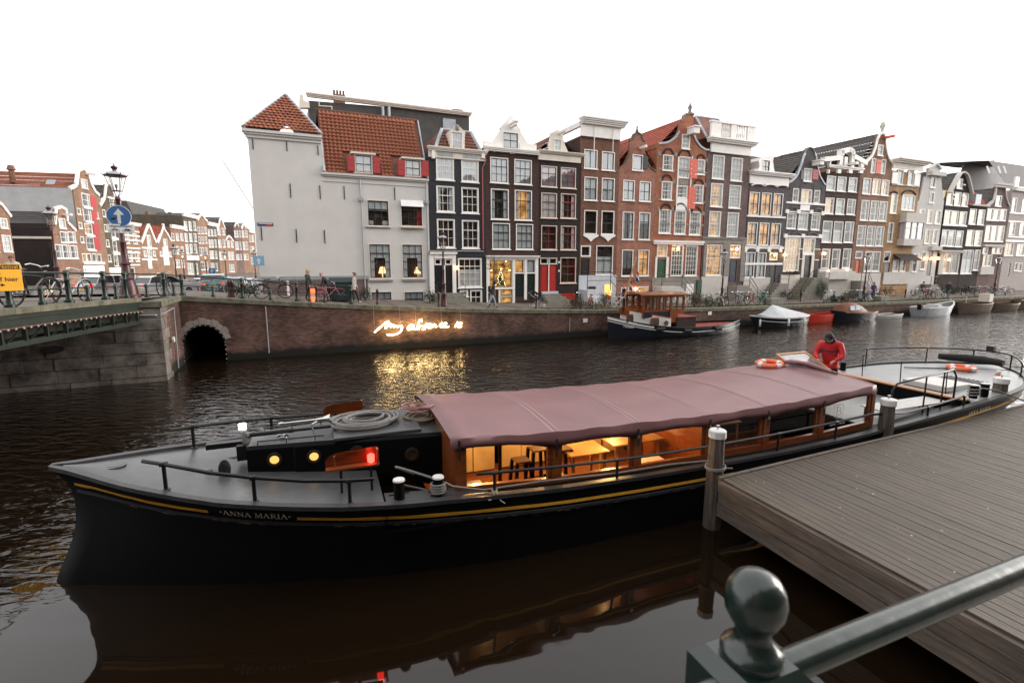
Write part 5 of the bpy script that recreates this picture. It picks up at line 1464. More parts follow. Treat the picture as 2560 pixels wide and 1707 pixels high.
WBT=[(0,0),(0.15,0.14),(1.57,0.71),(3,1.22),(5.05,1.77),(7.1,2.06),(9,2.12),(18,2.1),(20,1.85),(22,1.2),(23.2,0.6),(24,0.0)]
def zsh(a):return interp(a,[(0,1.92),(0.6,1.83),(1.3,1.72),(2.0,1.62),(2.7,1.545),(3.5,1.475),(4.3,1.41),(5.1,1.355),(6.6,1.25),(8,1.165),(9.5,1.12),(11,1.10),(13,1.10),(15,1.15),(16.7,1.24),(18.9,1.39),(20.4,1.50),(22,1.57),(25,1.66)])
def smooth(tab,x):
 return(interp(x-0.12,tab)+2*interp(x,tab)+interp(x+0.12,tab))/4 if tab[0][0]+0.3<x<tab[-1][0]-0.3 else interp(x,tab)
def stem(z):return interp(z,[(-0.5,-0.02),(0.1,0.0),(0.32,0.14),(0.77,0.31),(1.05,0.37),(1.4,0.375),(1.62,0.33),(1.8,0.20),(1.92,0.05)])
def tail(z):return interp(z,[(-0.5,23.0),(0,23.6),(0.9,24.5),(1.3,24.85),(1.7,24.9)])
def hw(a,z):
 f=z/zsh(a)
 return hw2(a,z,f*zsh(0),f*zsh(25))
lam=[0,.002,.006,.012,.02,.032,.047,.065,.085,.108,.135,.165,.2,.24,.29,.35,.42,.5,.58,.66,.74,.79,.83,.865,.895,.92,.94,.957,.97,.98,.988,.994,.998,1.0]
fr_=[-0.25,0.0,0.12,0.25,0.38,0.5,0.62,0.72,0.80,0.86,0.92,0.96,1.0]
def hullpt(f,t):
 zb,ze_=f*zsh(0),f*zsh(25)
 a=stem(zb)+(tail(ze_)-stem(zb))*t
 z=f*zsh(a)
 return a,(0.0 if t in(0,1)else hw2(a,z,zb,ze_)),z
def hw2(a,z,zb,ze_):
 t=max(0.0,min(1.0,z/zsh(a)))**1.25
 if a<12:wa=ha=a-stem(zb)
 else:wa,ha=24.0-(tail(ze_)-a),24.9-(tail(ze_)-a)
 return max(0,smooth(WBT,wa))*(1-t)+max(0,smooth(HBT,ha))*t
g=MB()
for sgn in(-1,1):
 rings=[]
 for f in fr_:
  row=[]
  for t in lam:
   a,w,z=hullpt(f,t)
   row.append((a,sgn*w,z))
  rings.append(row)
 g.loft(rings,closed=False,cap=False)
hull=g.build('hull','hull_black',boat,smooth=50,fix=False)
def rimstrip(mb,a0,a1,o0,o1,dz0,dz1,sgn,k=40,aa=None):
 """band that follows the gunwale: o = offset inward from the hull edge, dz relative to the sheer"""
 rings=[]
 for i in range(k+1):
  a=a0+(a1-a0)*i/k
  zz=zsh(a)
  w=hw(a,zz)if aa is None else aa(a)
  wb_=hw(a,zz+(dz0 if dz0<-0.02 else 0))
  rings.append([(a,sgn*max(0,w-o0),zz+dz0),(a,sgn*max(0,w-o1),zz+dz0),(a,sgn*max(0,w-o1),zz+dz1),(a,sgn*max(0,w-o0),zz+dz1)])
 mb.loft(rings)
for sgn in(-1,1):
 g=MB();rimstrip(g,0.14,24.82,-0.03,0.10,-0.035,0.03,sgn,90);g.build('gunwale','hull_grey',boat,smooth=50)
def hullband(d0,d1,out,a0,a1,sgn,k=60):
 g=MB();rings=[]
 for i in range(k+1):
  a=a0+(a1-a0)*i/k
  z0_,z1_=zsh(a)-d0,zsh(a)-d1
  w0,w1=hw(a,z0_),hw(a,z1_)
  rings.append([(a,sgn*(w0-0.02),z0_),(a,sgn*(w0+out),z0_),(a,sgn*(w1+out),z1_),(a,sgn*(w1-0.02),z1_)])
 g.loft(rings)
 return g
for sgn in(-1,1):
 hullband(0.385,0.335,0.035,0.46,24.2,sgn,90).build('rubbing_strake','hull_grey',boat,smooth=40)
 hullband(0.43,0.40,0.02,0.46,24.0,sgn,90).build('rubbing_strake','hull_black',boat,smooth=40)
hullband(0.285,0.232,0.006,0.43,2.42,-1,24).build('yellow_stripe','stripe_yellow',boat)
hullband(0.285,0.232,0.006,3.66,11.2,-1,50).build('yellow_stripe','stripe_yellow',boat)
hullband(0.285,0.232,0.006,11.2,24.2,-1,60).build('yellow_stripe','stripe_yellow',boat)
hullband(0.285,0.232,0.006,0.43,24.2,1,80).build('yellow_stripe','stripe_yellow',boat)
pm('chip',(0.24,0.15,0.10),0.8,var=0.5,scale=30)
rc=random.Random(5)
g=MB()
for i in range(60):
 a=rc.uniform(1.2,11.0);L=rc.uniform(0.02,0.16);d=rc.choice((0.405,0.44,0.39))+rc.uniform(-.006,.006)
 z0_=zsh(a)-d
 o=0.0235 if d>.395 else 0.0375
 if d>.43:o=0.002
 g.add([(a,-(hw(a,z0_)+o),z0_),(a+L,-(hw(a+L,z0_)+o),zsh(a+L)-d),(a+L,-(hw(a+L,z0_+.01)+o),zsh(a+L)-d+rc.uniform(.006,.014)),(a,-(hw(a,z0_+.01)+o),z0_+.01)],[(0,1,2,3)])
tag(g.build('worn_paint','chip',boat),kind='stuff')
# serif lettering
def glyph(ch):
 S=[]
 def st(x0,y0,x1,y1,w):
  d=Vector((x1-x0,y1-y0)).normalized();nn=Vector((-d.y,d.x))*w/2
  S.append([(x0+nn.x,y0+nn.y),(x0-nn.x,y0-nn.y),(x1-nn.x,y1-nn.y),(x1+nn.x,y1+nn.y)])
 def sf(x,y,w):S.append([(x-w/2,y-.02),(x+w/2,y-.02),(x+w/2,y+.03),(x-w/2,y+.03)])
 if ch=='A':st(.08,0,.40,1,.07);st(.38,1,.74,0,.15);st(.2,.36,.62,.36,.06);sf(.08,.0,.26);sf(.74,0,.3);wd=.86
 elif ch=='N':st(.14,0,.14,1,.07);st(.12,1,.72,.02,.15);st(.72,0,.72,1,.07);sf(.14,0,.28);sf(.10,.97,.22);sf(.72,.97,.28);wd=.88
 elif ch=='M':st(.12,0,.17,1,.07);st(.16,1,.5,.08,.15);st(.5,.06,.82,1,.07);st(.83,1,.88,0,.15);sf(.12,0,.26);sf(.88,0,.3);sf(.14,.97,.2);sf(.86,.97,.2);wd=1.02
 elif ch=='R':st(.18,0,.18,1,.15);st(.18,.97,.46,.95,.06);st(.46,.96,.60,.82,.1);st(.60,.84,.60,.66,.14);st(.60,.68,.44,.5,.1);st(.44,.51,.2,.5,.06);st(.36,.5,.74,0,.14);sf(.18,0,.32);sf(.76,0,.2);sf(.14,.97,.22);wd=.82
 elif ch=='I':st(.2,0,.2,1,.15);sf(.2,0,.34);sf(.2,.97,.34);wd=.42
 elif ch=='*':
  for k in range(3):st(.2+.17*math.cos(R(60*k+30)),.5+.17*math.sin(R(60*k+30)),.2-.17*math.cos(R(60*k+30)),.5-.17*math.sin(R(60*k+30)),.09)
  wd=.46
 else:wd=.34
 return S,wd
def letter_row(txt,a0,hgt,dz,par,sgn=-1,sc=1.0):
 x=a0
 for ch in txt:
  S,wd=glyph(ch)
  if S:
   g=MB()
   for q_ in S:
    vs=[]
    for px_,py_ in q_:
     a=x+px_*hgt*sc;z=zsh(a)-dz+py_*hgt
     vs.append((a,sgn*(hw(a,z)+0.007),z))
    g.add(vs,[(0,1,2,3)])
   g.build('letter','letter_cream',par)
  x+=(wd+0.06)*hgt*sc
 return x
letter_row('*ANNA MARIA*',2.58,0.105,0.275,boat,sc=1.02)
letter_row('ANNA MARIA',19.3,0.12,0.27,boat,sc=1.0)
# foredeck
def decksheet(mb,a0,a1,ins,dz,camber,k=24,w=None):
 rings=[]
 for i in range(k+1):
  a=a0+(a1-a0)*i/k
  hwid=max(0.01,hw(a,zsh(a))-ins)if w is None else w(a)
  rings.append([(a,hwid*j/6,zsh(a)+dz+camber*(1-(j/6)**2))for j in range(-6,7)])
 mb.loft(rings,closed=False,cap=False)
g=MB();decksheet(g,0.3,4.92,0.06,-0.03,0.05);g.build('foredeck','deck_plate',boat,smooth=40)
def side(a):return 0.42+0.45*(a-2.88)/3.32
for sgn in(-1,1):
 g=MB()
 rings=[[(a,sgn*(side(a)-0.02),0.9),(a,sgn*(hw(a,zsh(a))-0.03),0.9)]for a in(4.9,5.5,6.2)]
 g.loft(rings,closed=False,cap=False)
 g.add([(4.92,sgn*0.6,0.9),(4.92,sgn*2.0,0.9),(4.92,sgn*2.0,zsh(4.92)-0.02),(4.92,sgn*0.6,zsh(4.92)+0.02)],[(0,1,2,3)])
 g.build('side_well','hull_black',boat)
for sgn in(-1,1):
 g=MB();rimstrip(g,4.95,6.6,0.06,0.50,-0.06,-0.015,sgn,8);g.build('covering_board','deck_plate',boat)
for a,y in((0.95,0.0),(2.25,-0.25),(2.55,0.35)):
 r_=0.15 if a<1 else 0.09
 MB().lathe([(r_,0),(r_,0.012),(r_*0.7,0.014),(r_*0.66,0.02),(0.02,0.022)],20,(a,y,zsh(a)+0.015)).build('deck_lid','deck_plate',boat,smooth=40)
 # forward trunk cabin
tr=MB()
T0,T1,TZ=2.88,6.2,1.97
rings=[]
for a in(T0,3.6,3.62,4.9,T1):
 w=side(a)-(0.02 if a<3.61 else 0)
 zb=zsh(a)-0.02 if a<4.92 else 0.9
 rings.append([(a,-w,zb),(a,w,zb),(a,w,TZ-0.05),(a,w-0.03,TZ),(a,-w+0.03,TZ),(a,-w,TZ-0.05)])
tr.loft(rings);trunk=tr.build('trunk_cabin','hull_black',boat,smooth=30)
g=MB();g.loft([[(a,-(side(a)-.05),TZ+.003),(a,side(a)-.05,TZ+.003),(a,side(a)-.05,TZ+.012),(a,-(side(a)-.05),TZ+.012)]for a in(T0+.04,T1)]);g.build('cabin_roof','deck_plate',trunk)
g=MB();g.chamfer_box(4.25,-0.68,TZ+0.013,5.75,0.68,TZ+0.075,0.01);g.build('hatch','deck_plate',trunk)
for a in(3.3,3.92,4.62,5.55):
 z=1.735 if a<5 else 1.62
 lit=a<4.5
 r_=0.075 if lit else 0.085
 ang=math.atan(0.45/3.32)
 for sgn in(-1,1):
  o=MB().lathe([(r_,0),(r_+.045,0.0),(r_+.04,0.03),(r_,0.035),(r_-0.005,0.0)],20).build('porthole','bronze',trunk,smooth=40)
  o.location=(a,sgn*side(a),z);o.rotation_euler=(R(90)if sgn<0 else R(-90),0,0)
  MB().lathe([(0.001,0),(r_,0.0),(r_,0.012),(0.001,0.012)],20).build('pane','porthole_lit' if lit else 'bronze_glass',o)
for y,a0,a1 in((-0.36,3.05,4.1),(0.33,3.1,4.2)):
 g=MB();z=TZ+0.07
 g.tube([(a0,y,TZ),(a0,y,z),(a1,y*1.3,z+.01)],0.012,6)
 for a in(a0+.45,a1-.15):g.tube([(a,y*(1+.3*(a-a0)/(a1-a0)),TZ),(a,y*(1+.3*(a-a0)/(a1-a0)),z)],0.01,6)
 g.build('grab_rail','iron_black',trunk)
MB().tube([(2.9,-0.05,TZ+.10),(4.3,-0.12,TZ+0.12)],0.028,8).tube([(2.9,-0.05,TZ+.10),(3.6,-0.085,TZ+.11)],0.04,8).build('mast_pole','iron_black',trunk,smooth=40)
hn=MB().lathe([(0.02,0),(0.035,0.05),(0.02,0.1),(0.022,0.6),(0.035,0.75),(0.075,0.86),(0.085,0.88),(0.06,0.86)],14).build('horn','chrome',trunk,smooth=50);hn.location=(3.35,0.12,TZ+0.19);hn.rotation_euler=(R(8),R(87),0)
MB().tube([(3.95,-0.2,TZ+.02),(3.9,-0.16,TZ+.2),(4.05,0.1,TZ+.2)],0.02,6).build('horn_bracket','chrome',trunk)
MB().lathe([(0.10,0),(0.10,0.05),(0.06,0.06),(0.02,0.05)],16,(3.42,-0.12,TZ)).build('roof_vent','chrome',trunk,smooth=40)
MB().cbox((2.78,0.0,1.80),(0.16,0.34,0.26)).cbox((2.5,0.05,1.92),(0.55,0.14,0.09)).build('mast_step','iron_black',trunk)
g=MB();g.tube([(2.82,-.02,1.95),(2.82,-.02,2.17)],0.045,10);sl_=g.build('searchlight','rope_grey',trunk,smooth=50)
MB().lathe([(0.01,-0.05),(0.06,-0.045),(0.06,0.045),(0.01,0.05)],12,(2.80,-0.03,2.23)).build('searchlight_glass','lamp_white',sl_,smooth=50)
MB().loft([[(2.55+.09*math.cos(t)*q,-0.42,1.66+.16*math.sin(t)*q)for t in[k*math.pi/8 for k in range(16)]]for q in(1.0,)]+[[(2.55+.09*math.cos(t)*q,y,1.66+.16*math.sin(t)*q)for t in[k*math.pi/8 for k in range(16)]]for y,q in((-0.46,1.0),(-0.48,0.7))]).build('rubber_fender','fender_black',trunk,smooth=60)
# coiled ropes on the trunk: things that lie there
def coil(name,label,c,r0,r1,turns,th,mat,seed=1,ex=1.0,z_up=0.05,lump=0.03):
 rr_=random.Random(seed);pts=[]
 n_=int(turns*16)
 ph=[rr_.uniform(0,6.28)for _ in range(4)]
 for i in range(n_+1):
  t=2*math.pi*i/16
  f=i/n_
  r_=r0+(r1-r0)*(0.5+0.5*math.sin(t*0.23+ph[0]))
  pts.append((c[0]+ex*r_*math.cos(t)+0.06*math.sin(t*.31+ph[1]),c[1]+r_*math.sin(t)*0.8+0.05*math.sin(t*.41+ph[2]),c[2]+th+z_up*f+lump*abs(math.sin(t*.5+ph[3]))))
 g=MB();g.tube(pts,th,6)
 o=g.build(name,mat,smooth=60);o.location=BF.w(0,0);o.rotation_euler=(0,0,BA)
 tag(o,label,'rope' if 'rope' in name else 'hose')
 return o
coil('rope_coil','thick grey mooring rope coiled loosely on the black cabin hatch',(4.85,-0.05,TZ+0.075),0.30,0.52,7,0.028,'rope_grey',3,1.15,0.08)
coil('rope_coil','tan rope coil underneath the pink hose by the canopy',(5.85,0.0,TZ+0.012),0.24,0.34,6,0.022,'rope_tan',8,0.85,0.06)
coil('hose_coil','pink rubber hose coiled on top of the tan rope',(5.84,0.02,TZ+0.13),0.18,0.34,7,0.013,'hose_pink',5,0.85,0.14,0.06)
# side light boards
for sgn,nm,lamp_m,lb in((-1,'lamp_red','lamp_red','near'),(1,'lamp_green','lamp_off','far')):
 y=sgn*1.45
 g=MB();zz=1.86
 g.poly([(4.10,zz),(4.88,zz),(4.88,zz+.235),(4.28,zz+.205),(4.16,zz+.17),(4.10,zz+.1)],y-sgn*0.01,y+sgn*0.02-sgn*0.03)
 g.box(4.10,min(y,y+sgn*.14),zz-0.035,4.90,max(y,y+sgn*.14),zz-0.004)
 g.box(4.865,min(y+sgn*.01,y+sgn*.13),zz,4.895,max(y+sgn*.01,y+sgn*.13),zz+.225)
 g.box(4.22,min(y+sgn*.01,y+sgn*.05),zz,4.25,max(y+sgn*.01,y+sgn*.05),zz+.17)
 bo=g.build('light_board','varnish_along',boat)
 g=MB()
 for a in(4.32,4.78):g.tube([(a,y,zsh(a)-.02),(a,y,zz)],0.022,6)
 g.build('board_post','iron_black',bo)
 if sgn<0:
  MB().lathe([(0.04,0),(0.055,0.02),(0.055,0.12),(0.03,0.14)],12,(4.78,y+sgn*.07,zz+.01)).build('red_lamp','lamp_red',bo,smooth=50)
  ld=bpy.data.lights.new('red_lamp_light','POINT');ld.energy=0.7;ld.color=(1,0.05,0.03);ld.shadow_soft_size=0.05
  lo=link('red_lamp_light',ld,bo,(4.78,y+sgn*.14,zz+.16))
  # rails
def rail(nm,top,posts,r=0.028,mat='iron_black',parent=None):
 g=MB();g.tube(top,r,8)
 for b_,t_ in posts:
  g.tube([b_,t_],r*0.95,8);g.lathe([(r*2,0),(r*2,.012),(r,.03)],8,b_)
  g.tube([(t_[0]-.05,t_[1],t_[2]),(t_[0]+.05,t_[1],t_[2])],r*1.25,8)
 return g.build(nm,mat,parent or boat,smooth=45)
for sgn in(-1,1):
 pp=lambda a:sgn*(hw(a,zsh(a))-0.16-0.1*max(0,1-a/3))
 tp=[(a,pp(a),z)for a,z in((1.55,2.07),(1.85,2.04),(2.5,1.95),(3.1,1.88),(3.8,1.80),(4.4,1.765),(4.78,1.75))]
 rail('bow_rail',tp,[((a,pp(a),zsh(a)-.01),(a,pp(a),interp(a,[(q_[0],q_[2])for q_ in tp])))for a in(1.85,3.1,4.42)],0.03)
 y=sgn*2.08
 tp=[(a,y,z)for a,z in((6.36,1.645),(6.66,1.625),(8,1.545),(9.0,1.50),(10,1.48),(11.1,1.475),(12.8,1.50),(14.5,1.55),(15.6,1.60))]
 rail('side_rail',tp,[((a,y,zsh(a)),(a,y,interp(a,[(q_[0],q_[2])for q_ in tp])))for a in(6.66,9.0,11.1,12.9,14.6)],0.027)
 # bollards on the near side and far side
for sgn in(-1,1):
 for a in(5.16,5.78):
  y=sgn*(hw(a,zsh(a))-0.28)
  g=MB();g.lathe([(0.085,0),(0.085,0.27),(0.095,0.275),(0.095,0.30)],18,(a,y,zsh(a)-.02));bo=g.build('bollard','hull_black',boat,smooth=40)
  MB().lathe([(0.096,0.301),(0.088,0.325),(0.02,0.33)],18,(a,y,zsh(a)-.02)).build('bollard_cap','white_cap',bo,smooth=30)
  MB().tube([(a-.16,y,zsh(a)+.06),(a+.16,y,zsh(a)+.06)],0.014,6).build('bollard_pin','iron_black',bo)
y=-(hw(5.78,zsh(5.78))-0.28)
g=MB()
pts=[]
for i in range(60):
 t=i*0.42;pts.append((5.78+.115*math.cos(t),y+.115*math.sin(t),zsh(5.78)+0.03+0.0028*i))
pts+=[(6.0,y-.05,zsh(6)+.13),(6.5,-2.0,zsh(6.5)+.06),(7.6,-2.03,zsh(7.6)+.12),(9.0,-2.05,zsh(9)+.10),(10.2,-2.06,zsh(10.2)+.12),(11.3,-2.2,1.22)]
g.tube(pts,0.02,6)
pts=[(5.78,y+.12,zsh(5.78)+.2)]+[(5.78-.75*math.sin(t)*.8,y+.12+.25*t,zsh(5.78)+.2+.28*math.sin(t*1.05)-.25*t/3)for t in[k*.3 for k in range(1,10)]]
g.tube(pts,0.02,6)
g.tube([(4.98,-1.55,0.98),(5.1,-1.2,1.1),(5.35,-1.05,1.18),(5.7,-1.2,1.1),(5.55,-1.5,1.05),(5.2,-1.45,1.0),(5.0,-1.2,.95)],0.02,6)
o=g.build('mooring_rope','rope_grey',smooth=60);o.location=BF.w(0,0);o.rotation_euler=(0,0,BA);tag(o,'grey mooring rope wound round the white topped bollard and along the rail','rope')
g=MB()
for k in range(3):g.tube([(6.66+.045*math.cos(t),-2.08+.045*math.sin(t),zsh(6.66)+.04+.02*k)for t in[q_*.7 for q_ in range(10)]],0.009,5)
g.tube([(6.64,-2.13,zsh(6.66)+.05),(6.58,-2.17,zsh(6.66)-.03),(6.52,-2.19,zsh(6.66)-.02)],0.009,5);g.tube([(6.68,-2.13,zsh(6.66)+.05),(6.74,-2.18,zsh(6.66)-.08),(6.8,-2.2,zsh(6.66)-.12)],0.009,5)
o=g.build('rope_knot','rope_pale');o.location=BF.w(0,0);o.rotation_euler=(0,0,BA);tag(o,'short pale cord knotted round the foot of the side rail','rope')
# saloon: sides, posts, panes
ST_=[6.14,7.9,9.6,11.3,12.85,14.5,16.2]
EDG=[(6.14,2.04),(7.9,1.84),(9.6,1.81),(11.3,1.80),(12.85,1.81),(14.5,1.86),(16.2,1.99)]
FOLD=[(6.14,2.18),(7.9,2.07),(9.6,2.04),(11.3,2.00),(12.85,2.02),(14.5,2.08),(16.2,2.17)]
FAR=1.34
SIL=[(6.14,1.28),(7.9,1.16),(9.6,1.13),(11.3,1.12),(12.85,1.13),(14.5,1.16),(16.2,1.25)]
PW=1.74
g=MB();g.box(6.1,-1.70,0.08,16.3,1.70,0.12);g.build('cabin_floor','varnish_along',boat)
for sgn in(-1,1):
 g=MB();rimstrip(g,6.2,19.6,0.06,0.42,-0.10,-0.05,sgn,30);g.build('side_deck','hull_black',boat)
 for i in range(6):
  a0,a1=ST_[i],ST_[i+1]
  y=-PW if sgn<0 else FAR
  s0,s1,e0_,e1_=interp(a0,SIL),interp(a1,SIL),interp(a0,EDG),interp(a1,EDG)
  yo,yi=(y-.03,y+.03)
  def bar(aa,za,ab_,zb_,hh,mat='varnish_along',yy=(yo,yi)):
   return MB().add([(aa,yy[0],za),(ab_,yy[0],zb_),(ab_,yy[1],zb_),(aa,yy[1],za),(aa,yy[0],za+hh),(ab_,yy[0],zb_+hh),(ab_,yy[1],zb_+hh),(aa,yy[1],za+hh)],[(0,1,2,3),(4,5,6,7),(0,1,5,4),(1,2,6,5),(2,3,7,6),(3,0,4,7)])
  bar(a0+.06,s0-.32,a1-.06,s1-.32,0.22,'varnish_along').build('side_panel','varnish_along',boat)
  w=bar(a0+.062,s0-.098,a1-.062,s1-.098,0.15,yy=(y-.045,y+.035)).build('side_window','varnish_along',boat)
  MB().box(a0+.06,y-.03,s0,a0+.14,y+.03,e0_+.05).build('frame','varnish',w)
  MB().box(a1-.14,y-.03,s1,a1-.06,y+.03,e1_+.05).build('frame','varnish',w)
  k=8
  rings=[[(a0+.06+(a1-a0-.12)*j/k,yy,(e0_*(1-j/k)+e1_*j/k)+dz+.07*math.sin(math.pi*j/k))for yy,dz in((y-.03,-.06),(y+.03,-.06),(y+.03,.05),(y-.03,.05))]for j in range(k+1)]
  MB().loft(rings).build('head_rail','varnish_along',w)
  MB().add([(a0+.14,y+.004,s0+.05),(a1-.14,y+.004,s1+.05),(a1-.14,y+.004,e1_+.03),(a0+.14,y+.004,e0_+.03)],[(0,1,2,3)]).build('pane','glass_cabin',w)
 for i,a in enumerate(ST_):
  MB().box(a-.055,(-PW if sgn<0 else FAR)-.05,interp(a,SIL)-.35,a+.055,(-PW if sgn<0 else FAR)+.05,interp(a,EDG)+.08).build('roof_post','varnish',boat)
def canopy_z(a,q_):
 e=interp(a,FOLD)
 for s0,s1 in zip(ST_,ST_[1:]):
  if s0<=a<=s1:
   t=(a-s0)/(s1-s0);break
 sag=math.sin(math.pi*t)
 return e+.11*(1-abs(q_)**1.6)-.03*(q_+1)-sag*(0.03*(1-q_*q_)+0.014)+0.014*math.sin(a*7+q_*9)*abs(q_)**3*sag
def cy(q_):return-.21+1.59*q_
g=MB();k=12
g.loft([[(6.08,cy(q_),.9),(6.13,cy(q_),.9),(6.13,cy(q_),canopy_z(6.14,q_)-.03),(6.08,cy(q_),canopy_z(6.14,q_)-.03)]for q_ in[-.97+1.94*j/k for j in range(k+1)]]);g.build('front_bulkhead','varnish',boat)
MB().box(11.27,-1.7,0.12,11.33,0.7,1.84).build('inner_bulkhead','varnish',boat)
for i,(a0,a1)in enumerate(zip(ST_[:3],ST_[1:4])):
 k=5
 for j in range(3):
  b0,b1=a0+.08+(a1-a0-.16)*j/3,a0+.08+(a1-a0-.16)*(j+1)/3-.02
  MB().box(b0,FAR-.1+.012*(j%2),0.20,b1,FAR-.08+.012*(j%2),1.95).build('blind','cream_cloth',boat)
MB().box(11.4,FAR-.08,0.15,16.2,FAR-.06,1.05).build('lining','hull_grey',boat)
# canopy
g=MB();rings=[]
AA=[]
for s0,s1 in zip(ST_,ST_[1:]):AA+=[s0+(s1-s0)*j/10 for j in range(10)]
AA.append(16.2)
AA[0]=6.0
CW=1.80
for a in AA:
 aa=max(a,6.14)
 t=0
 for s0,s1 in zip(ST_,ST_[1:]):
  if s0<=aa<=s1:t=(aa-s0)/(s1-s0);break
 low=interp(aa,EDG)-.03+.05*math.sin(math.pi*t)
 row=[(a,-CW-.02+.01*math.sin(a*11),low),(a,-CW-.025-.012*math.sin(a*5),(low+canopy_z(aa,-1))/2)]
 skw=.3*max(0,a-14.5)/1.7
 row+=[(a+skw*j/28,cy(-1+j/14),canopy_z(aa,-1+j/14))for j in range(29)]
 row+=[(a+skw,cy(1)+.025,(low+canopy_z(aa,1))/2),(a+skw,cy(1)+.02,low)]
 rings.append(row)
g.loft(rings,closed=False,cap=False)
can=g.build('canopy','canopy_mauve',boat,smooth=60,fix=False)
md=can.modifiers.new('thick','SOLIDIFY');md.thickness=0.012
for a in ST_[1:-1]:
 for da in(-.05,.05):
  g=MB();g.loft([[(a+da-.012,cy(q_/14),canopy_z(a,q_/14)+.016),(a+da+.012,cy(q_/14),canopy_z(a,q_/14)+.016)]for q_ in range(-14,15)],closed=False,cap=False);g.build('seam','canopy_seam',can)
for a in ST_[:-1]:
 z=interp(a,EDG)
 MB().box(a-.02,-CW-.05,z-.22,a+.02,-CW-.038,z+.12).build('strap','strap_black',can);MB().box(a-.028,-CW-.058,z-.06,a+.028,-CW-.05,z+.0).build('buckle','chrome',can)
g=MB()
for y in(-1.72,):
 g.tube([(16.22,y,1.05),(16.22,y,1.95),(16.2,y*.96,2.15)],[.07,.075,.085],10)
g.build('aft_hoop','canopy_mauve',can,smooth=60)
g=MB()
pts=[(16.18+.15*(q_+1),cy(q_),canopy_z(16.2,q_)-.03)for q_ in[-.96+1.92*j/20 for j in range(21)]];g.tube(pts,.055,8);g.build('aft_hem','canopy_mauve',can,smooth=60)
g=MB();rr_=random.Random(4)
for k in range(2):
 g.tube([(16.10+.15*(q_+1)-.2*k,cy(q_),canopy_z(16.2,q_)+.05+.05*k+.03*math.sin(q_*5+k))for q_ in(.55,.4,.2,0,-.2,-.4)],[.04,.07,.065-.02*k,.06,.05,.03],8)
g.build('rolled_flap','canopy_mauve',can,smooth=60)
for i,(a,y)in enumerate(((6.9,-.5),(7.6,.6),(8.8,.2),(10.4,.3),(9.6,-.9))):
 z=canopy_z(a,y/1.8)-.22
 g=MB();g.tube([(a,y,z+.2),(a,y,z+.05)],.006,5);bo=g.build('ceiling_lamp','iron_black',boat)
 MB().lathe([(.01,-.05),(.045,-.03),(.05,0),(.02,.05)],10,(a,y,z)).build('bulb','bulb_soft',bo,smooth=60)
 ld=bpy.data.lights.new('cabin_light','POINT');ld.energy=30.0;ld.color=(1,.58,.20);ld.shadow_soft_size=.06
 link('cabin_light',ld,bo,(a,y,z-.09))
 # furniture inside the saloon
def stool(x,y,h_,label,a=0.0):
 h_+=.2
 t=thing('bar_stool',label,'stool',BF.w(x,y,.12),BA+a,'bar stools inside the saloon')
 MB().chamfer_box(-.16,-.16,h_-.035,.16,.16,h_,.012).build('seat','seat_wood',t)
 for sx in(-1,1):
  for sy in(-1,1):
   MB().loft([[(sx*q_+dx,sy*q_+dy,z)for dx,dy in((-.03,-.03),(.03,-.03),(.03,.03),(-.03,.03))]for q_,z in((.2,0),(.14,h_-.036))]).build('leg','stool_black',t)
 g=MB()
 for s_ in(-1,1):g.box(-.17,s_*.172-.008,h_*.3,.17,s_*.172+.008,h_*.3+.02);g.box(s_*.172-.008,-.16,h_*.3+.021,s_*.172+.008,.16,h_*.3+.04)
 g.build('stretcher','stool_black',t)
stool(6.55,-1.28,.78,'black bar stool in the first window, nearest the bow')
stool(7.35,-1.25,.66,'low black bar stool at the right of the first window, nearest the pane')
stool(7.75,-.55,.80,'black bar stool half under the round white table')
stool(8.15,-1.3,.74,'black stool at the left edge of the second window, close to the pane')
stool(8.25,-.2,.84,'tall black stool behind in the second window, left of its neighbour')
stool(8.75,-.4,.86,'tallest black stool in the middle of the second window')
t=thing('round_table','round white table with a small pot in the first window','table',BF.w(7.55,.15,.12),BA)
MB().lathe([(.42,1.22),(.44,1.23),(.44,1.26),(.42,1.27)],28).build('top','table_white',t,smooth=40);MB().lathe([(.24,0),(.24,.02),(.04,.05),(.04,1.22)],12).build('leg','stool_black',t,smooth=40)
pt=thing('plant_pot','small terracotta pot on the round white table','pot',BF.w(7.72,.1,1.39),BA);MB().lathe([(.04,0),(.055,.1),(.05,.1),(.03,.02)],10).build('pot','tile_orange',pt,smooth=40)
def rtable(x,y,w,d,h_,label,mat):
 h_+=.2
 t=thing('table',label,'table',BF.w(x,y,.12),BA)
 MB().chamfer_box(-w/2,-d/2,h_-.04,w/2,d/2,h_,.01).build('top',mat,t)
 for sx in(-1,1):
  for sy in(-1,1):MB().box(sx*w*.42-.025,sy*d*.4-.025,0,sx*w*.42+.025,sy*d*.4+.025,h_-.042).build('leg',mat,t)
 return t
rtable(9.2,-.45,.9,.7,.80,'wooden table seen through the second window','table_wood');rtable(10.45,-.35,1.3,.75,.86,'long pale wooden table seen through the third window','table_wood')
rtable(10.3,-1.38,.6,.5,.70,'low white table at the sill of the third window','table_white')
vs_=thing('vase','dark vase standing on the long wooden table','vase',BF.w(10.55,-.4,1.18),BA);MB().lathe([(.06,0),(.1,.08),(.07,.2),(.09,.24)],12).build('body','stool_black',vs_,smooth=50)
for x in(12.1,13.4):
 rtable(x,.2,1.0,.7,.75,'wooden table in the %s unlit bay'%('first' if x<13 else 'second'),'table_wood')
wb_=thing('bench','brown wooden bench in the dim aft bays of the saloon','bench',BF.w(12.6,.85,.12),BA);MB().box(-1.1,-.2,.4,1.1,.25,.45).build('seat','varnish_along',wb_);MB().box(-1.1,.2,.46,1.1,.25,.95).build('backrest','varnish_along',wb_)
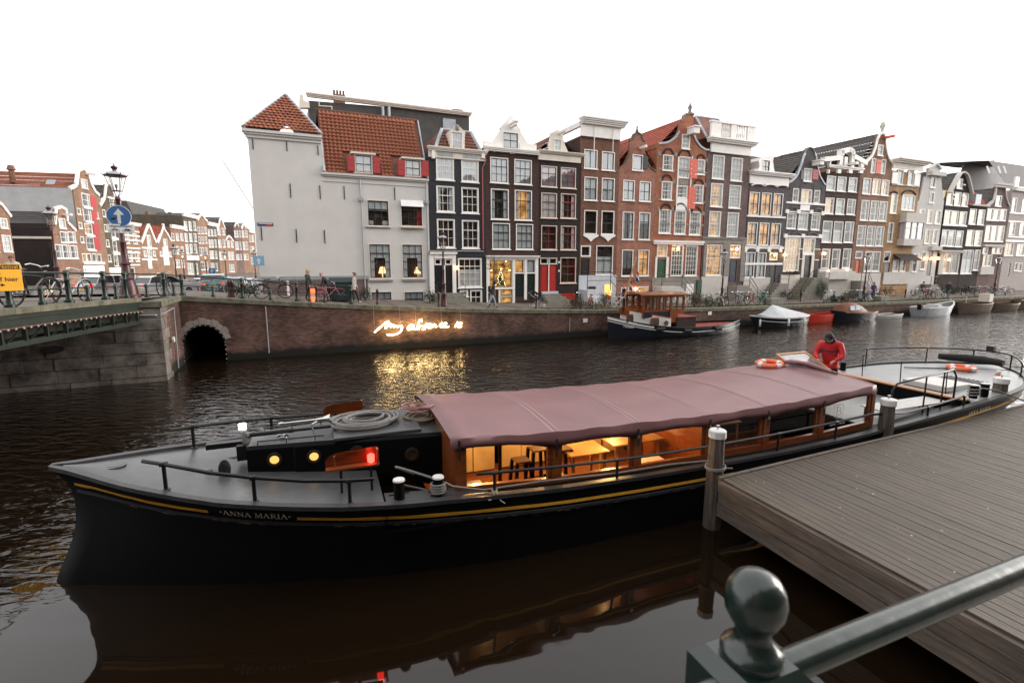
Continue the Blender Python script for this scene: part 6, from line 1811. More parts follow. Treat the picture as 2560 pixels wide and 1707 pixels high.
for s_ in(-1,1):MB().box(s_*.9-.03,-.15,0,s_*.9+.03,.2,.398).build('leg','varnish',wb_)
g=MB();cx,cz,y=15.1,1.66,-PW-.006
def sq(x0,z0,x1,z1,w=.012):
 d=Vector((x1-x0,z1-z0)).normalized();nn=Vector((-d.y,d.x))*w/2
 g.add([(x0+nn.x,y,z0+nn.y),(x0-nn.x,y,z0-nn.y),(x1-nn.x,y,z1-nn.y),(x1+nn.x,y,z1+nn.y)],[(0,1,2,3)])
for a,b_ in zip([(-.15,.14),(-.15,-.1),(-.1,-.15),(0,-.18),(.1,-.15),(.15,-.1),(.15,.14),(-.15,.14)],[(-.15,-.1),(-.1,-.15),(0,-.18),(.1,-.15),(.15,-.1),(.15,.14),(-.15,.14),(-.15,.14)]):
 if a!=b_:sq(cx+a[0],cz+a[1],cx+b_[0],cz+b_[1])
for a in((-.05,-.1,-.05,.09,.03),(-.08,-.1,.05,-.1,.015),(-.08,.09,.04,.09,.015),(-.05,0,.05,0,.015),(.05,.08,.07,.04,.025),(.07,.04,.04,0,.025),(.06,-.01,.085,-.05,.028),(.085,-.05,.05,-.1,.025)):sq(cx+a[0],cz+a[1],cx+a[2],cz+a[3],a[4])
pm('decal_white',(0.7,0.7,0.7),0.5,var=0.05);g.build('shield_logo','decal_white',boat)
def text(body,size,mat,parent,M,name='lettering',ext=0.002,align='CENTER'):
 c=bpy.data.curves.new('t','FONT');c.body=body;c.size=size;c.extrude=ext;c.align_x=align;c.resolution_u=3
 o=bpy.data.objects.new('t',c);me=bpy.data.meshes.new_from_object(o)
 bpy.data.objects.remove(o);bpy.data.curves.remove(c)
 me.materials.clear();me.materials.append(MAT(mat));me.transform(M)
 return link(name,me,parent)
text('020 624 76 35',.085,'decal_white',boat,Matrix.Translation((15.1,-PW-.006,1.33))@Matrix.Rotation(R(90),4,'X')@Matrix.Rotation(R(2),4,'Z'))
# aft well and aft deck
g=MB();g.box(16.3,-2.03,1.08,19.6,2.03,1.12);g.build('well_floor','deck_pale',boat)
g=MB();g.box(19.55,-2.0,1.121,19.60,2.0,1.50);g.build('coaming','hull_black',boat)
MB().box(19.42,-1.95,1.505,19.66,1.95,1.54).build('coaming_plank','plank_tan',boat)
g=MB();decksheet(g,19.62,24.75,.06,-.03,.05,30);g.build('aft_deck','deck_pale',boat,smooth=40)
MB().chamfer_box(19.95,-1.25,1.5,21.1,-.15,1.66,.015).build('aft_hatch','slat_white',boat)
g=MB()
for i in range(9):g.box(21.2+.09*i,-1.2,1.585,21.25+.09*i,-.3,1.60)
for j in range(9):g.box(21.2,-1.2+.11*j,1.602,22.0,-1.16+.11*j,1.612)
g.build('grating','stool_black',boat)
for y in(.95,-.15,-1.3):MB().tube([(19.85,y,1.5),(19.8,y,2.18)],.016,6).build('stanchion','iron_black',boat)
bn=thing('slat_bench','white slatted bench with black tube back on the near side of the well','bench',BF.w(18.1,-1.35,.98),BA)
for i in range(5):MB().box(-1.25,-.28+.115*i,.42,1.25,-.28+.115*i+.1,.445).build('slat','slat_white',bn)
for sx in(-1,1):MB().tube([(sx*1.1,-.26,.14),(sx*1.1,-.26,.42),(sx*1.1,.26,.42),(sx*1.1,.26,.14)],.02,6).build('leg','iron_black',bn)
MB().tube([(-1.25,-.42,.2),(-1.25,-.42,1.0),(-1.1,-.42,1.15),(1.05,-.42,1.33),(1.2,-.42,1.15),(1.2,-.42,.3)],.024,8).tube([(0,-.42,.3),(0,-.42,1.24)],.02,6).tube([(.7,-.42,.3),(.7,-.42,1.29)],.02,6).build('backrest','iron_black',bn,smooth=50)
rail('side_rail',[(15.6,-2.06,1.60),(16.9,-2.05,1.50),(17.8,-2.05,1.55),(19.3,-2.04,1.69)],[((a,-2.05,zsh(a)),(a,-2.05,z))for a,z in((16.2,1.54),(17.8,1.55),(19.2,1.68))],.028)
tp=[]
for a in(19.8,20.6,21.4,22.2,22.9,23.5,24.0,24.35,24.55):tp.append((a,hw(a,zsh(a))-.14,2.12))
tp+=[(24.68,.2,2.12),(24.68,-.2,2.12)]
for a in(24.5,24.2,23.8,23.3):tp.append((a,-(hw(a,zsh(a))-.14),2.10-.1*(24.5-a)))
rail('stern_rail',tp,[((p_[0],p_[1],zsh(p_[0])-.01),p_)for p_ in(tp[2],tp[5],tp[8],tp[11],tp[13])],.022)
g=MB();g.tube([(23.6,.95,1.88),(24.1,.55,1.86),(24.35,.1,1.85),(24.4,-.4,1.84)],[.1,.13,.13,.1],10);g.build('rail_fender','fender_black',boat,smooth=60)
MB().cbox((24.68,.1,2.2),(.12,.2,.2)).build('stern_lamp','iron_black',boat)
for k,a in enumerate((20.0,20.48)):
 g=MB();g.lathe([(.09,0),(.09,.3),(.1,.32),(.1,.34)],16,(a,-1.84,1.5));bo=g.build('bollard','hull_black',boat,smooth=40);MB().lathe([(.1,.341),(.09,.36),(.01,.365)],16,(a,-1.84,1.5)).build('bollard_cap','white_cap',bo)
MB().lathe([(.085,0),(.085,.26),(.09,.28)],14,(20.1,1.75,1.5)).build('bollard','hull_black',boat,smooth=40)
g=MB();g.tube([(20.0+.12*math.cos(t*.5),-1.84+.12*math.sin(t*.5),1.55+.006*t)for t in range(44)]+[(20.6,-2.05,1.7),(21.2,-2.3,1.45),(21.5,-2.55,1.3)],.02,6)
o=g.build('mooring_rope','rope_grey',smooth=60);o.location=BF.w(0,0);o.rotation_euler=(0,0,BA);tag(o,'grey mooring rope wound round the stern bollard towards the jetty post','rope')
# life rings
def ring(label,P,rx,ry,R0=.30,r0=.075):
 t=thing('life_ring',label,'life ring',P,BA,'orange life rings on the saloon boat');t.rotation_euler=(rx,ry,BA)
 for k in range(4):
  a0=k*90
  MB().tube([(R0*math.cos(R(a0+q_)),R0*math.sin(R(a0+q_)),0)for q_ in range(0,75,6)],r0,10).build('ring','ring_orange',t,smooth=60)
  MB().tube([(R0*math.cos(R(a0+q_)),R0*math.sin(R(a0+q_)),0)for q_ in range(70,95,6)],r0*1.02,10).build('band','ring_white',t,smooth=60)
 MB().tube([((R0+r0+.02*math.sin(4*R(q_)))*math.cos(R(q_)),(R0+r0+.02*math.sin(4*R(q_)))*math.sin(R(q_)),.02)for q_ in range(0,360,10)],.008,5,closed=True).build('cord','rope_pale',t)
 return t
RGP=(15.85,.85)
ring('orange life ring lying on the mauve canopy',BF.w(RGP[0],RGP[1],canopy_z(15.6,(RGP[1]+.21)/1.59)+.085),R(2),R(-2))
ring('orange life ring lying on the pale stern deck',BF.w(23.1,.05,1.70),0,0)
def laid(name,label,cat,P,build):
 t=thing(name,label,cat,P,BA);build(t);return t
laid('boat_hook','long black boat hook lying on the stern deck','boat hook',BF.w(21.9,1.0,1.62),lambda t:MB().tube([(0,0,0),(2.6,-1.6,.02)],.018,6).build('pole','iron_black',t))
laid('buoy_float','small orange and white float on the stern deck','float',BF.w(23.4,-.75,1.66),lambda t:(MB().lathe([(.01,-.1),(.06,-.08),(.06,0)],10).build('orange_end','ring_orange',t,smooth=50),MB().lathe([(.06,.002),(.06,.08),(.01,.1)],10).build('white_end','ring_white',t,smooth=50)))
# wooden jetty
JZ=1.1
c0,c1=pz(1804,1196,JZ),pz(2540,1020,JZ)
f1=pz(2560,1601,JZ)
ex=(c1-c0).normalized();ey=(f1-c0).normalized()
JA=math.atan2(ex.y,ex.x)
JF=Frame((c0.x,c0.y),JA)
jt=thing('jetty','weathered brown plank jetty beside the black boat','jetty',JF.w(0,0),JA)
m,n,l,b=nt('jetty_plank')
tc=n.new('ShaderNodeTexCoord');oi=n.new('ShaderNodeObjectInfo')
mp=n.new('ShaderNodeMapping');mp.inputs['Scale'].default_value=(14,0.7,1);l.new(tc.outputs['Object'],mp.inputs[0])
l.new(oi.outputs['Random'],mp.inputs['Location'])
no=n.new('ShaderNodeTexNoise');no.inputs['Scale'].default_value=3.0;no.inputs['Detail'].default_value=8;l.new(mp.outputs[0],no.inputs['Vector'])
rp=n.new('ShaderNodeValToRGB');rp.color_ramp.elements[0].position=.3;rp.color_ramp.elements[1].position=.72
rp.color_ramp.elements[0].color=(.030,.022,.0145,1);rp.color_ramp.elements[1].color=(.088,.066,.044,1);l.new(no.outputs['Fac'],rp.inputs[0])
hs=n.new('ShaderNodeHueSaturation');l.new(rp.outputs[0],hs.inputs['Color'])
mr=n.new('ShaderNodeMapRange');mr.inputs['To Min'].default_value=.88;mr.inputs['To Max'].default_value=1.1;l.new(oi.outputs['Random'],mr.inputs['Value']);l.new(mr.outputs[0],hs.inputs['Value'])
l.new(hs.outputs[0],b.inputs['Base Color']);b.inputs['Roughness'].default_value=.62
wv=n.new('ShaderNodeTexWave');wv.wave_type='BANDS';wv.bands_direction='X';wv.inputs['Scale'].default_value=26.0;l.new(tc.outputs['Object'],wv.inputs['Vector'])
bp=n.new('ShaderNodeBump');bp.inputs['Strength'].default_value=.55;bp.inputs['Distance'].default_value=.006;l.new(wv.outputs['Fac'],bp.inputs['Height']);l.new(bp.outputs[0],b.inputs['Normal'])
pm('jetty_beam',(0.075,0.056,0.044),0.75,var=0.5,scale=2.5,stretch=(7,0.5,7),bump=0.35,bscale=9,c2=(0.135,0.105,0.083))
pm('post_wood',(0.085,0.066,0.052),0.9,var=0.6,scale=22,stretch=(1,1,.05),bump=1.0,bscale=26,c2=(.17,.14,.115),spec=.2)
pm('post_white',(0.62,0.61,0.59),0.6,var=0.2,scale=9)
lx,ly=JF.loc(f1)
sk=lx/ly
Lp=-7.2
pw=.145
i=0
while i*pw<24:
 x=i*pw
 k=3.9 if x<4 else 3.9
 y1=-(4.2+max(0,0))-(2.6 if x>1.0 else 1.5)
 g=MB()
 z0_,z1_=JZ-.035,JZ
 e=.004
 b_=.004
 for(zz,ii)in((z0_,0),):
  pass
 def pt(xx,yy,zz):return(xx+sk*yy-x,yy,zz)
 dz=random.uniform(-.003,.003)
 yy0,yy1=-.02+random.uniform(-.004,.004),y1
 vs=[pt(x+e,yy0,z0_),pt(x+pw-e,yy0,z0_),pt(x+pw-e,yy1,z0_),pt(x+e,yy1,z0_),pt(x+e,yy0,z1_-b_),pt(x+pw-e,yy0,z1_-b_),pt(x+pw-e,yy1,z1_-b_),pt(x+e,yy1,z1_-b_),pt(x+e+b_,yy0,z1_),pt(x+pw-e-b_,yy0,z1_),pt(x+pw-e-b_,yy1,z1_),pt(x+e+b_,yy1,z1_)]
 g.add(vs,[(0,3,2,1),(0,1,5,4),(1,2,6,5),(2,3,7,6),(3,0,4,7),(4,5,9,8),(5,6,10,9),(6,7,11,10),(7,4,8,11),(8,9,10,11)])
 g.build('plank','jetty_plank',jt,loc=(x,0,dz))
 i+=1
for k,(za,zb,out)in enumerate(((JZ-.04,JZ-.225,.05),(JZ-.243,JZ-.445,.03),(JZ-.465,JZ-.70,.045))):
 g=MB();g.add([(-.03-out+sk*yy,yy,zz)for yy in(.0,-6.0)for zz in(zb,za)]+[(.05+sk*yy,yy,zz)for yy in(.0,-6.0)for zz in(zb,za)],[(0,1,3,2),(4,6,7,5),(0,4,5,1),(2,3,7,6),(1,5,7,3),(0,2,6,4)])
 g.build('fascia_board','jetty_beam',jt)
g=MB();g.box(-.02,-.01,JZ-.06,24,.07,JZ+.02);g.build('edge_board','jetty_beam',jt)
for k in range(2):
 g=MB();g.box(.02,.0-.05,JZ-.30-.24*k,24,.05,JZ-.07-.24*k);g.build('side_beam','jetty_beam',jt)
for x in(1.5,5.5,9.5,13.5,17.5):
 g=MB();g.tube([(x-.4,-2.4,-1),(x-.4,-2.4,JZ-.04)],.14,10);g.build('pile','post_wood',jt,smooth=50)
rr_=random.Random(9);g=MB()
for i in range(90):
 x,y=rr_.uniform(.3,16),-rr_.uniform(.1,4.2);a=rr_.uniform(0,6.28);s_=rr_.uniform(.008,.022)
 g.add([(x+sk*y+s_*math.cos(a+q_)*(1 if j%2 else .6),y+s_*math.sin(a+q_),JZ+.006)for j,q_ in enumerate((0,1.57,3.14,4.71))],[(0,1,2,3)])
pm('litter',(.42,.40,.37),.8);tag(g.build('leaf_litter','litter',jt),kind='stuff')
def mpost(label,u,vb,vt,wd,seed):
 P=pz(u,vb,JZ);a,t_=JF.loc(P)
 P=JF.w(a,.26,0)
 dpt=P.y
 t=thing('mooring_post',label,'post',(P.x,P.y,-1.0),JA+.2,'mooring posts along the jetty')
 top=py(u,vt,P.y).z
 r0=wd
 g=MB();n_=8
 rings=[]
 for z,q_ in((0,1.08),(1.0,1.05),(2.0,1.0),(top+1-.12,.88)):
  rings.append([(r0*q_*(1 if k%2 else .93)*math.cos(2*math.pi*(k+.5)/10),r0*q_*math.sin(2*math.pi*(k+.5)/10),z)for k in range(10)])
 g.loft(rings);g.build('shaft','post_wood',t,smooth=30)
 c=MB();rr2=r0*.95
 c.loft([[(q_*math.cos(2*math.pi*(k+.5)/10),q_*math.sin(2*math.pi*(k+.5)/10),top+1+z)for k in range(10)]for q_,z in((rr2,-.14),(rr2*1.06,-.13),(rr2*1.06,-.01),(rr2*.96,.01),(rr2*.3,.02))]);c.build('cap','post_white',t,smooth=30)
 MB().lathe([(.018,0),(.018,.05),(.035,.06),(.035,.075),(.01,.08)],10,(0,0,top+1.02)).build('knob','chrome',t,smooth=40)
 return t,P,top
t1,P1,z1_=mpost('grey wooden mooring post at the jetty corner nearest the camera',1812,1192,1075,.155,1)
t2,P2,z2_=mpost('grey wooden mooring post halfway along the jetty beside the canopy end',2232,1088,998,.165,2)
t3,P3,z3_=mpost('grey wooden mooring post at the stern of the black boat',2515,1022,945,.175,3)
for P,lab,zr_ in((P1,'grey rope looped round the corner mooring post',1.2),(P3,'grey rope looped round the stern mooring post',1.28)):
 g=MB()
 for k in range(2):g.tube([(P.x+.175*math.cos(q_*.3),P.y+.175*math.sin(q_*.3),zr_+.03*k+.02*math.sin(q_*.3+1))for q_ in range(21)],.017,6,closed=True)
 g.tube([(P.x+.17,P.y-.05,zr_),(P.x+.28,P.y-.1,zr_+.02)],.015,6)
 tag(g.build('post_rope','rope_grey',smooth=60),lab,'rope')
 # railing in front of the camera
NR=Frame((.44,.82),R(22))
nr_=thing('foreground_railing','dark green iron railing with ball topped square post in front of camera','railing',(.44,.82,3.3),R(22))
pm('rail_gloss',(0.006,0.017,0.013),0.28,var=0.3,scale=5,bump=0.12,bscale=18,coat=0.4)
pm('rust_chip',(0.22,0.08,0.03),.8,var=.4,scale=40)
zb=4.40-3.3
g=MB();n_=28
g.lathe([(r_*.9,z*(.9 if z>-.06 else 1))for r_,z in[(.001,.062),(.022,.059),(.041,.047),(.054,.026),(.0595,.0),(.056,-.024),(.046,-.044),(.036,-.056),(.034,-.066),(.038,-.078),(.05,-.09),(.06,-.098),(.061,-.106),(.058,-.114)]],32,(0,0,zb));g.build('ball_finial','rail_gloss',nr_,smooth=50)
g=MB();hw_=.078;zt_=zb-.114
g.loft([[(sx*q_,sy*q_,z)for sx,sy in((-1,-1),(1,-1),(1,1),(-1,1))]for q_,z in((.07,0),(.07,zt_-.13),(hw_,zt_-.12),(hw_,zt_-.025),(.055,zt_))]);g.build('post','rail_gloss',nr_)
g=MB();zz=zt_-.055
g.tube([(.07,0,zz),(5.5,0,zz+.0)],.0295,20);g.tube([(-.07,0,zz),(-4.0,0,zz)],.0295,20);g.build('top_rail','rail_gloss',nr_,smooth=50)
g=MB();g.tube([(.06,0,.5),(5.5,0,.5)],.024,12);g.tube([(-.06,0,.5),(-4.0,0,.5)],.024,12);g.build('lower_rail','rail_gloss',nr_,smooth=50)
g=MB()
rr_=random.Random(2)
for i in range(7):
 a=rr_.uniform(2.4,5.6);ph=rr_.uniform(-.6,.7);s_=.003
 q_=Vector((math.cos(a)*math.cos(ph),math.sin(a)*math.cos(ph),math.sin(ph)))
 g.lathe([(.001,.0605),(.003,.0600),(.001,.0598)],6,(0,0,0))if False else None
for x in(2.2,4.4):rail_post(g,1.0,.05);
nb=MB();nb.M=Matrix.Translation((2.6,0,0));rail_post(nb,.95,.05);nb.M=None;nb.build('post','rail_gloss',nr_,smooth=40)
bd=MB();bd.box(-6,-6,-.5,6,.10,0.0);o=tag(bd.build('bridge_deck','stone'),kind='structure');o.location=(.44,.82,3.3);o.rotation_euler=(0,0,R(22))
# neon writing on the quay wall
emitm('neon',(1.0,0.68,0.27),20.0)
ns=thing('neon_sign','glowing warm neon handwriting hung on the quay wall','sign',Q.w(0,0),QA)
def NP(x,y):
 s_,z_=Q.hit(920+x/9.408,780+y/9.408,-.3)
 return(s_,-.3,z_)
def curve_pts(pts,k=4):
 P=[Vector(p)for p in pts];out=[]
 for i in range(len(P)-1):
  p0,p1,p2,p3=P[max(i-1,0)],P[i],P[i+1],P[min(i+2,len(P)-1)]
  for j in range(k):
   t=j/k
   out.append(0.5*((2*p1)+(p2-p0)*t+(2*p0-5*p1+4*p2-p3)*t*t+(3*p1-p0-3*p2+p3)*t**3))
 return out+[P[-1]]
for nm,st_ in(('letter_m',[(155,480),(230,410),(310,340),(400,265),(455,230),(485,228),(470,270),(430,330),(405,372),(435,362),(490,300),(525,275),(532,310),(535,352),(570,312),(598,302),(600,340),(615,358)]),('letter_y',[(655,310),(672,340),(705,352),(750,325),(785,318),(800,345),(795,400),(755,465),(670,515),(560,540),(450,530)]),('letter_a',[(1085,318),(1030,300),(970,330),(932,385),(955,415),(1020,395),(1075,345),(1072,390),(1100,407),(1132,392)]),('letter_b',[(1262,222),(1262,185),(1225,182),(1195,240),(1172,320),(1155,385),(1170,410),(1205,375),(1215,325),(1250,337),(1295,330)]),('letter_s',[(1385,272),(1360,310),(1350,365),(1318,408),(1280,402)]),('letter_e',[(1395,325),(1440,310),(1472,282),(1440,270),(1405,300),(1400,350),(1440,370),(1505,352)]),('letter_n',[(1530,290),(1528,350),(1545,310),(1575,290),(1590,335),(1618,350)]),('letter_c',[(1765,265),(1720,272),(1690,318),(1715,350),(1775,338)]),('letter_e',[(1778,320),(1825,295),(1842,265),(1805,262),(1788,310),(1820,350),(1900,340)]),('letter_i',[(2082,285),(2065,320),(2048,348)]),('dot',[(2100,236),(2104,246)]),('letter_s',[(2205,262),(2155,262),(2145,290),(2185,315),(2180,348),(2112,350)])):
 MB().tube([NP(x,y)for x,y in[(p.x,p.y)for p in curve_pts([(a,b_,0)for a,b_ in st_])]],.032,8).build(nm,'neon',ns,smooth=60)
for x0,x1,y in((150,820,345),(280,820,432),(820,1320,400),(1320,1950,262),(1660,2060,330),(1900,2200,258)):
 a,b_=NP(x0,y),NP(x1,y-(x1-x0)*.025)
 MB().tube([(a[0],-.2,a[2]),(b_[0],-.2,b_[2])],.025,6).build('mount_bar','iron_black',ns)
for x,y in((155,340),(765,290),(1130,300),(1735,250),(2190,230)):
 a=NP(x,y);MB().tube([(a[0],-.22,a[2]),(a[0],-.15,zs(a[0])+.01)],.008,5).build('hanging_wire','grey_pipe',ns)
 # boats along the far quay
def hull_mb(L,B,zb_,zm,zs_,transom=.0,rake=.3,keel=-.3,fl=.75):
 """open hull: returns builder, and functions for half width and sheer"""
 def sh(t):t=min(1.0,max(0.0,t));return zm+(zb_-zm)*max(0,1-t/.55)**2+(zs_-zm)*max(0,(t-.5)/.5)**2
 def hwid(t):
  t=min(1.0,max(0.0,t))
  w=B/2*min(1,math.sin(min(1,t/.5)*math.pi/2)**.75)
  if t>.55:w*=(1-(1-transom)*((t-.55)/.45)**(3 if transom>.2 else 2.4))
  return max(0,w)
 g=MB();N=26
 T=[1-math.cos(math.pi*i/(2*N))if False else(i/N)**1.25 for i in range(N+1)]
 for sgn in(-1,1):
  rings=[]
  for f in(-.15,0,.3,.55,.8,1.0):
   row=[]
   for t in T:
    z=f*sh(t)if f>=0 else keel
    ww=hwid(t)*(fl+(1-fl)*max(0,f)**.8)if f>=0 else hwid(t)*fl*.7
    row.append((t*L-rake*max(0,f)*(1-t)**4+rake*(1-t)**4*(1-max(0,f)),sgn*ww,z))
   rings.append(row)
  g.loft(rings,closed=False,cap=False)
 if transom>.05:
  w=hwid(1.0);g.add([(L,-w,sh(1)),(L,w,sh(1)),(L,w*fl,0),(L,-w*fl,0)],[(0,1,2,3)])
 return g,sh,hwid,T
def rim(L,sh,hwid,T,wd,hh,rake=.3,dz=0.0):
 g=MB()
 for sgn in(-1,1):
  rings=[[(t*L-rake*(1-t)**4,sgn*(hwid(t)+.02),sh(t)+dz),(t*L-rake*(1-t)**4,sgn*max(0,hwid(t)-wd),sh(t)+dz),(t*L-rake*(1-t)**4,sgn*max(0,hwid(t)-wd),sh(t)+dz+hh),(t*L-rake*(1-t)**4,sgn*(hwid(t)+.02),sh(t)+dz+hh)]for t in T]
  g.loft(rings)
 return g
def floor_(L,sh,hwid,T,dz,f=.9):
 g=MB();g.loft([[(t*L,-hwid(t)*f,sh(t)+dz),(t*L,hwid(t)*f,sh(t)+dz)]for t in T],closed=False,cap=False);return g
def place(name,label,u0,v0,off,ang=0.0,cat='boat',group='boats moored along the far quay'):
 P=pz(u0,v0,0);a,t_=Q.loc(P)
 return thing(name,label,cat,Q.w(a,off),QA+ang,group)
pm('tug_white',(.62,.61,.58),.5,var=.1,scale=3);pm('tug_red',(.30,.05,.04),.5,var=.2);pm('tug_green',(.02,.03,.03),.5)
pm('tarp_grey',(.42,.44,.45),.7,var=.15,scale=2.5,bump=.3,bscale=6);pm('tarp_brown',(.15,.05,.025),.6,var=.25,scale=3);pm('vinyl',(.50,.53,.58),.25)
pm('navy_hull',(.008,.010,.016),.3);pm('boat_white',(.60,.60,.58),.4,var=.1);pm('boat_red',(.62,.05,.03),.45,var=.12);pm('alu_hull',(.33,.34,.36),.4,.4,var=.2);pm('wood_grey',(.11,.08,.06),.7,var=.4,scale=4);pm('wood_oil',(.17,.075,.03),.45,var=.4,scale=3)
tg=place('tugboat','black and white tugboat with varnished wooden wheelhouse and mast',1500,843,-1.65,R(-1))
L=11.6
g,sh,hwid,T=hull_mb(L,2.9,1.50,.62,.78,.0,.05,fl=.86);g.build('hull','navy_hull',tg,smooth=50,fix=False)
rim(L,sh,hwid,T,.09,.06,.05).build('gunwale','tug_green',tg)
def band(mb,z0,z1,out,t0,t1,k=24):
 for sgn in(-1,1):
  rr_=[]
  for i in range(k+1):
   t=t0+(t1-t0)*i/k
   w=hwid(t)*.98+out;rr_.append([(t*L-.05*(1-t)**4,sgn*w,sh(t)+z0),(t*L-.05*(1-t)**4,sgn*w,sh(t)+z1)])
  mb.loft(rr_,closed=False,cap=False)
 return mb
band(MB(),-.30,-.25,.03,.0,1.0).build('white_line','tug_white',tg)
band(MB(),-.17,.0,.012,.0,.25).build('bow_panel','tug_white',tg)
floor_(L,sh,hwid,T,-.12,.94).build('deck','tug_red',tg)
def tpx(x,y,yy=-1.15):
 u,v=1500+x/6.533,700+y/6.533
 fr=Frame((tg.location.x,tg.location.y),tg.rotation_euler[2])
 return fr.hit(u,v,yy)
x0,x1=max(1.3,tpx(215,540)[0]),tpx(1155,680)[0]
rings=[]
for i in range(9):
 x=x0+(x1-x0)*i/8;t=x/L;w=min(1.18,hwid(t)-.12)
 zt_=tpx(215,530)[1]+(tpx(1155,625)[1]-tpx(215,530)[1])*i/8
 rings.append([(x,-w,sh(t)-.15),(x,w,sh(t)-.15),(x,w,zt_),(x,-w,zt_)])
th=MB().loft(rings).build('deckhouse','tug_white',tg)
rings2=[[(r_[0][0],-abs(r_[0][1])-.03,r_[2][2]+.003),(r_[0][0],abs(r_[0][1])+.03,r_[2][2]+.003),(r_[0][0],abs(r_[0][1])+.03,r_[2][2]+.05),(r_[0][0],-abs(r_[0][1])-.03,r_[2][2]+.05)]for r_ in rings]
MB().loft(rings2).build('deckhouse_roof','tug_red',tg)
for px_,py_,w in((590,645,.34),(922,690,.38)):
 a,z=tpx(px_,py_);wy=-min(1.18,hwid(a/L)-.12)
 o=MB().poly([(a-w,z-.26),(a+w,z-.26),(a+w,z+.22),(a+w*.6,z+.30),(a-w*.6,z+.30),(a-w,z+.22)],wy-.05,wy+.02).build('window_frame','varnish',th)
 MB().poly([(a-w+.08,z-.2),(a+w-.08,z-.2),(a+w-.08,z+.16),(a-w+.08,z+.16)],wy-.058,wy-.052).build('pane','room_dark',o)
a,z=tpx(1075,700);o=MB().lathe([(.12,0),(.17,0),(.16,.05),(.12,.05)],14).build('porthole','varnish',th,smooth=40);o.location=(a,-1.19,z);o.rotation_euler=(R(90),0,0)
MB().lathe([(.001,.0),(.12,.0),(.12,.02),(.001,.02)],14).build('pane','room_dark',o)
x0,zt0=tpx(690,262,-.9);x1,_=tpx(1385,280,-.9);zb0=tpx(1100,480,-.9)[1];zt1=tpx(1000,285,-.9)[1]
wh=MB();wwd=.95
wz0=tpx(1000,600,-.9)[1]
wh.box(x0+.1,-wwd,wz0,x1-.6,wwd,zb0);whs=wh.build('wheelhouse','varnish',tg)
MB().box(x0+.15,-wwd-.02,wz0-.0,x0+2.4,wwd+.02,wz0+.35).build('wheelhouse_base','navy_hull',tg)
nb_=6
for sgn in(-1,1):
 for i in range(nb_+1):
  x=x0+.1+(x1-x0-.2)*i/nb_
  MB().box(x-.07,sgn*wwd-.04,zb0+.002,x+.07,sgn*wwd+.04,zt1).build('window_post','varnish',whs)
 for i in range(nb_):
  xa,xb=x0+.17+(x1-x0-.2)*i/nb_,x0+.03+(x1-x0-.2)*(i+1)/nb_
  MB().box(xa,sgn*wwd-.004,zb0,xb,sgn*wwd+.004,zt1).build('pane','glass',whs)
 MB().box(x0+.1,sgn*wwd-.04,zt1+.002,x1-.1,sgn*wwd+.04,zt1+.14).build('head_rail','varnish_along',whs)
 MB().box(x0+2.4,sgn*wwd-.045,zb0-.35,x1-.1,sgn*wwd+.045,zb0-.002).build('sill_rail','varnish_along',whs)
for x in(x0+.1,x1-.1):
 for y in(-.9,-.3,.3,.9):MB().box(x-.04,y-.06,zb0+.002,x+.04,y+.06,zt1+.14).build('window_post','varnish',whs)
k=8;MB().loft([[(x0-.2,-1.15+2.3*j/k,zt1+.15+.14*(1-(-1+2*j/k)**2)),(x1+.12,-1.15+2.3*j/k,zt1+.10+.14*(1-(-1+2*j/k)**2)),(x1+.12,-1.15+2.3*j/k,zt1+.17+.14*(1-(-1+2*j/k)**2)),(x0-.2,-1.15+2.3*j/k,zt1+.22+.14*(1-(-1+2*j/k)**2))]for j in range(k+1)]).build('roof','varnish_along',whs,smooth=40)
xa=tpx(1140,500,-.98)[0];xb=tpx(1270,500,-.98)[0];za=tpx(1200,690,-.98)[1]
MB().box(xa,-1.03,za,xb,-.97,zb0+.05).build('door','plank_tan' if False else 'varnish',whs)
xa,xb=tpx(1270,620)[0],tpx(1578,620)[0];za,zb1=tpx(1400,735)[1],tpx(1400,610)[1]
MB().box(xa,-1.1,za-.2,xb,1.1,zb1).build('aft_cabin','brick_umber',tg);MB().box(xa-.02,-1.14,zb1+.002,xb+.03,1.14,zb1+.05).build('aft_cabin_roof','tug_red',tg)
xa,za=tpx(420,545,-.3);xb=tpx(720,560,-.3)[0]
MB().loft([[(x,-.5,za-.1),(x,.5,za-.1),(x,.5,za+.2),(x,0,za+.48),(x,-.5,za+.2)]for x in(xa,xb)]).build('skylight','varnish',tg)
xm,zm_=tpx(388,520,0);mt=tpx(440,-10,0);
MB().tube([(xm,0,zm_),(xm,0,zm_+.9)],.11,10).build('mast_step','navy_hull',tg,smooth=50)
z_top=Frame((tg.location.x,tg.location.y),tg.rotation_euler[2]).hit(1578,640,0)[1]
MB().tube([(xm,0,zm_+.85),(xm+.85,0,z_top)],[.07,.045],10).build('mast','plank_tan',tg,smooth=50)
def flag(par,x,y,z,w,h_,mats,drop=.5):
 for i,m_ in enumerate(mats):
  g=MB();k=6
  vs=[]
  for j in range(k+1):
   q_=j/k
   for e in(0,1):
    zz=z-(i+e)*h_/len(mats)*(1-.3*q_)-drop*q_*q_
    vs.append((x+w*q_*.8,y+.05*math.sin(q_*7),zz))
  g.add(vs,[(2*j,2*j+2,2*j+3,2*j+1)for j in range(k)]);g.build('flag_stripe',m_,par)
pm('flag_red',(.5,.03,.03),.8);pm('flag_blue',(.02,.04,.16),.8)
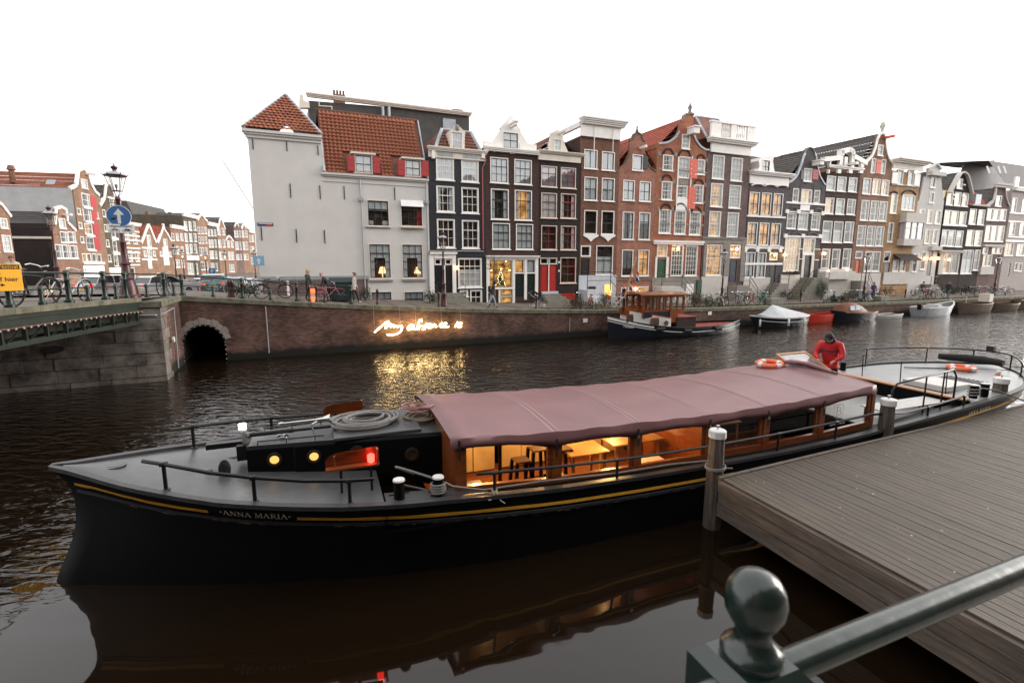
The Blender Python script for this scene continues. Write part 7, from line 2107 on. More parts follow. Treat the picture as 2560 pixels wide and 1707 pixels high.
for dx,lab,zz in((.55,'red white blue flag hanging at the right of the tugboat mast',z_top-.9),(-.55,'red white blue flag hanging at the left of the tugboat mast',z_top-1.5)):
 P=tg.matrix_basis@Vector((xm+.62+dx*.45,0,0));f=thing('flag',lab,'flag',(P.x,P.y,0),tg.rotation_euler[2],'flags on the tugboat mast')
 MB().tube([(0,0,zz-1.0),(0,0,zz+.15)],.015,5).build('pole','plank_tan',f);flag(f,0,0,zz,.35,.75,('flag_red','tug_white','flag_blue'),.55)
a,z=tpx(90,480,0);P=tg.matrix_basis@Vector((a,0,0));f=thing('flag','small red pennant on a stick at the tugboat bow','flag',(P.x,P.y,0),tg.rotation_euler[2]);MB().tube([(0,0,z-.3),(.2,0,z+1.0)],.02,5).build('pole','plank_tan',f);flag(f,.1,0,z+.95,.4,.3,('flag_red',),.25)
for t in(.28,.46,.70):
 MB().tube([(t*L-.3,-hwid(t)-.10,sh(t)-.16),(t*L+.3,-hwid(t+.03)-.10,sh(t)-.18)],.12,8).build('tyre_fender','fender_black',tg,smooth=60)
text('Heleen',.24,'tug_white',tg,Matrix.Translation((.75,-hwid(.09)-.12,sh(.09)-.40))@Matrix.Rotation(R(-18),4,'Z')@Matrix.Rotation(R(90),4,'X')@Matrix.Rotation(R(-7),4,'Z'),align='LEFT')
cb=place('covered_sloop','dark blue sloop under a grey peaked tarpaulin with white fenders',1850,816,-1.35)
L=5.6;g,sh,hwid,T=hull_mb(L,2.0,.95,.72,.78,.6,.35,fl=.7);g.build('hull','navy_hull',cb,smooth=50,fix=False);rim(L,sh,hwid,T,.14,.09,.35).build('gunwale','boat_white',cb)
g=MB();rings=[]
for i in range(13):
 t=.14+.86*i/12;pk=interp(t,[(.14,.05),(.36,.95),(1.0,.12)])
 rings.append([(t*L,sg*(hwid(t)+.02)*abs(q_),sh(t)+.08+pk*(1-abs(q_))**1.0)for sg,q_ in((-1,1),(-1,.66),(-1,.33),(1,0),(1,.33),(1,.66),(1,1))])
g.loft(rings,closed=False,cap=False);g.build('tarpaulin','tarp_grey',cb,smooth=25)
band(MB(),-.30,-.26,.01,.05,.98).build('white_line','boat_white',cb)
text('Stad Lelie',.15,'boat_white',cb,Matrix.Translation((1.35,-hwid(.28)-.03,sh(.28)-.30))@Matrix.Rotation(R(-8),4,'Z')@Matrix.Rotation(R(90),4,'X'),align='LEFT')if False else None
for t in(.06,.46,.78):
 g=MB();x=t*L;y=-hwid(t)-.12
 g.lathe([(.01,-.32),(.07,-.28),(.08,0),(.07,.22),(.02,.28)],10,(x,y,.45));g.build('fender','boat_white',cb,smooth=60)
MB().cbox((L+.15,0,.35),(.3,.1,.7),ry=R(20)).build('rudder','navy_hull',cb)
rd=place('red_dinghy','bright red plastic dinghy behind the grey tarpaulin sloop',1950,800,-.65)
L=3.2;g,sh,hwid,T=hull_mb(L,1.4,.72,.6,.72,.45,.2,fl=.75);g.build('hull','boat_red',rd,smooth=50,fix=False);rim(L,sh,hwid,T,.10,.06,.2).build('gunwale','boat_red',rd);floor_(L,sh,hwid,T,-.4,.85).build('floor','boat_red',rd)
br=place('cabin_boat','brown varnished cabin boat with brown canvas hood and clear panes',2004,797,-1.15)
L=5.4;g,sh,hwid,T=hull_mb(L,2.0,1.05,.70,.75,.4,.3,fl=.75);g.build('hull','wood_oil' if False else 'navy_hull',br,smooth=50,fix=False);rim(L,sh,hwid,T,.14,.08,.3).build('gunwale','wood_oil',br);floor_(L,sh,hwid,T,-.02,.9).build('deck','wood_oil',br)
g=MB();rings=[]
for x,hh_,w in((.7,.1,.7),(1.0,.62,.75),(1.5,.80,.8),(2.3,.82,.82),(2.9,.6,.8),(3.6,.1,.75)):
 rings.append([(x,-w*math.cos(R(a))*(1 if abs(math.cos(R(a)))<.99 else 1),sh(.4)+.08+hh_*math.sin(R(a))**.6)for a in range(0,181,20)])
g.loft(rings,closed=False,cap=False);hd=g.build('hood','tarp_brown',br,smooth=40)
for xa in(1.05,1.75):MB().add([(xa,-.80,sh(.4)+.32),(xa+.55,-.84,sh(.4)+.32),(xa+.5,-.74,sh(.4)+.68),(xa+.08,-.70,sh(.4)+.66)],[(0,1,2,3)]).build('pane','vinyl',hd)
pn=place('punt','low flat pale punt moored between cabin boat and grey boat',2118,793,-.9)
L=4.3;g,sh,hwid,T=hull_mb(L,1.5,.38,.28,.34,.7,.3,fl=.8);g.build('hull','boat_white',pn,smooth=50,fix=False);rim(L,sh,hwid,T,.12,.05,.3).build('gunwale','boat_white',pn);floor_(L,sh,hwid,T,-.1,.9).build('deck','wood_oil',pn)
al=place('grey_motorboat','open grey motorboat with pale rail, bow towards the right',2234,785,-1.2)
al.rotation_euler[2]+=math.pi;al.location=Q.w(Q.loc((al.location.x,al.location.y))[0]+4.9,-1.3)
L=5.2;g,sh,hwid,T=hull_mb(L,2.0,1.25,.82,.80,.85,.25,fl=.75);g.build('hull','alu_hull',al,smooth=50,fix=False);rim(L,sh,hwid,T,.12,.07,.25).build('gunwale','boat_white',al);floor_(L,sh,hwid,T,-.45,.85).build('floor','grey_trim',al)
MB().cbox((2.9,0,.85),(.6,1.0,.45)).build('console','boat_white',al);MB().cbox((L-.1,0,.9),(.3,.35,.5)).build('outboard_motor','stool_black',al);MB().cbox((1.2,0,.75),(.5,1.2,.08)).build('thwart','boat_white',al);MB().tube([(.2,0,1.2),(.2,0,1.55)],.04,6).build('bow_post','boat_white',al)
for nm,lab,u,v,L,mat,zz in(('wooden_barge','weathered brown wooden boat with pale box at its bow',2360,781,5.4,'wood_grey',.95),('wooden_rowboat','dark brown rowing boat beyond the weathered boat',2424,774,4.4,'wood_grey',.75),('striped_boat','dark boat with pale striped cover at the right edge',2478,770,5.0,'wood_grey',.85)):
 o=place(nm,lab,u,v,-1.1);g,sh,hwid,T=hull_mb(L,1.9,zz+.15,zz-.1,zz,.5,.3,fl=.75);g.build('hull',mat,o,smooth=50,fix=False);rim(L,sh,hwid,T,.12,.07,.3).build('gunwale','wood_oil',o);floor_(L,sh,hwid,T,-.25 if nm!='striped_boat' else .1,.9).build('deck','wood_grey' if nm!='striped_boat' else 'tarp_grey',o)
 if nm=='wooden_barge':MB().cbox((L-.7,-.1,zz+.5),(.7,.9,.8)).build('box','cream_paint',o);MB().tube([(1.4,0,zz),(1.4,0,zz+.7)],.03,6).build('post','cream_paint',o)
def ground(a,t_):
 if t_<PT:return zd(t_)
 if t_<.4 and a<.3:return 3.50
 return zg(a,max(t_,.4))-.02
def at_px(u,t_):
 a,_=Q.hit(u,750,t_)
 return a
 # street lanterns
emitm('lantern_lit',(1.0,.60,.26),5.0)
glassm('lantern_glass',.05,(.93,.93,.92))
def lantern_proto(h_,lit):
 ms={}
 q5=1.55 if h_>5 else 1.0
 base=MB();base.lathe([(r_*q5,z)for r_,z in[(.26,0),(.26,.1),(.22,.16),(.20,.5),(.15,.75),(.17,.8),(.12,.9),(.10,1.35),(.13,1.4),(.085,1.5),(.065,2.2),(.08,2.25),(.055,2.35),(.045,h_-1.25),(.07,h_-1.2),(.05,h_-1.1)]],14)
 base.tube([(-.3,0,h_-1.35),(.3,0,h_-1.35)],.014,6)
 ms['post']=base.mesh('post','lamp_maroon',40)
 fr=MB();zb,zt_=h_-.88,h_-.32
 hexr=lambda r_,z:[(r_*(1.2 if h_>5 else 1)*math.cos(R(60*k+15)),r_*(1.2 if h_>5 else 1)*math.sin(R(60*k+15)),z)for k in range(6)]
 for k in range(6):
  a,b_=hexr(.15,zb)[k],hexr(.29,zt_)[k];fr.tube([a,b_],.012,5)
  fr.tube([(0.04*math.cos(R(60*k+15)),.04*math.sin(R(60*k+15)),h_-1.1),(hexr(.11,0)[k][0],hexr(.11,0)[k][1],h_-1.0),a],.01,5)
 fr.loft([hexr(.155,zb-.02),hexr(.155,zb+.005)]);fr.loft([hexr(.31,zt_-.01),hexr(.34,zt_+.03),hexr(.33,zt_+.05)])
 for k in range(6):fr.tube([hexr(.32,zt_+.03)[k],hexr(.42,zt_+.15)[k]],[.02,.005],5)
 ms['lantern_frame']=fr.mesh('lantern_frame','lamp_maroon',40)
 rf=MB();rf.loft([hexr(.32,zt_+.052),hexr(.22,zt_+.14),hexr(.12,zt_+.19)]);ms['lantern_roof']=rf.mesh('lantern_roof','zinc',30)
 cr=MB();cr.lathe([(.08,zt_+.19),(.07,zt_+.25),(.12,zt_+.31),(.12,zt_+.36),(.06,zt_+.40),(.02,zt_+.42),(.02,zt_+.48),(.005,zt_+.5)],10);ms['crown']=cr.mesh('crown','lamp_maroon',40)
 pn=[]
 for k in range(6):
  a,b_=hexr(.148,zb),hexr(.285,zt_)
  g=MB();g.add([a[k],a[(k+1)%6],b_[(k+1)%6],b_[k]],[(0,1,2,3)]);pn.append(g.mesh('pane','lantern_glass',fix=False))
 bl=MB();bl.lathe([(.02,zb+.0),(.03,zb+.12),(.055,zb+.16),(.05,zb+.24),(.01,zb+.26)],8);ms['burner']=bl.mesh('burner','lantern_lit' if lit else 'grey_trim',50)
 return ms,pn
PR={(h_,lt):lantern_proto(h_,lt)for h_ in(5.15,4.5)for lt in(0,1)}
def lantern(label,P,h_=4.5,lit=0,rz=0.3):
 ms,pn=PR[(h_,lit)]
 t=thing('street_lantern',label,'street lamp',P,rz,'crown topped street lanterns')
 for k,me in ms.items():
  if k!='lantern_frame':link(k,me,t)
 f=link('lantern_frame',ms['lantern_frame'],t)
 for p_ in pn:link('pane',p_,f)
 return t
def on_quay(u,t_,du=0):a=at_px(u,t_);return Q.w(a,t_,ground(a,t_))
x,y=BE(PT-.35,.75)
LP_=Q.w(-.75,PT+.05,3.56)
big=lantern('large maroon street lantern with round blue sign on the bridge corner',LP_,5.15)
lantern('maroon street lantern in front of the black house',on_quay(1110,1.2))
lantern('maroon street lantern in front of the mauve house with the balustrade',on_quay(1804,1.6))
lantern('maroon street lantern in front of the orange door',on_quay(2158,2.0))
lantern('maroon street lantern near the right edge of the quay',on_quay(2482,2.2))
P=pz(132,742,3.4);lantern('maroon street lantern behind the bridge at far left',(-24.6,27.3,3.35))
P=py(442,700,46);lantern('maroon street lantern across the square behind the teal bicycle',(P.x,46,2.05))
for i,(u,Y)in enumerate(((462,60),(492,68),(519,74),(567,66),(640,62))):
 P=py(u,700,Y);lantern(['lit street lantern left of the parking sign','second lit lantern in the side street','lit lantern beside the parking sign','lit lantern before the pale far houses','lit lantern next to the white corner house'][i],(P.x,Y,1.95),4.5,1)
 # signs
pm('sign_blue',(.035,.12,.30),.45,var=.08);pm('sign_white',(.62,.62,.62),.5,var=.06);pm('sign_yellow',(.85,.42,.03),.5,var=.06);pm('sign_black',(.01,.01,.01),.5);pm('sign_navy',(.02,.035,.12),.45)
def facing(P):return math.atan2(-P[0],P[1])if False else math.atan2(P[1],P[0])-math.pi/2
sg=thing('one_way_sign','round blue sign with white up arrow on the big lantern','sign',(LP_.x,LP_.y,0),facing(LP_)+R(-18))
rings_=lambda r_:[(r_*math.cos(2*math.pi*k/36),r_*math.sin(2*math.pi*k/36))for k in range(36)]
zc_=py(332,541,LP_.y).z
pts=rings_(.41);MB().poly([(a,b_+zc_)for a,b_ in pts],-.10,-.085).build('disc','sign_blue',sg)
g=MB();g.loft([[(q_*math.cos(2*math.pi*k/36),y_,zc_+q_*math.sin(2*math.pi*k/36))for k in range(36)]for q_,y_ in((.41,-.085),(.425,-.085),(.425,-.105),(.405,-.105))],cap=False);g.build('rim','sign_white',sg)
MB().poly([(-.055,zc_-.29),(.055,zc_-.29),(.055,zc_+.05),(.18,zc_+.05),(0,zc_+.30),(-.18,zc_+.05),(-.055,zc_+.05)],-.106,-.101).build('arrow','sign_white',sg)
MB().poly([(-.27,zc_-.16),(-.11,zc_-.13),(-.11,zc_-.05),(-.27,zc_-.08)],-.106,-.101).build('sticker','sign_black',sg)
sp_=thing('exception_plate','white plate with bicycle and scooter symbols under the round sign','sign',(LP_.x,LP_.y,0),facing(LP_)+R(-5))
zp=py(332,572,LP_.y).z
MB().box(-.44,-.10,zp-.17,.44,-.085,zp+.17).build('plate','sign_white',sp_)
text('uitgezonderd',.135,'sign_black',sp_,Matrix.Translation((0,-.104,zp+.055))@Matrix.Rotation(R(90),4,'X'))
for cx,sc in((-.2,1),(.2,1)):
 g=MB()
 for dx in(-.1,.1):g.tube([(cx+dx+.055*math.cos(t),-.103,zp-.09+.055*math.sin(t))for t in[k*.45 for k in range(14)]],.006,4,closed=True)
 for a,b_ in(((-.1,-.09),(-.03,-.02)),((-.03,-.02),(.06,-.02)),((-.03,-.02),(0,-.09)),((0,-.09),(.06,-.02)),((.05,.0),(.1,-.09)),((-.05,.0),(-.02,.0))):g.tube([(cx+a[0],-.103,zp+a[1]),(cx+b_[0],-.103,zp+b_[1])],.008 if cx<0 else .014,4)
 g.build('bicycle_symbol' if cx<0 else 'scooter_symbol','sign_black',sp_)
yt=PT-6.75
P=Q.w(BE(yt,.12)[0],yt,0)
dpt=P.y
ys=thing('yellow_sign','yellow festival sign with black arrow hung on the bridge railing','sign',(P.x,P.y,0),facing(P)+R(8))
def yz(v):return py(20,v,P.y).z
zt_,zb=yz(660),yz(727)
xr=.0
u_to=lambda u:(py(u,690,P.y).x-P.x)
x1_,x0_=u_to(42),u_to(42)-1.35
MB().box(x0_,-.12,zb,x1_,-.10,zt_).build('board','sign_yellow',ys)
MB().box(x0_+.02,-.124,zt_-.14,x1_-.03,-.121,zt_-.02).build('header','sign_black',ys)
text('Light Festival',.13,'sign_yellow',ys,Matrix.Translation((x1_-.06,-.128,zt_-.115))@Matrix.Rotation(R(90),4,'X'),align='RIGHT')
for body,v,dx_ in(('lopen',686,.42),('vanaf hier',703,.08)):
 text(body,.175,'sign_black',ys,Matrix.Translation((x1_-dx_,-.126,yz(v)))@Matrix.Rotation(R(90),4,'X'),align='RIGHT')
za=yz(712);MB().box(x1_-.52,-.126,zb+.02,x1_-.50,-.121,za).box(x1_-.52,-.126,za-.01,x1_-.42,-.121,za+.01).build('arrow_stem','sign_black',ys);MB().poly([(x1_-.44,za-.045),(x1_-.36,za),(x1_-.44,za+.045)],-.126,-.121).build('arrow_head','sign_black',ys)
a_,z_=Q.hit(646,652,TF-.9);P=Q.w(a_,TF-.9,0)
bs=thing('square_arrow_sign','square pale blue sign with arrow at the corner of the white house','sign',(P.x,P.y,0),facing(P));k=P.y/F
pm('sign_paleblue',(.16,.32,.46),.45,var=.05);pm('sign_pink',(.62,.50,.50),.5)
MB().box(-12*k,-.02,z_-12*k,13*k,0,z_+12*k).build('panel','sign_paleblue',bs);MB().poly([(-1.5*k,z_-8*k),(3*k,z_-8*k),(3*k,z_-.5*k),(7*k,z_-.5*k),(.7*k,z_+7.5*k),(-5.5*k,z_-.5*k),(-1.5*k,z_-.5*k)],-.026,-.021).build('arrow','sign_pink',bs)
MB().tube([(0,.03,2.6),(0,.03,z_+.3)],.035,8).build('pole','grey_pipe',bs)
x0,z0,x1,z1=W.rect('2',(250,1400,405,1430))
sn=thing('street_name_plate','small blue street name plate high on the white wall','sign',W.fr.w(W.s0,W.toff,W.base),QA)
MB().box(x0,-.04,z0,x1,-.01,z1).build('plate','sign_navy',sn);MB().box(x0+(x1-x0)*.55,-.045,z0+.02,x0+(x1-x0)*.92,-.041,z0+(z1-z0)*.45).build('red_mark','boat_red',sn);MB().box(x0+.05,-.045,z0+(z1-z0)*.6,x1-.05,-.041,z1-.03).build('white_mark','sign_white',sn)
P=py(530,678,60);ps=thing('parking_sign','square blue parking sign with white P in the side street','sign',(P.x,P.y,0),0.2);MB().box(-.35,0,P.z-.35,.35,.03,P.z+.35).build('panel','sign_blue',ps);text('P',.6,'sign_white',ps,Matrix.Translation((0,-.006,P.z-.22))@Matrix.Rotation(R(90),4,'X'));MB().tube([(0,.05,1.9),(0,.05,P.z)],.04,6).build('pole','grey_pipe',ps)
a_,z_=Q.hit(632,520,TF-.1);b2_=Q.hit(558,404,TF-2.6)
fp=thing('flag_pole','thin slanting pole jutting from the corner of the white house','pole',Q.w(0,0),QA);MB().tube([(a_,TF-.05,z_),(b2_[0],TF-2.6,b2_[1])],.025,6).build('rod','grey_trim',fp)
# bicycles
bike_cols={'bike_black':(.012,.012,.013),'bike_silver':(.35,.36,.37),'bike_teal':(.10,.32,.29),'bike_red':(.35,.03,.03),'bike_pink':(.45,.12,.16),'bike_white':(.55,.55,.53),'bike_green':(.03,.20,.09),'bike_blue':(.03,.06,.16)}
for k,c in bike_cols.items():pm(k,c,.35,var=.1)
pm('tyre',(.012,.012,.012),.8);pm('tyre_pale',(.38,.36,.32),.7);pm('saddle',(.012,.010,.009),.5)
def make_bike():
 t=bpy.data.objects.new('bicycle',None);col.objects.link(t)
 r_=.34
 for x in(0,1.08):
  g=MB();g.tube([(x+r_*math.cos(2*math.pi*k/22),0,r_+.015+r_*math.sin(2*math.pi*k/22))for k in range(22)],.025,5,closed=True);w=g.build('wheel','tyre',t,smooth=60)
  g=MB()
  for k in range(12):
   a=2*math.pi*k/12;g.tube([(x,0,r_+.015),(x+(r_-.02)*math.cos(a),0,r_+.015+(r_-.02)*math.sin(a))],.004,3)
  g.tube([(x,-.05,r_+.015),(x,.05,r_+.015)],.03,6);g.build('spokes','chrome',w)
 g=MB()
 A,Bq,Cq,Dq,Eq=(0,0,.355),(.46,0,.30),(.30,0,.82),(.86,0,.80),(1.08,0,.355)
 for a,b_ in((A,Bq),(Bq,Cq),(Bq,(.88,0,.72)),(Cq,(.87,0,.76)),(A,Cq),(Dq,Eq),(Dq,(.83,0,1.0))):g.tube([a,b_],.025,6)
 g.build('frame','bike_black',t,smooth=50)
 MB().loft([[(x,-w,z),(x,w,z),(x,w*.8,z+.05),(x,-w*.8,z+.05)]for x,w,z in((.14,.09,.93),(.22,.1,.93),(.34,.04,.94),(.42,.02,.94))]).tube([(.28,0,.8),(.26,0,.93)],.013,6).build('saddle','saddle',t)
 MB().tube([(.70,-.29,1.05),(.80,-.24,1.08),(.86,-.1,1.05),(.84,0,1.02),(.86,.1,1.05),(.80,.24,1.08),(.70,.29,1.05)],.017,6).build('handlebar','chrome',t)
 g=MB();g.tube([(r_*1.1*math.cos(a),0,.355+r_*1.1*math.sin(a))for a in[R(q_)for q_ in range(20,175,15)]],.02,5);g.tube([(1.08+r_*1.1*math.cos(a),0,.355+r_*1.1*math.sin(a))for a in[R(q_)for q_ in range(30,150,15)]],.02,5);g.box(-.28,-.07,.76,.16,.07,.775);g.tube([(-.2,.06,.76),(0,.06,.36)],.007,4);g.tube([(-.2,-.06,.76),(0,-.06,.36)],.007,4);g.build('rack','bike_black',t)
 g=MB();g.tube([(.46,.0,.30),(.46,.12,.30),(.46,.12,.14)],.012,5);g.tube([(.46,0,.30),(.46,-.12,.30),(.46,-.12,.46)],.012,5);g.lathe([(.08,-.004),(.08,.004)],12,(0,0,0))if False else None;g.build('pedals','grey_trim',t)
 MB().cbox((.97,0,.88),(.06,.06,.07)).build('lamp','chrome',t)
 return t
BK=make_bike();BK_used=[False]
def bike(label,P,rz,colr='bike_black',tilt=0.0,tyre=None,sc=1.0,group='bicycles parked along the quay'):
 sw={}
 if colr!='bike_black':sw['bike_black']=colr
 if tyre:sw['tyre']=tyre
 o=BK if not BK_used[0]else dup(BK,None,sw)
 BK_used[0]=True
 o.location=P;o.rotation_euler=(tilt,0,rz);o.scale=(sc,sc,sc)
 tag(o,label,'bicycle',group)
 return o
def bridge_pt(t_,off):q_=BE(t_,off);return Q.w(q_[0],t_,zd(t_)-.05)
RB=QA+R(90)+R(10)
P=bridge_pt(PT-4.9,.75);bike('dark bicycle leaning on the bridge railing beside the yellow sign',bridge_pt(PT-5.5,.80),RB+R(-32),'bike_black',R(6),sc=1.18)
bike('silver bicycle leaning on the bridge railing, second from the yellow sign',bridge_pt(PT-3.2,.85),RB+R(-26),'bike_silver',R(5),sc=1.1)
bike('black bicycle right of the big lantern',Q.w(-.15,-1.6,3.47),RB+R(-20),'bike_black',R(-5));bike('teal bicycle on the quay right of the big lantern',Q.w(1.3,1.25,ground(1.3,1.25)),QA+R(8),'bike_teal',R(5),'tyre_pale')
a=at_px(655,.95);bike('dark old bicycle leaning on the quay railing before the white house',Q.w(a,.95,ground(a,.95)),QA+R(3),'bike_black',R(7),sc=1.1)
a=at_px(800,1.3);bike('pink bicycle with saddlebags before the white house',Q.w(a,1.3,ground(a,1.3)),QA+R(5),'bike_pink',R(5))
rb=random.Random(21)
def bikes(labels,u0,u1,tt,cols,rot=(60,110)):
 n_=len(labels)
 for i,lb in enumerate(labels):
  u=u0+(u1-u0)*i/max(1,n_-1)
  t_=tt+rb.uniform(-.25,.25)
  a=at_px(u,t_);ang=R(rb.uniform(*rot))
  bike(lb,Q.w(a,t_,ground(a,t_)),QA+ang,cols[i%len(cols)],R(rb.uniform(-7,7)),'tyre_pale' if rb.random()<.3 else None)
o5=['leftmost','second','third','fourth','fifth','sixth','seventh','eighth']
bikes(['bicycle in the tangle before the grey stoop, %s from left'%o5[i]for i in range(4)],1450,1535,1.9,['bike_black','bike_red','bike_black','bike_silver'],(15,80))
bikes(['pale bicycle against the salmon house, left of its neighbour','dark bicycle against the salmon house, right of its neighbour'],1572,1592,5.6,['bike_white','bike_black'],(0,8))
bikes(['dark bicycle with pink crate by the stone stoop'],1658,1658,4.6,['bike_black'],(-4,4))
a=at_px(1655,4.6);P=Q.w(a,4.6,ground(a,4.6));cr=thing('bicycle_crate','pink crate on the bicycle by the stone stoop','crate',(P.x,P.y,P.z+.78),QA);MB().box(-.22,-.16,0,.22,.16,.02).box(-.22,-.16,.021,.22,-.14,.28).box(-.22,.14,.021,.22,.16,.28).box(-.22,-.139,.021,-.2,.139,.28).box(.2,-.139,.021,.22,.139,.28).build('basket','bike_pink',cr)
bikes(['bicycle in the row by the mauve house lantern, %s from left'%o5[i]for i in range(6)],1800,1885,1.7,['bike_white','bike_black','bike_black','bike_silver','bike_black','bike_red'],(40,100))
bikes(['mint green bicycle at the end of the quay row'],1893,1893,1.35,['bike_teal'],(-15,-10))
bikes(['dark bicycle against the grey house steps'],1955,1955,5.2,['bike_black'],(0,10))
bikes(['bicycle by the green bench, %s from left'%o5[i]for i in range(2)],2060,2085,1.5,['bike_silver','bike_black'],(20,60))
bikes(['bicycle in the cluster before the ochre house, %s from left'%o5[i]for i in range(5)],2140,2188,1.6,['bike_black','bike_silver','bike_black','bike_blue','bike_black'],(30,110))
bikes(['bicycle against the wall of the ochre house, %s from left'%o5[i]for i in range(3)],2205,2232,5.8,['bike_black'],(70,100))
bikes(['bicycle in the cluster before the pale grey house, %s from left'%o5[i]for i in range(6)],2288,2362,1.5,['bike_black','bike_silver','bike_red','bike_black','bike_white','bike_black'],(10,110))
bikes(['bicycle in the cluster at the right edge of the quay, %s from left'%o5[i]for i in range(7)],2440,2525,1.6,['bike_black','bike_red','bike_silver','bike_black','bike_black','bike_white','bike_blue'],(10,110))
# cars on the square
pm('car_black',(.012,.013,.015),.2,.0,var=.1,coat=1.0);pm('car_silver',(.40,.41,.42),.25,.5,var=.05,coat=1.0);pm('car_white',(.66,.66,.66),.25,var=.05,coat=1.0);pm('car_grey',(.11,.12,.13),.25,.4,var=.05,coat=1.0)
pm('car_glass',(.02,.022,.025),.08,spec=.8);pm('plate_yellow',(.75,.42,.03),.5);emitm('tail_light',(1.0,.03,.02),.9);pm('rim_alu',(.35,.35,.36),.35,.6)
def make_car(body_m):
 t=bpy.data.objects.new('parked_car',None);col.objects.link(t)
 prof=[(-2.05,.45,.78),(-2.08,.75,.80),(-2.0,.95,.80),(-1.75,1.08,.78),(-1.45,1.42,.62),(-.6,1.50,.62),(.25,1.47,.62),(1.0,1.0,.74),(1.7,.90,.76),(2.05,.70,.74),(2.1,.42,.70)]
 g=MB();rings=[]
 W2=.88
 low=[(-2.0,.28),(-1.9,.22),(1.95,.22),(2.05,.30)]
 side_o=[(-2.05,.30),(-2.08,.72),(-2.02,.95),(-1.75,1.02),(.95,1.0),(1.7,.90),(2.05,.72),(2.1,.35),(1.95,.22),(-1.95,.22)]
 for y,q_ in((-W2,.98),(-W2+.06,1.0),(W2-.06,1.0),(W2,.98)):rings.append([(x*q_,y,z if z<.5 else z*(.985 if abs(y)==W2 else 1))for x,z in side_o])
 g.loft(rings);bo=g.build('body',body_m,t,smooth=30)
 gh=[(-1.82,1.0),(-1.50,1.40),(-1.2,1.47),(-.2,1.50),(.2,1.46),(.98,1.0)]
 g=MB();g.loft([[(x*(1 if z<1.1 else .98),y*(1 if z<1.1 else .83),z)for x,z in gh]for y in(-.82,.82)]);gl=g.build('windows','car_glass',t,smooth=30)
 g=MB();g.loft([[(x,y,z+.008)for x,z in((-1.52,1.40),(-1.2,1.475),(-.2,1.505),(.2,1.468))]for y in(-.66,.66)],closed=False,cap=False);g.build('roof',body_m,t)
 for sgn in(-1,1):
  for a,b_ in(((-1.82,1.0),(-1.5,1.42)),((-.55,1.0),(-.5,1.49)),((.98,1.0),(.2,1.47))):MB().tube([(a[0],sgn*.83,a[1]),(b_[0],sgn*.68,b_[1])],.03,5).build('pillar',body_m,t)
  for x in(-1.28,1.3):
   g=MB();g.tube([(x,sgn*.70,.31),(x,sgn*.89,.31)],.31,18);w=g.build('wheel','tyre',t,smooth=40);MB().tube([(x,sgn*.892,.31),(x,sgn*.90,.31)],.2,14).build('rim','rim_alu',w,smooth=40)
  MB().box(-2.1,sgn*.62-.14,.78,-1.98,sgn*.62+.14,.93).build('tail_light','tail_light',t)
  MB().box(1.95,sgn*.6-.15,.66,2.09,sgn*.6+.15,.78).build('headlight','chrome',t)
 MB().box(-2.11,-.26,.58,-2.07,.26,.69).build('number_plate','plate_yellow',t)
 return t
def put_car(mat,label,u,Y,rz):
 c=make_car(mat);P=py(u,740,Y);a,t_=Q.loc((P.x,P.y));c.location=(P.x,Y,ground(a,t_));c.rotation_euler=(0,0,rz);tag(c,label,'car','cars parked on the square')
put_car('car_white','white car partly hidden behind the big lantern',413,38,R(75));put_car('car_silver','silver car seen through the bridge railing left of the lantern',285,36,R(80));put_car('car_grey','dark grey hatchback with red tail lights behind the quay railing',540,37,R(118));put_car('car_black','black car beside the grey hatchback near the white house',592,41,R(112));put_car('car_silver','silver car further down the side street',520,49,R(105));put_car('car_black','black car farthest down the side street',566,55,R(105));put_car('car_white','pale car parked close to the white corner house',625,47,R(100))
pm('car_red',(.30,.02,.02),.25,var=.05,coat=1.0);put_car('car_red','low red car behind the teal bicycle',470,43,R(85))
# bollards, bins, planters
amst=MB();amst.lathe([(.10,0),(.10,.12),(.075,.16),(.065,.7),(.085,.74),(.085,.82),(.06,.9),(.01,.92)],10);am_m=amst.mesh('bollard','lamp_maroon',40)
for i,(u,t_,lb)in enumerate(((1097,.9,'maroon bollard left of the lantern by the black house'),(1223,3.2,'maroon bollard behind the walking person in jeans'),(1341,.8,'maroon bollard before the red doors'),(944,.8,'maroon bollard before the white house cellar window'),(774,.8,'maroon bollard beside the blonde person'),(792,.9,'maroon bollard right of the orange light'),(1548,3.6,'maroon bollard before the salmon house'),(575,.9,'maroon bollard behind the railing by the black car'),(583,.9,'maroon bollard, right one of the pair by the black car'),(2002,3.6,'maroon bollard before the grey house steps'),(2262,3.8,'maroon bollard before the ochre house'),(2402,3.9,'maroon bollard before the dark brown houses'))):
 a=at_px(u,t_);o=link('bollard',am_m,None,Q.w(a,t_,ground(a,t_)));tag(o,lb,'bollard','maroon bollards along the quay')
a=at_px(856,2.3);P=Q.w(a,2.3,ground(a,2.3));bn_=thing('waste_container','dark green waste container behind the person in the white jacket','container',P,QA)
pm('container_green',(.012,.03,.028),.5,var=.4,scale=3);MB().chamfer_box(-.65,-.5,.05,.65,.5,1.15,.05).build('body','container_green',bn_);MB().loft([[(x,-.52,1.16),(x,.52,1.16),(x,.4,1.42),(x,-.4,1.42)]for x in(-.68,.68)]).build('lid','container_green',bn_)
emitm('work_light',(1.0,.18,.06),.9)
a=at_px(783,1.0);P=Q.w(a,1.0,ground(a,1.0));wl_=thing('warning_light','orange glowing warning box with white stripe on the quay','lamp',P,QA);MB().box(-.2,-.12,0,.2,.12,.3).build('lower_case','work_light',wl_);MB().box(-.2,-.12,.301,.2,.12,.42).build('stripe','sign_white',wl_);MB().box(-.2,-.12,.421,.2,.12,.72).build('upper_case','work_light',wl_)
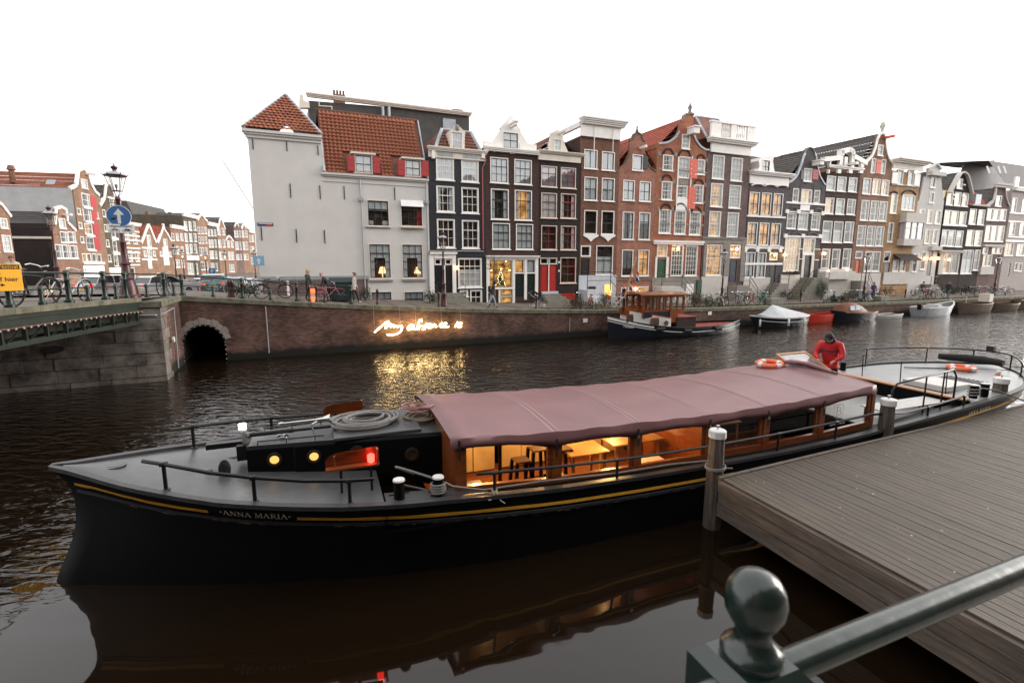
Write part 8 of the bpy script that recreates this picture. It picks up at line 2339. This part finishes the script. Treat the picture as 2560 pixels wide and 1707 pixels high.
def planter(label,u,t_,w,h_,d=.8):
 a=at_px(u,t_);P=Q.w(a,t_,ground(a,t_));o=thing('stone_planter',label,'planter',P,QA);MB().chamfer_box(-w/2,-d/2,0,w/2,d/2,h_,.02).build('box','stone_step',o);return o
planter('long low stone planter at the end of the mint bicycle row',1935,1.3,1.6,.55);planter('stone planter right of the ochre house bicycles',2202,1.4,1.3,.5)
# shrubs and the young tree
for nm,c in(('leaf_dry',(.085,.072,.035)),('leaf_olive',(.055,.065,.025)),('leaf_dark',(.022,.042,.02)),('leaf_rust',(.11,.06,.035))):pm(nm,c,.8,var=.4,scale=6)
pm('twig',(.06,.045,.03),.9);pm('grassy',(.06,.08,.03),.95,var=.4,scale=5)
rs_=random.Random(77)
def shrub(label,P,rx,ry,rz_,mats,n_=500,name='shrub',leaf=.06):
 t=thing(name,label,'plant',P,QA)
 for k,m_ in enumerate(mats):
  g=MB()
  cl=[(rs_.uniform(-.75,.75),rs_.uniform(-.75,.75),rs_.uniform(.15,.85))for _ in range(9)]
  for i in range(n_//len(mats)):
   c=rs_.choice(cl);p_=Vector((c[0]*rx+rs_.gauss(0,rx*.22),c[1]*ry+rs_.gauss(0,ry*.22),max(.03,c[2]*rz_+rs_.gauss(0,rz_*.16))))
   a=Vector((rs_.gauss(0,1),rs_.gauss(0,1),rs_.gauss(0,1))).normalized()*leaf*rs_.uniform(.6,1.4);b_=a.cross(Vector((rs_.gauss(0,1),rs_.gauss(0,1),1))).normalized()*leaf*.5
   g.add([p_-a,p_+b_,p_+a,p_-b_],[(0,1,2,3)])
  tag(g.build('foliage',m_,t,fix=False),kind='stuff')
 g=MB()
 for i in range(7):g.tube([(rs_.uniform(-.2,.2)*rx,rs_.uniform(-.2,.2)*ry,-.02),(rs_.uniform(-.6,.6)*rx,rs_.uniform(-.6,.6)*ry,rz_*rs_.uniform(.6,.95))],.012,4)
 tag(g.build('stems','twig',t),kind='stuff')
 return t
def shq(label,u,t_,rx,h_,mats,n_=500,ry=.5):
 a=at_px(u,t_);return shrub(label,Q.w(a,t_,ground(a,t_)),rx,ry,h_,mats,n_)
shq('dry brown shrub on the quay edge below the red doors',1440,1.1,.75,1.0,('leaf_dry','leaf_rust'),700);shq('thin twiggy shrub before the grey stoop',1490,1.0,.9,.6,('leaf_dry','leaf_rust'),400);shq('round olive shrub beside the grey stoop bicycles',1510,3.0,.55,1.1,('leaf_olive','leaf_dry'),500);shq('bushy plant beside the salmon house cellar',1625,4.6,.6,1.2,('leaf_olive','leaf_dry'),600);shq('large dry hydrangea hedge right of the tugboat wheelhouse',1735,1.2,1.1,1.15,('leaf_dry','leaf_rust','leaf_olive'),1100);shq('smaller dry hydrangea at the right end of the hedge',1778,1.2,.7,.95,('leaf_olive','leaf_dry'),600)
shq('brown shrub against the grey house steps',1905,4.2,.5,1.0,('leaf_dry','leaf_olive'),400);shq('tall dark green bush climbing the stoop of the grey gabled house',2052,4.6,.7,2.1,('leaf_dark','leaf_olive'),900);shq('low green bush by the bench',2090,2.2,.9,.6,('leaf_dark',),400);shq('pale twiggy shrub before the orange door',2118,1.4,.8,.9,('leaf_dry','leaf_olive'),500);shq('potted green plant beside the steps of the black house',1075,3.8,.4,.9,('leaf_dark','leaf_olive'),350);shq('evergreen pot beside the white house drainpipe',912,4.2,.4,.9,('leaf_dark','leaf_olive'),350);shq('clipped green bushes before the dark brown houses',2382,5.0,.9,.9,('leaf_dark',),500);shq('second clipped bush before the dark brown houses',2420,5.0,.8,.9,('leaf_dark',),500);shq('ivy like shrub tangled behind the quay railing by the black car',618,1.1,.7,.8,('leaf_dark','leaf_olive'),500)
a=at_px(1950,5.6);wx=Q.w(a,TF-.35,4.2)
x0,z0,x1,z1=0,0,0,0
shrub('red flowering window box under the big grey house window',(Q.w(at_px(1978,6.1),6.1,0).x,Q.w(at_px(1978,6.1),6.1,0).y,py(1978,684,Q.w(at_px(1978,6.1),6.1).y).z-.1),1.1,.25,.35,('leaf_dark','leaf_rust'),300,'window_box')
g=MB()
for i in range(9000):
 s_=rs_.uniform(20,75);t_=rs_.uniform(.45,1.4)**1.0
 if rs_.random()<.35 and s_<26:continue
 z=ground(s_,t_);h_=rs_.uniform(.03,.10);a=rs_.uniform(0,6.28)
 g.add([(s_+.02*math.cos(a),t_+.02*math.sin(a),z),(s_-.02*math.cos(a),t_-.02*math.sin(a),z),(s_+rs_.uniform(-.03,.03),t_+rs_.uniform(-.03,.03),z+h_)],[(0,1,2)])
o=tag(g.build('quay_grass','grassy',fix=False),'short green grass along the quay edge','grass',kind='stuff');o.location=Q.w(0,0);o.rotation_euler=(0,0,QA)
a=at_px(1236,2.6);P=Q.w(a,2.6,ground(a,2.6));ty=thing('young_tree','bare young tree on the quay before the Christmas tree window','tree',P,QA)
g=MB();g.tube([(0,0,-.1),(.02,0,1.0),(-.03,.03,2.2),(.03,0,3.2)],[.07,.06,.05,.02],8);g.build('trunk','wood_grey',ty,smooth=60)
g=MB()
for i in range(26):
 z=rs_.uniform(2.0,3.1);d=Vector((rs_.uniform(-1,1),rs_.uniform(-.6,.6),rs_.uniform(.1,.8))).normalized()*rs_.uniform(.5,1.0);m1=Vector((0,0,z))+d*.5+Vector((0,0,.05));g.tube([(0,0,z),m1,Vector((0,0,z))+d],[.014,.009,.004],4)
g.build('crown','twig',ty)
bch=on_quay(2095,2.6);bo=thing('park_bench','dark green bench on the quay before the brown gabled house','bench',bch,QA)
for i in range(3):MB().box(-.9,-.2+.14*i,.42,.9,-.08+.14*i,.46).build('slat','container_green',bo)
for sx in(-1,1):MB().box(sx*.7-.04,-.2,0,sx*.7+.04,.2,.418).build('leg','iron_black',bo)
# people
for nm,c in(('skin',(.42,.22,.15)),('jacket_red',(.50,.012,.014)),('trousers_black',(.008,.008,.009)),('cap_black',(.007,.007,.009)),('hood_purple',(.020,.012,.020)),('jeans_pale',(.26,.33,.36)),('jacket_cream',(.48,.44,.40)),('hair_brown',(.13,.07,.04)),('hair_blonde',(.36,.22,.10)),('hair_grey',(.30,.22,.18)),('coat_green',(.012,.018,.015)),('coat_black',(.012,.011,.012)),('jacket_purple',(.05,.018,.10)),('jeans_blue',(.06,.10,.17)),('shoe_dark',(.012,.010,.009)),('shoe_white',(.5,.49,.47)),('collar_navy',(.012,.012,.025))):
 pm(nm,c,.75 if 'jacket_red'!=nm else .6,var=.15,scale=8,bump=.7 if 'jacket' in nm or 'coat' in nm else 0.0,bscale=9)
hand_g=MB()
hand_g.chamfer_box(0,-.038,-.014,.085,.038,.014,.008)
for k,(y,L)in enumerate(((-.030,.062),(-.010,.074),(.010,.070),(.029,.055))):hand_g.tube([(.08,y,0),(.08+L*.5,y,-.008),(.08+L,y,-.035)],[.0095,.0088,.007],6)
hand_g.tube([(.025,-.036,0),(.055,-.062,-.012),(.088,-.066,-.022)],[.012,.0105,.008],6)
hand_m=hand_g.mesh('hand','skin',50)
def person(label,P,rz,J,zones,hair=None,sc=1.0,hands=True,extra=None):
 """J: joint -> (pos, radius); one skinned surface, clothing by zone"""
 V=list(J.keys());idx={k:i for i,k in enumerate(V)}
 E_=[('pelvis','belly'),('belly','chest'),('chest','neck'),('neck','head'),('head','crown')]
 for s_ in 'lr':
  E_+=[('pelvis','hip_'+s_),('hip_'+s_,'knee_'+s_),('knee_'+s_,'ankle_'+s_),('ankle_'+s_,'toe_'+s_),('chest','shoulder_'+s_),('shoulder_'+s_,'elbow_'+s_),('elbow_'+s_,'wrist_'+s_)]
 me=bpy.data.meshes.new('p');me.from_pydata([J[k][0]for k in V],[(idx[a],idx[b_])for a,b_ in E_],[])
 o=bpy.data.objects.new('p',me);col.objects.link(o)
 md=o.modifiers.new('skin','SKIN');md.use_smooth_shade=True
 for k in V:
  sv=me.skin_vertices[0].data[idx[k]];r_=J[k][1];sv.radius=(r_,r_)if not isinstance(r_,tuple)else r_;sv.use_root=(k=='pelvis')
 sb=o.modifiers.new('sub','SUBSURF');sb.levels=2;sb.render_levels=2
 dg=bpy.context.evaluated_depsgraph_get();m2=bpy.data.meshes.new_from_object(o.evaluated_get(dg))
 bpy.data.objects.remove(o);bpy.data.meshes.remove(me)
 mats=[]
 segz={}
 for a,b_ in E_:
  z=zones['head']if 'crown' in(a,b_)or(a,b_)==('neck','head')else zones['legs']if('hip' in a or 'hip' in b_ or 'knee' in a)and 'toe' not in b_ and not(a=='ankle_l' or a=='ankle_r')else zones['shoes']if 'toe' in b_ else zones['top']
  segz[(a,b_)]=z
  if z not in mats:mats.append(z)
 m2.materials.clear()
 for k in mats:m2.materials.append(MAT(k))
 segs=[(Vector(J[a][0]),Vector(J[b_][0]),mats.index(segz[(a,b_)]))for a,b_ in E_]
 hem=zones.get('hem')
 for p_ in m2.polygons:
  c=p_.center;best=(9,0)
  for a,b_,k in segs:
   d=b_-a;t=max(0,min(1,(c-a).dot(d)/max(1e-6,d.length_squared)));q_=(c-a-d*t).length
   if q_<best[0]:best=(q_,k)
  k=best[1]
  if hem is not None and c.z>hem and mats[k]==zones['legs']:k=mats.index(zones['top'])
  p_.material_index=k;p_.use_smooth=True
 t=thing('person',label,'person',P,rz,'people on the quay' if extra is None else None)
 if extra is not None and 'group' in t:del t['group']
 t.scale=(sc,sc,sc)
 link('body',m2,t)
 hd=Vector(J['head'][0]);cr=Vector(J['crown'][0]);up=(cr-hd).normalized();fw=Vector(zones.get('face',(1,0,0)));fw=(fw-up*fw.dot(up)).normalized();sd_=up.cross(fw)
 ctr=hd*.45+cr*.55
 Mh=Matrix(((fw.x,sd_.x,up.x,ctr.x),(fw.y,sd_.y,up.y,ctr.y),(fw.z,sd_.z,up.z,ctr.z),(0,0,0,1)))
 g=MB();g.M=Mh
 g.loft([[(.085,-.008,.02),(.085,.008,.02),(.085,0,.022)],[(.115,-.016,-.03),(.115,.016,-.03),(.122,0,-.022)],[(.09,-.016,-.04),(.09,.016,-.04),(.1,0,-.042)]])
 for y in(-1,1):g.loft([[(0,y*.085,-.03),(.02,y*.088,-.03),(.02,y*.1,.0),(0,y*.1,0)],[(0,y*.085,.03),(.02,y*.088,.03),(.02,y*.1,.01),(0,y*.1,.01)]])
 g.build('face_features',zones['head'],t,smooth=50)
 g=MB();g.M=Mh
 for y in(-.032,.032):g.lathe([(.001,-.009),(.009,0),(.001,.009)],8,(.090,y,.022))
 g.box(.089,-.022,-.066,.098,.022,-.058);g.build('eyes_mouth','cap_black',t)
 if hair:
  g=MB();g.M=Mh;kind,hm=hair
  back=-.11
  rows=[]
  for a in range(0,181,20):
   rows.append([(.112*math.cos(R(a))*(1 if a>90 else .9)-.012,.108*math.sin(R(b_))*math.sin(R(max(a,12))),.02+.125*math.cos(R(b_))*math.sin(R(max(a,12)))+(.0))for b_ in range(-100,101,20)])
  g.loft(rows,closed=False,cap=False)
  if kind=='long':
   g.loft([[(-.09,y*.1,.02),(-.03,y*.115,.02),(-.03,y*.115,-.28),(-.10,y*.10,-.30)]for y in(-1,-.5,.5,1)])
  if kind=='bun':g.lathe([(.01,-.05),(.05,-.02),(.05,.02),(.01,.05)],10,(-.10,0,.10))
  g.build('hood' if kind=='hood' else('cap' if kind=='cap' else 'hair'),hm,t,smooth=60)
  if kind=='cap':
   g=MB();g.M=Mh;g.loft([[(.06,-.07,.055),(.06,.07,.055),(.06,.07,.065),(.06,-.07,.065)],[(.165,-.045,.03),(.165,.045,.03),(.165,.045,.038),(.165,-.045,.038)]]);g.build('cap_peak',hm,t)
  if kind=='hood':
   g=MB();g.M=Mh;g.loft([[(x-.02,r_*math.sin(R(b_)),-.02+r_*1.12*math.cos(R(b_)))for b_ in range(-140,141,20)]for x,r_ in((-.125,.04),(-.1,.1),(-.02,.135),(.06,.125),(.085,.115))],closed=False,cap=False);g.build('hood',hm,t,smooth=60)
 if hands:
  for s_ in 'lr':
   w=Vector(J['wrist_'+s_][0]);e=Vector(J['elbow_'+s_][0]);d=(w-e).normalized()
   o=link('hand',hand_m,t);q_=d.to_track_quat('X','Z');o.rotation_mode='QUATERNION';o.rotation_quaternion=q_;o.location=w-d*.01
   if s_=='r':o.scale=(1,-1,1)
 return t
def walk(stride=.3,lean=.04,arms=(.18,-.18),bulk=1.0,skirt=0.0,ah=.0):
 b_=bulk
 J={'pelvis':((0,0,.95),.13*b_),'belly':((lean*.4,0,1.12),.125*b_),'chest':((lean,0,1.34),.145*b_),'neck':((lean*1.3,0,1.50),.06),'head':((lean*1.6+.02,0,1.58),.085),'crown':((lean*1.7+.02,0,1.70),.085)}
 for s_,sg_,st_,ar in(('l',1,stride,arms[0]),('r',-1,-stride,arms[1])):
  back=st_<0
  J['hip_'+s_]=((0,sg_*.095,.90),.095);J['knee_'+s_]=((st_*.55+(.04 if back else .05),sg_*.10,.50),.068);J['ankle_'+s_]=((st_ if not back else st_*1.1,sg_*.10,.09+(.05 if back else 0)),.048)
  J['toe_'+s_]=((st_+.15,sg_*.115,.04),.036)
  J['shoulder_'+s_]=((lean,sg_*.19,1.41),.075*b_);J['elbow_'+s_]=((ar*.5+lean*.5,sg_*.26,1.14),.055*b_);J['wrist_'+s_]=((ar+.08+ah,sg_*.24,.92+ah),.036)
 return J
Zn=lambda top,legs,shoes,head='skin',**k:dict(top=top,legs=legs,shoes=shoes,head=head,**k)
def qp(u,t_):a=at_px(u,t_);return Q.w(a,t_,ground(a,t_))
hd_=person('person in dark hoodie and pale jeans with backpack walking on the quay',qp(1229,.85),QA+R(-8),walk(.30,.12),Zn('hood_purple','jeans_pale','shoe_dark',hem=.84),('hood','hood_purple'))
MB().loft([[(-.08-d,y,z)for y,z in((-.14,1.02),(.14,1.02),(.14,1.42),(-.14,1.42))]for d in(0,.10)]+[[(-.21,y,z)for y,z in((-.11,1.06),(.11,1.06),(.1,1.36),(-.1,1.36))]]).build('backpack','cap_black',hd_,smooth=40)
wj=person('person in white fleece jacket and black trousers walking right',qp(886,1.25),QA+R(5),walk(.26,.05,bulk=1.12),Zn('jacket_cream','trousers_black','shoe_white',hem=.80),('bun','hair_brown'))
MB().loft([[(-.14-d,y,z)for y,z in((-.11,1.0),(.11,1.0),(.11,1.28),(-.11,1.28))]for d in(0,.10)]).build('backpack','cap_black',wj)
person('person with long blonde hair in dark green coat behind the railing',qp(771,1.5),QA+R(-20),walk(.08,.03,(.1,.1),1.08),Zn('coat_green','coat_green','shoe_dark',hem=.5),('long','hair_blonde'))
J=walk(.06,.25,(.35,.35),1.15)
person('person in black coat bending over beside the pink bicycle',qp(824,1.6),QA+R(160),J,Zn('coat_black','trousers_black','shoe_dark',hem=.6,face=(1,0,-.5)),('short','hair_grey'),.95)
person('person in purple jacket standing by the brown gabled house',qp(2181,3.2),QA+R(-110),walk(.05,.0,(.05,.05)),Zn('jacket_purple','trousers_black','shoe_white',hem=.85),('short','hair_brown'))
person('person in black jacket standing by the bicycles before the pale house',qp(2302,2.4),QA+R(-100),walk(.06,.05,(.1,.2),1.05),Zn('coat_black','trousers_black','shoe_dark',hem=.8),('short','hair_brown'))
person('person in black jacket and blue jeans walking away along the quay',qp(2367,1.3),QA+R(10),walk(.32,.06),Zn('coat_black','jeans_blue','shoe_dark',hem=.85),('short','hair_brown'))
person('person in grey top standing at the far left behind the railing',(-22.2,22.5,3.55),R(-60),walk(.05),Zn('jacket_cream','jeans_blue','shoe_dark',hem=.85),('short','hair_brown'))
# pram
P=qp(1343,2.2);pr=thing('baby_stroller','dark baby stroller parked before the green doors','stroller',P,QA)
MB().loft([[(x,-.22,z0),(x,.22,z0),(x,.2,z1),(x,-.2,z1)]for x,z0,z1 in((-.45,.55,.75),(-.2,.45,.85),(.3,.42,.7),(.45,.5,.6))]).build('seat','coat_black',pr)
MB().loft([[(-.45+.42*math.cos(R(a))*.9+.1,y,.72+.42*math.sin(R(a)))for y in(-.23,.23)]for a in range(20,160,15)],closed=False,cap=False).build('hood','coat_black',pr,smooth=60)
MB().tube([(-.75,-.22,1.02),(-.75,.22,1.02)],.015,6).tube([(-.75,-.22,1.02),(.4,-.24,.15)],.014,6).tube([(-.75,.22,1.02),(.4,.24,.15)],.014,6).tube([(.2,-.24,.55),(-.4,-.24,.15)],.014,6).tube([(.2,.24,.55),(-.4,.24,.15)],.014,6).build('chassis','grey_pipe',pr)
for x in(-.42,.42):
 for y in(-.26,.26):MB().tube([(x,y-.02,.14),(x,y+.02,.14)],.14,14).build('wheel','tyre_pale',pr,smooth=40)
 # the skipper in red, bent over a glazed wooden box
MZ=1.13
MP=BF.w(18.45,1.0,MZ)
box_c=BF.w(17.72,1.02,0)
Jm={'pelvis':((-.02,0,.90),.155),'belly':((.04,0,1.08),.185),'chest':((.14,0,1.30),.205),'neck':((.24,0,1.47),.075),'head':((.32,0,1.52),.092),'crown':((.38,0,1.62),.090)}
for s_,sg_ in(('l',1),('r',-1)):
 Jm['hip_'+s_]=((-.02,sg_*.10,.84),.105);Jm['knee_'+s_]=((.02,sg_*.13,.48),.078);Jm['ankle_'+s_]=((-.02,sg_*.14,.09),.055);Jm['toe_'+s_]=((.13,sg_*.16,.04),.042)
 Jm['shoulder_'+s_]=((.15,sg_*.245,1.37),.10);Jm['elbow_'+s_]=((.20,sg_*.33,1.08),.085);Jm['wrist_'+s_]=((.44,sg_*.20,.97),.048)
face_dir=(.75,-.25,-.55)
mn=person('person in red jacket and dark cap bending over a glazed box on the boat',MP,BA+R(180+22),Jm,Zn('jacket_red','trousers_black','shoe_dark',hem=.74,face=face_dir),('cap','cap_black'),1.07,True,extra=1)
g=MB();g.lathe([(.10,-.06),(.135,-.03),(.14,.05),(.11,.09),(.085,.06)],14,(.20,0,1.47));g.build('collar','collar_navy',mn,smooth=60)
g=MB();g.loft([[(.16+.215*math.cos(R(a)),.245*math.sin(R(a)),1.27-.07*math.cos(R(a))+dz)for dz in(-.022,.022)]for a in range(-75,76,15)],closed=False,cap=False);g.build('chest_stripe','collar_navy',mn,smooth=60)
g=MB();g.lathe([(.190,.70),(.215,.705),(.215,.76),(.20,.80)],18,(-.01,0,0));g.build('jacket_hem','jacket_red',mn,smooth=60)
pm('beard',(.10,.06,.04),.9)
bx=thing('glazed_box','wooden box with sloping glass lid held by the person in red','box',BF.w(17.28,1.0,0),BA)
zf,zk=1.92,2.28
pts=[(-.62,zf-.16),(.62,zf-.16),(.62,zf),(-.62,zf)]
MB().loft([[(x,-.40,1.78),(x,.38,1.86),(x,.38,zk-.02),(x,-.40,zf)]for x in(-.56,.56)]).build('case','plank_tan',bx)
g=MB()
sl3=lambda x,y:(x,y,zf+(zk-zf)*(y+.40)/.78+.0)
for(xa,ya,xb,yb)in((-.60,-.44,.60,-.37),(-.60,.35,.60,.42),(-.60,-.369,-.53,.349),(.53,-.369,.60,.349)):
 a,b_,c,d=sl3(xa,ya),sl3(xb,ya),sl3(xb,yb),sl3(xa,yb)
 g.add([a,b_,c,d]+[(p_[0],p_[1],p_[2]+.05)for p_ in(a,b_,c,d)],[(0,3,2,1),(4,5,6,7),(0,1,5,4),(1,2,6,5),(2,3,7,6),(3,0,4,7)])
g.build('lid_frame','plank_tan',bx)
pm('map_sheet',(.22,.22,.24),.15,var=.7,scale=4,c2=(.38,.30,.28),coat=1.0)
a,b_,c,d=sl3(-.53,-.37),sl3(.53,-.37),sl3(.53,.35),sl3(-.53,.35)
MB().add([(p_[0],p_[1],p_[2]+.03)for p_ in(a,b_,c,d)],[(0,1,2,3)]).build('pane','map_sheet',bx)
MB().box(-.5,-.2,1.12,-.44,.2,1.80).box(.44,-.2,1.12,.5,.2,1.80).build('leg','varnish',bx)
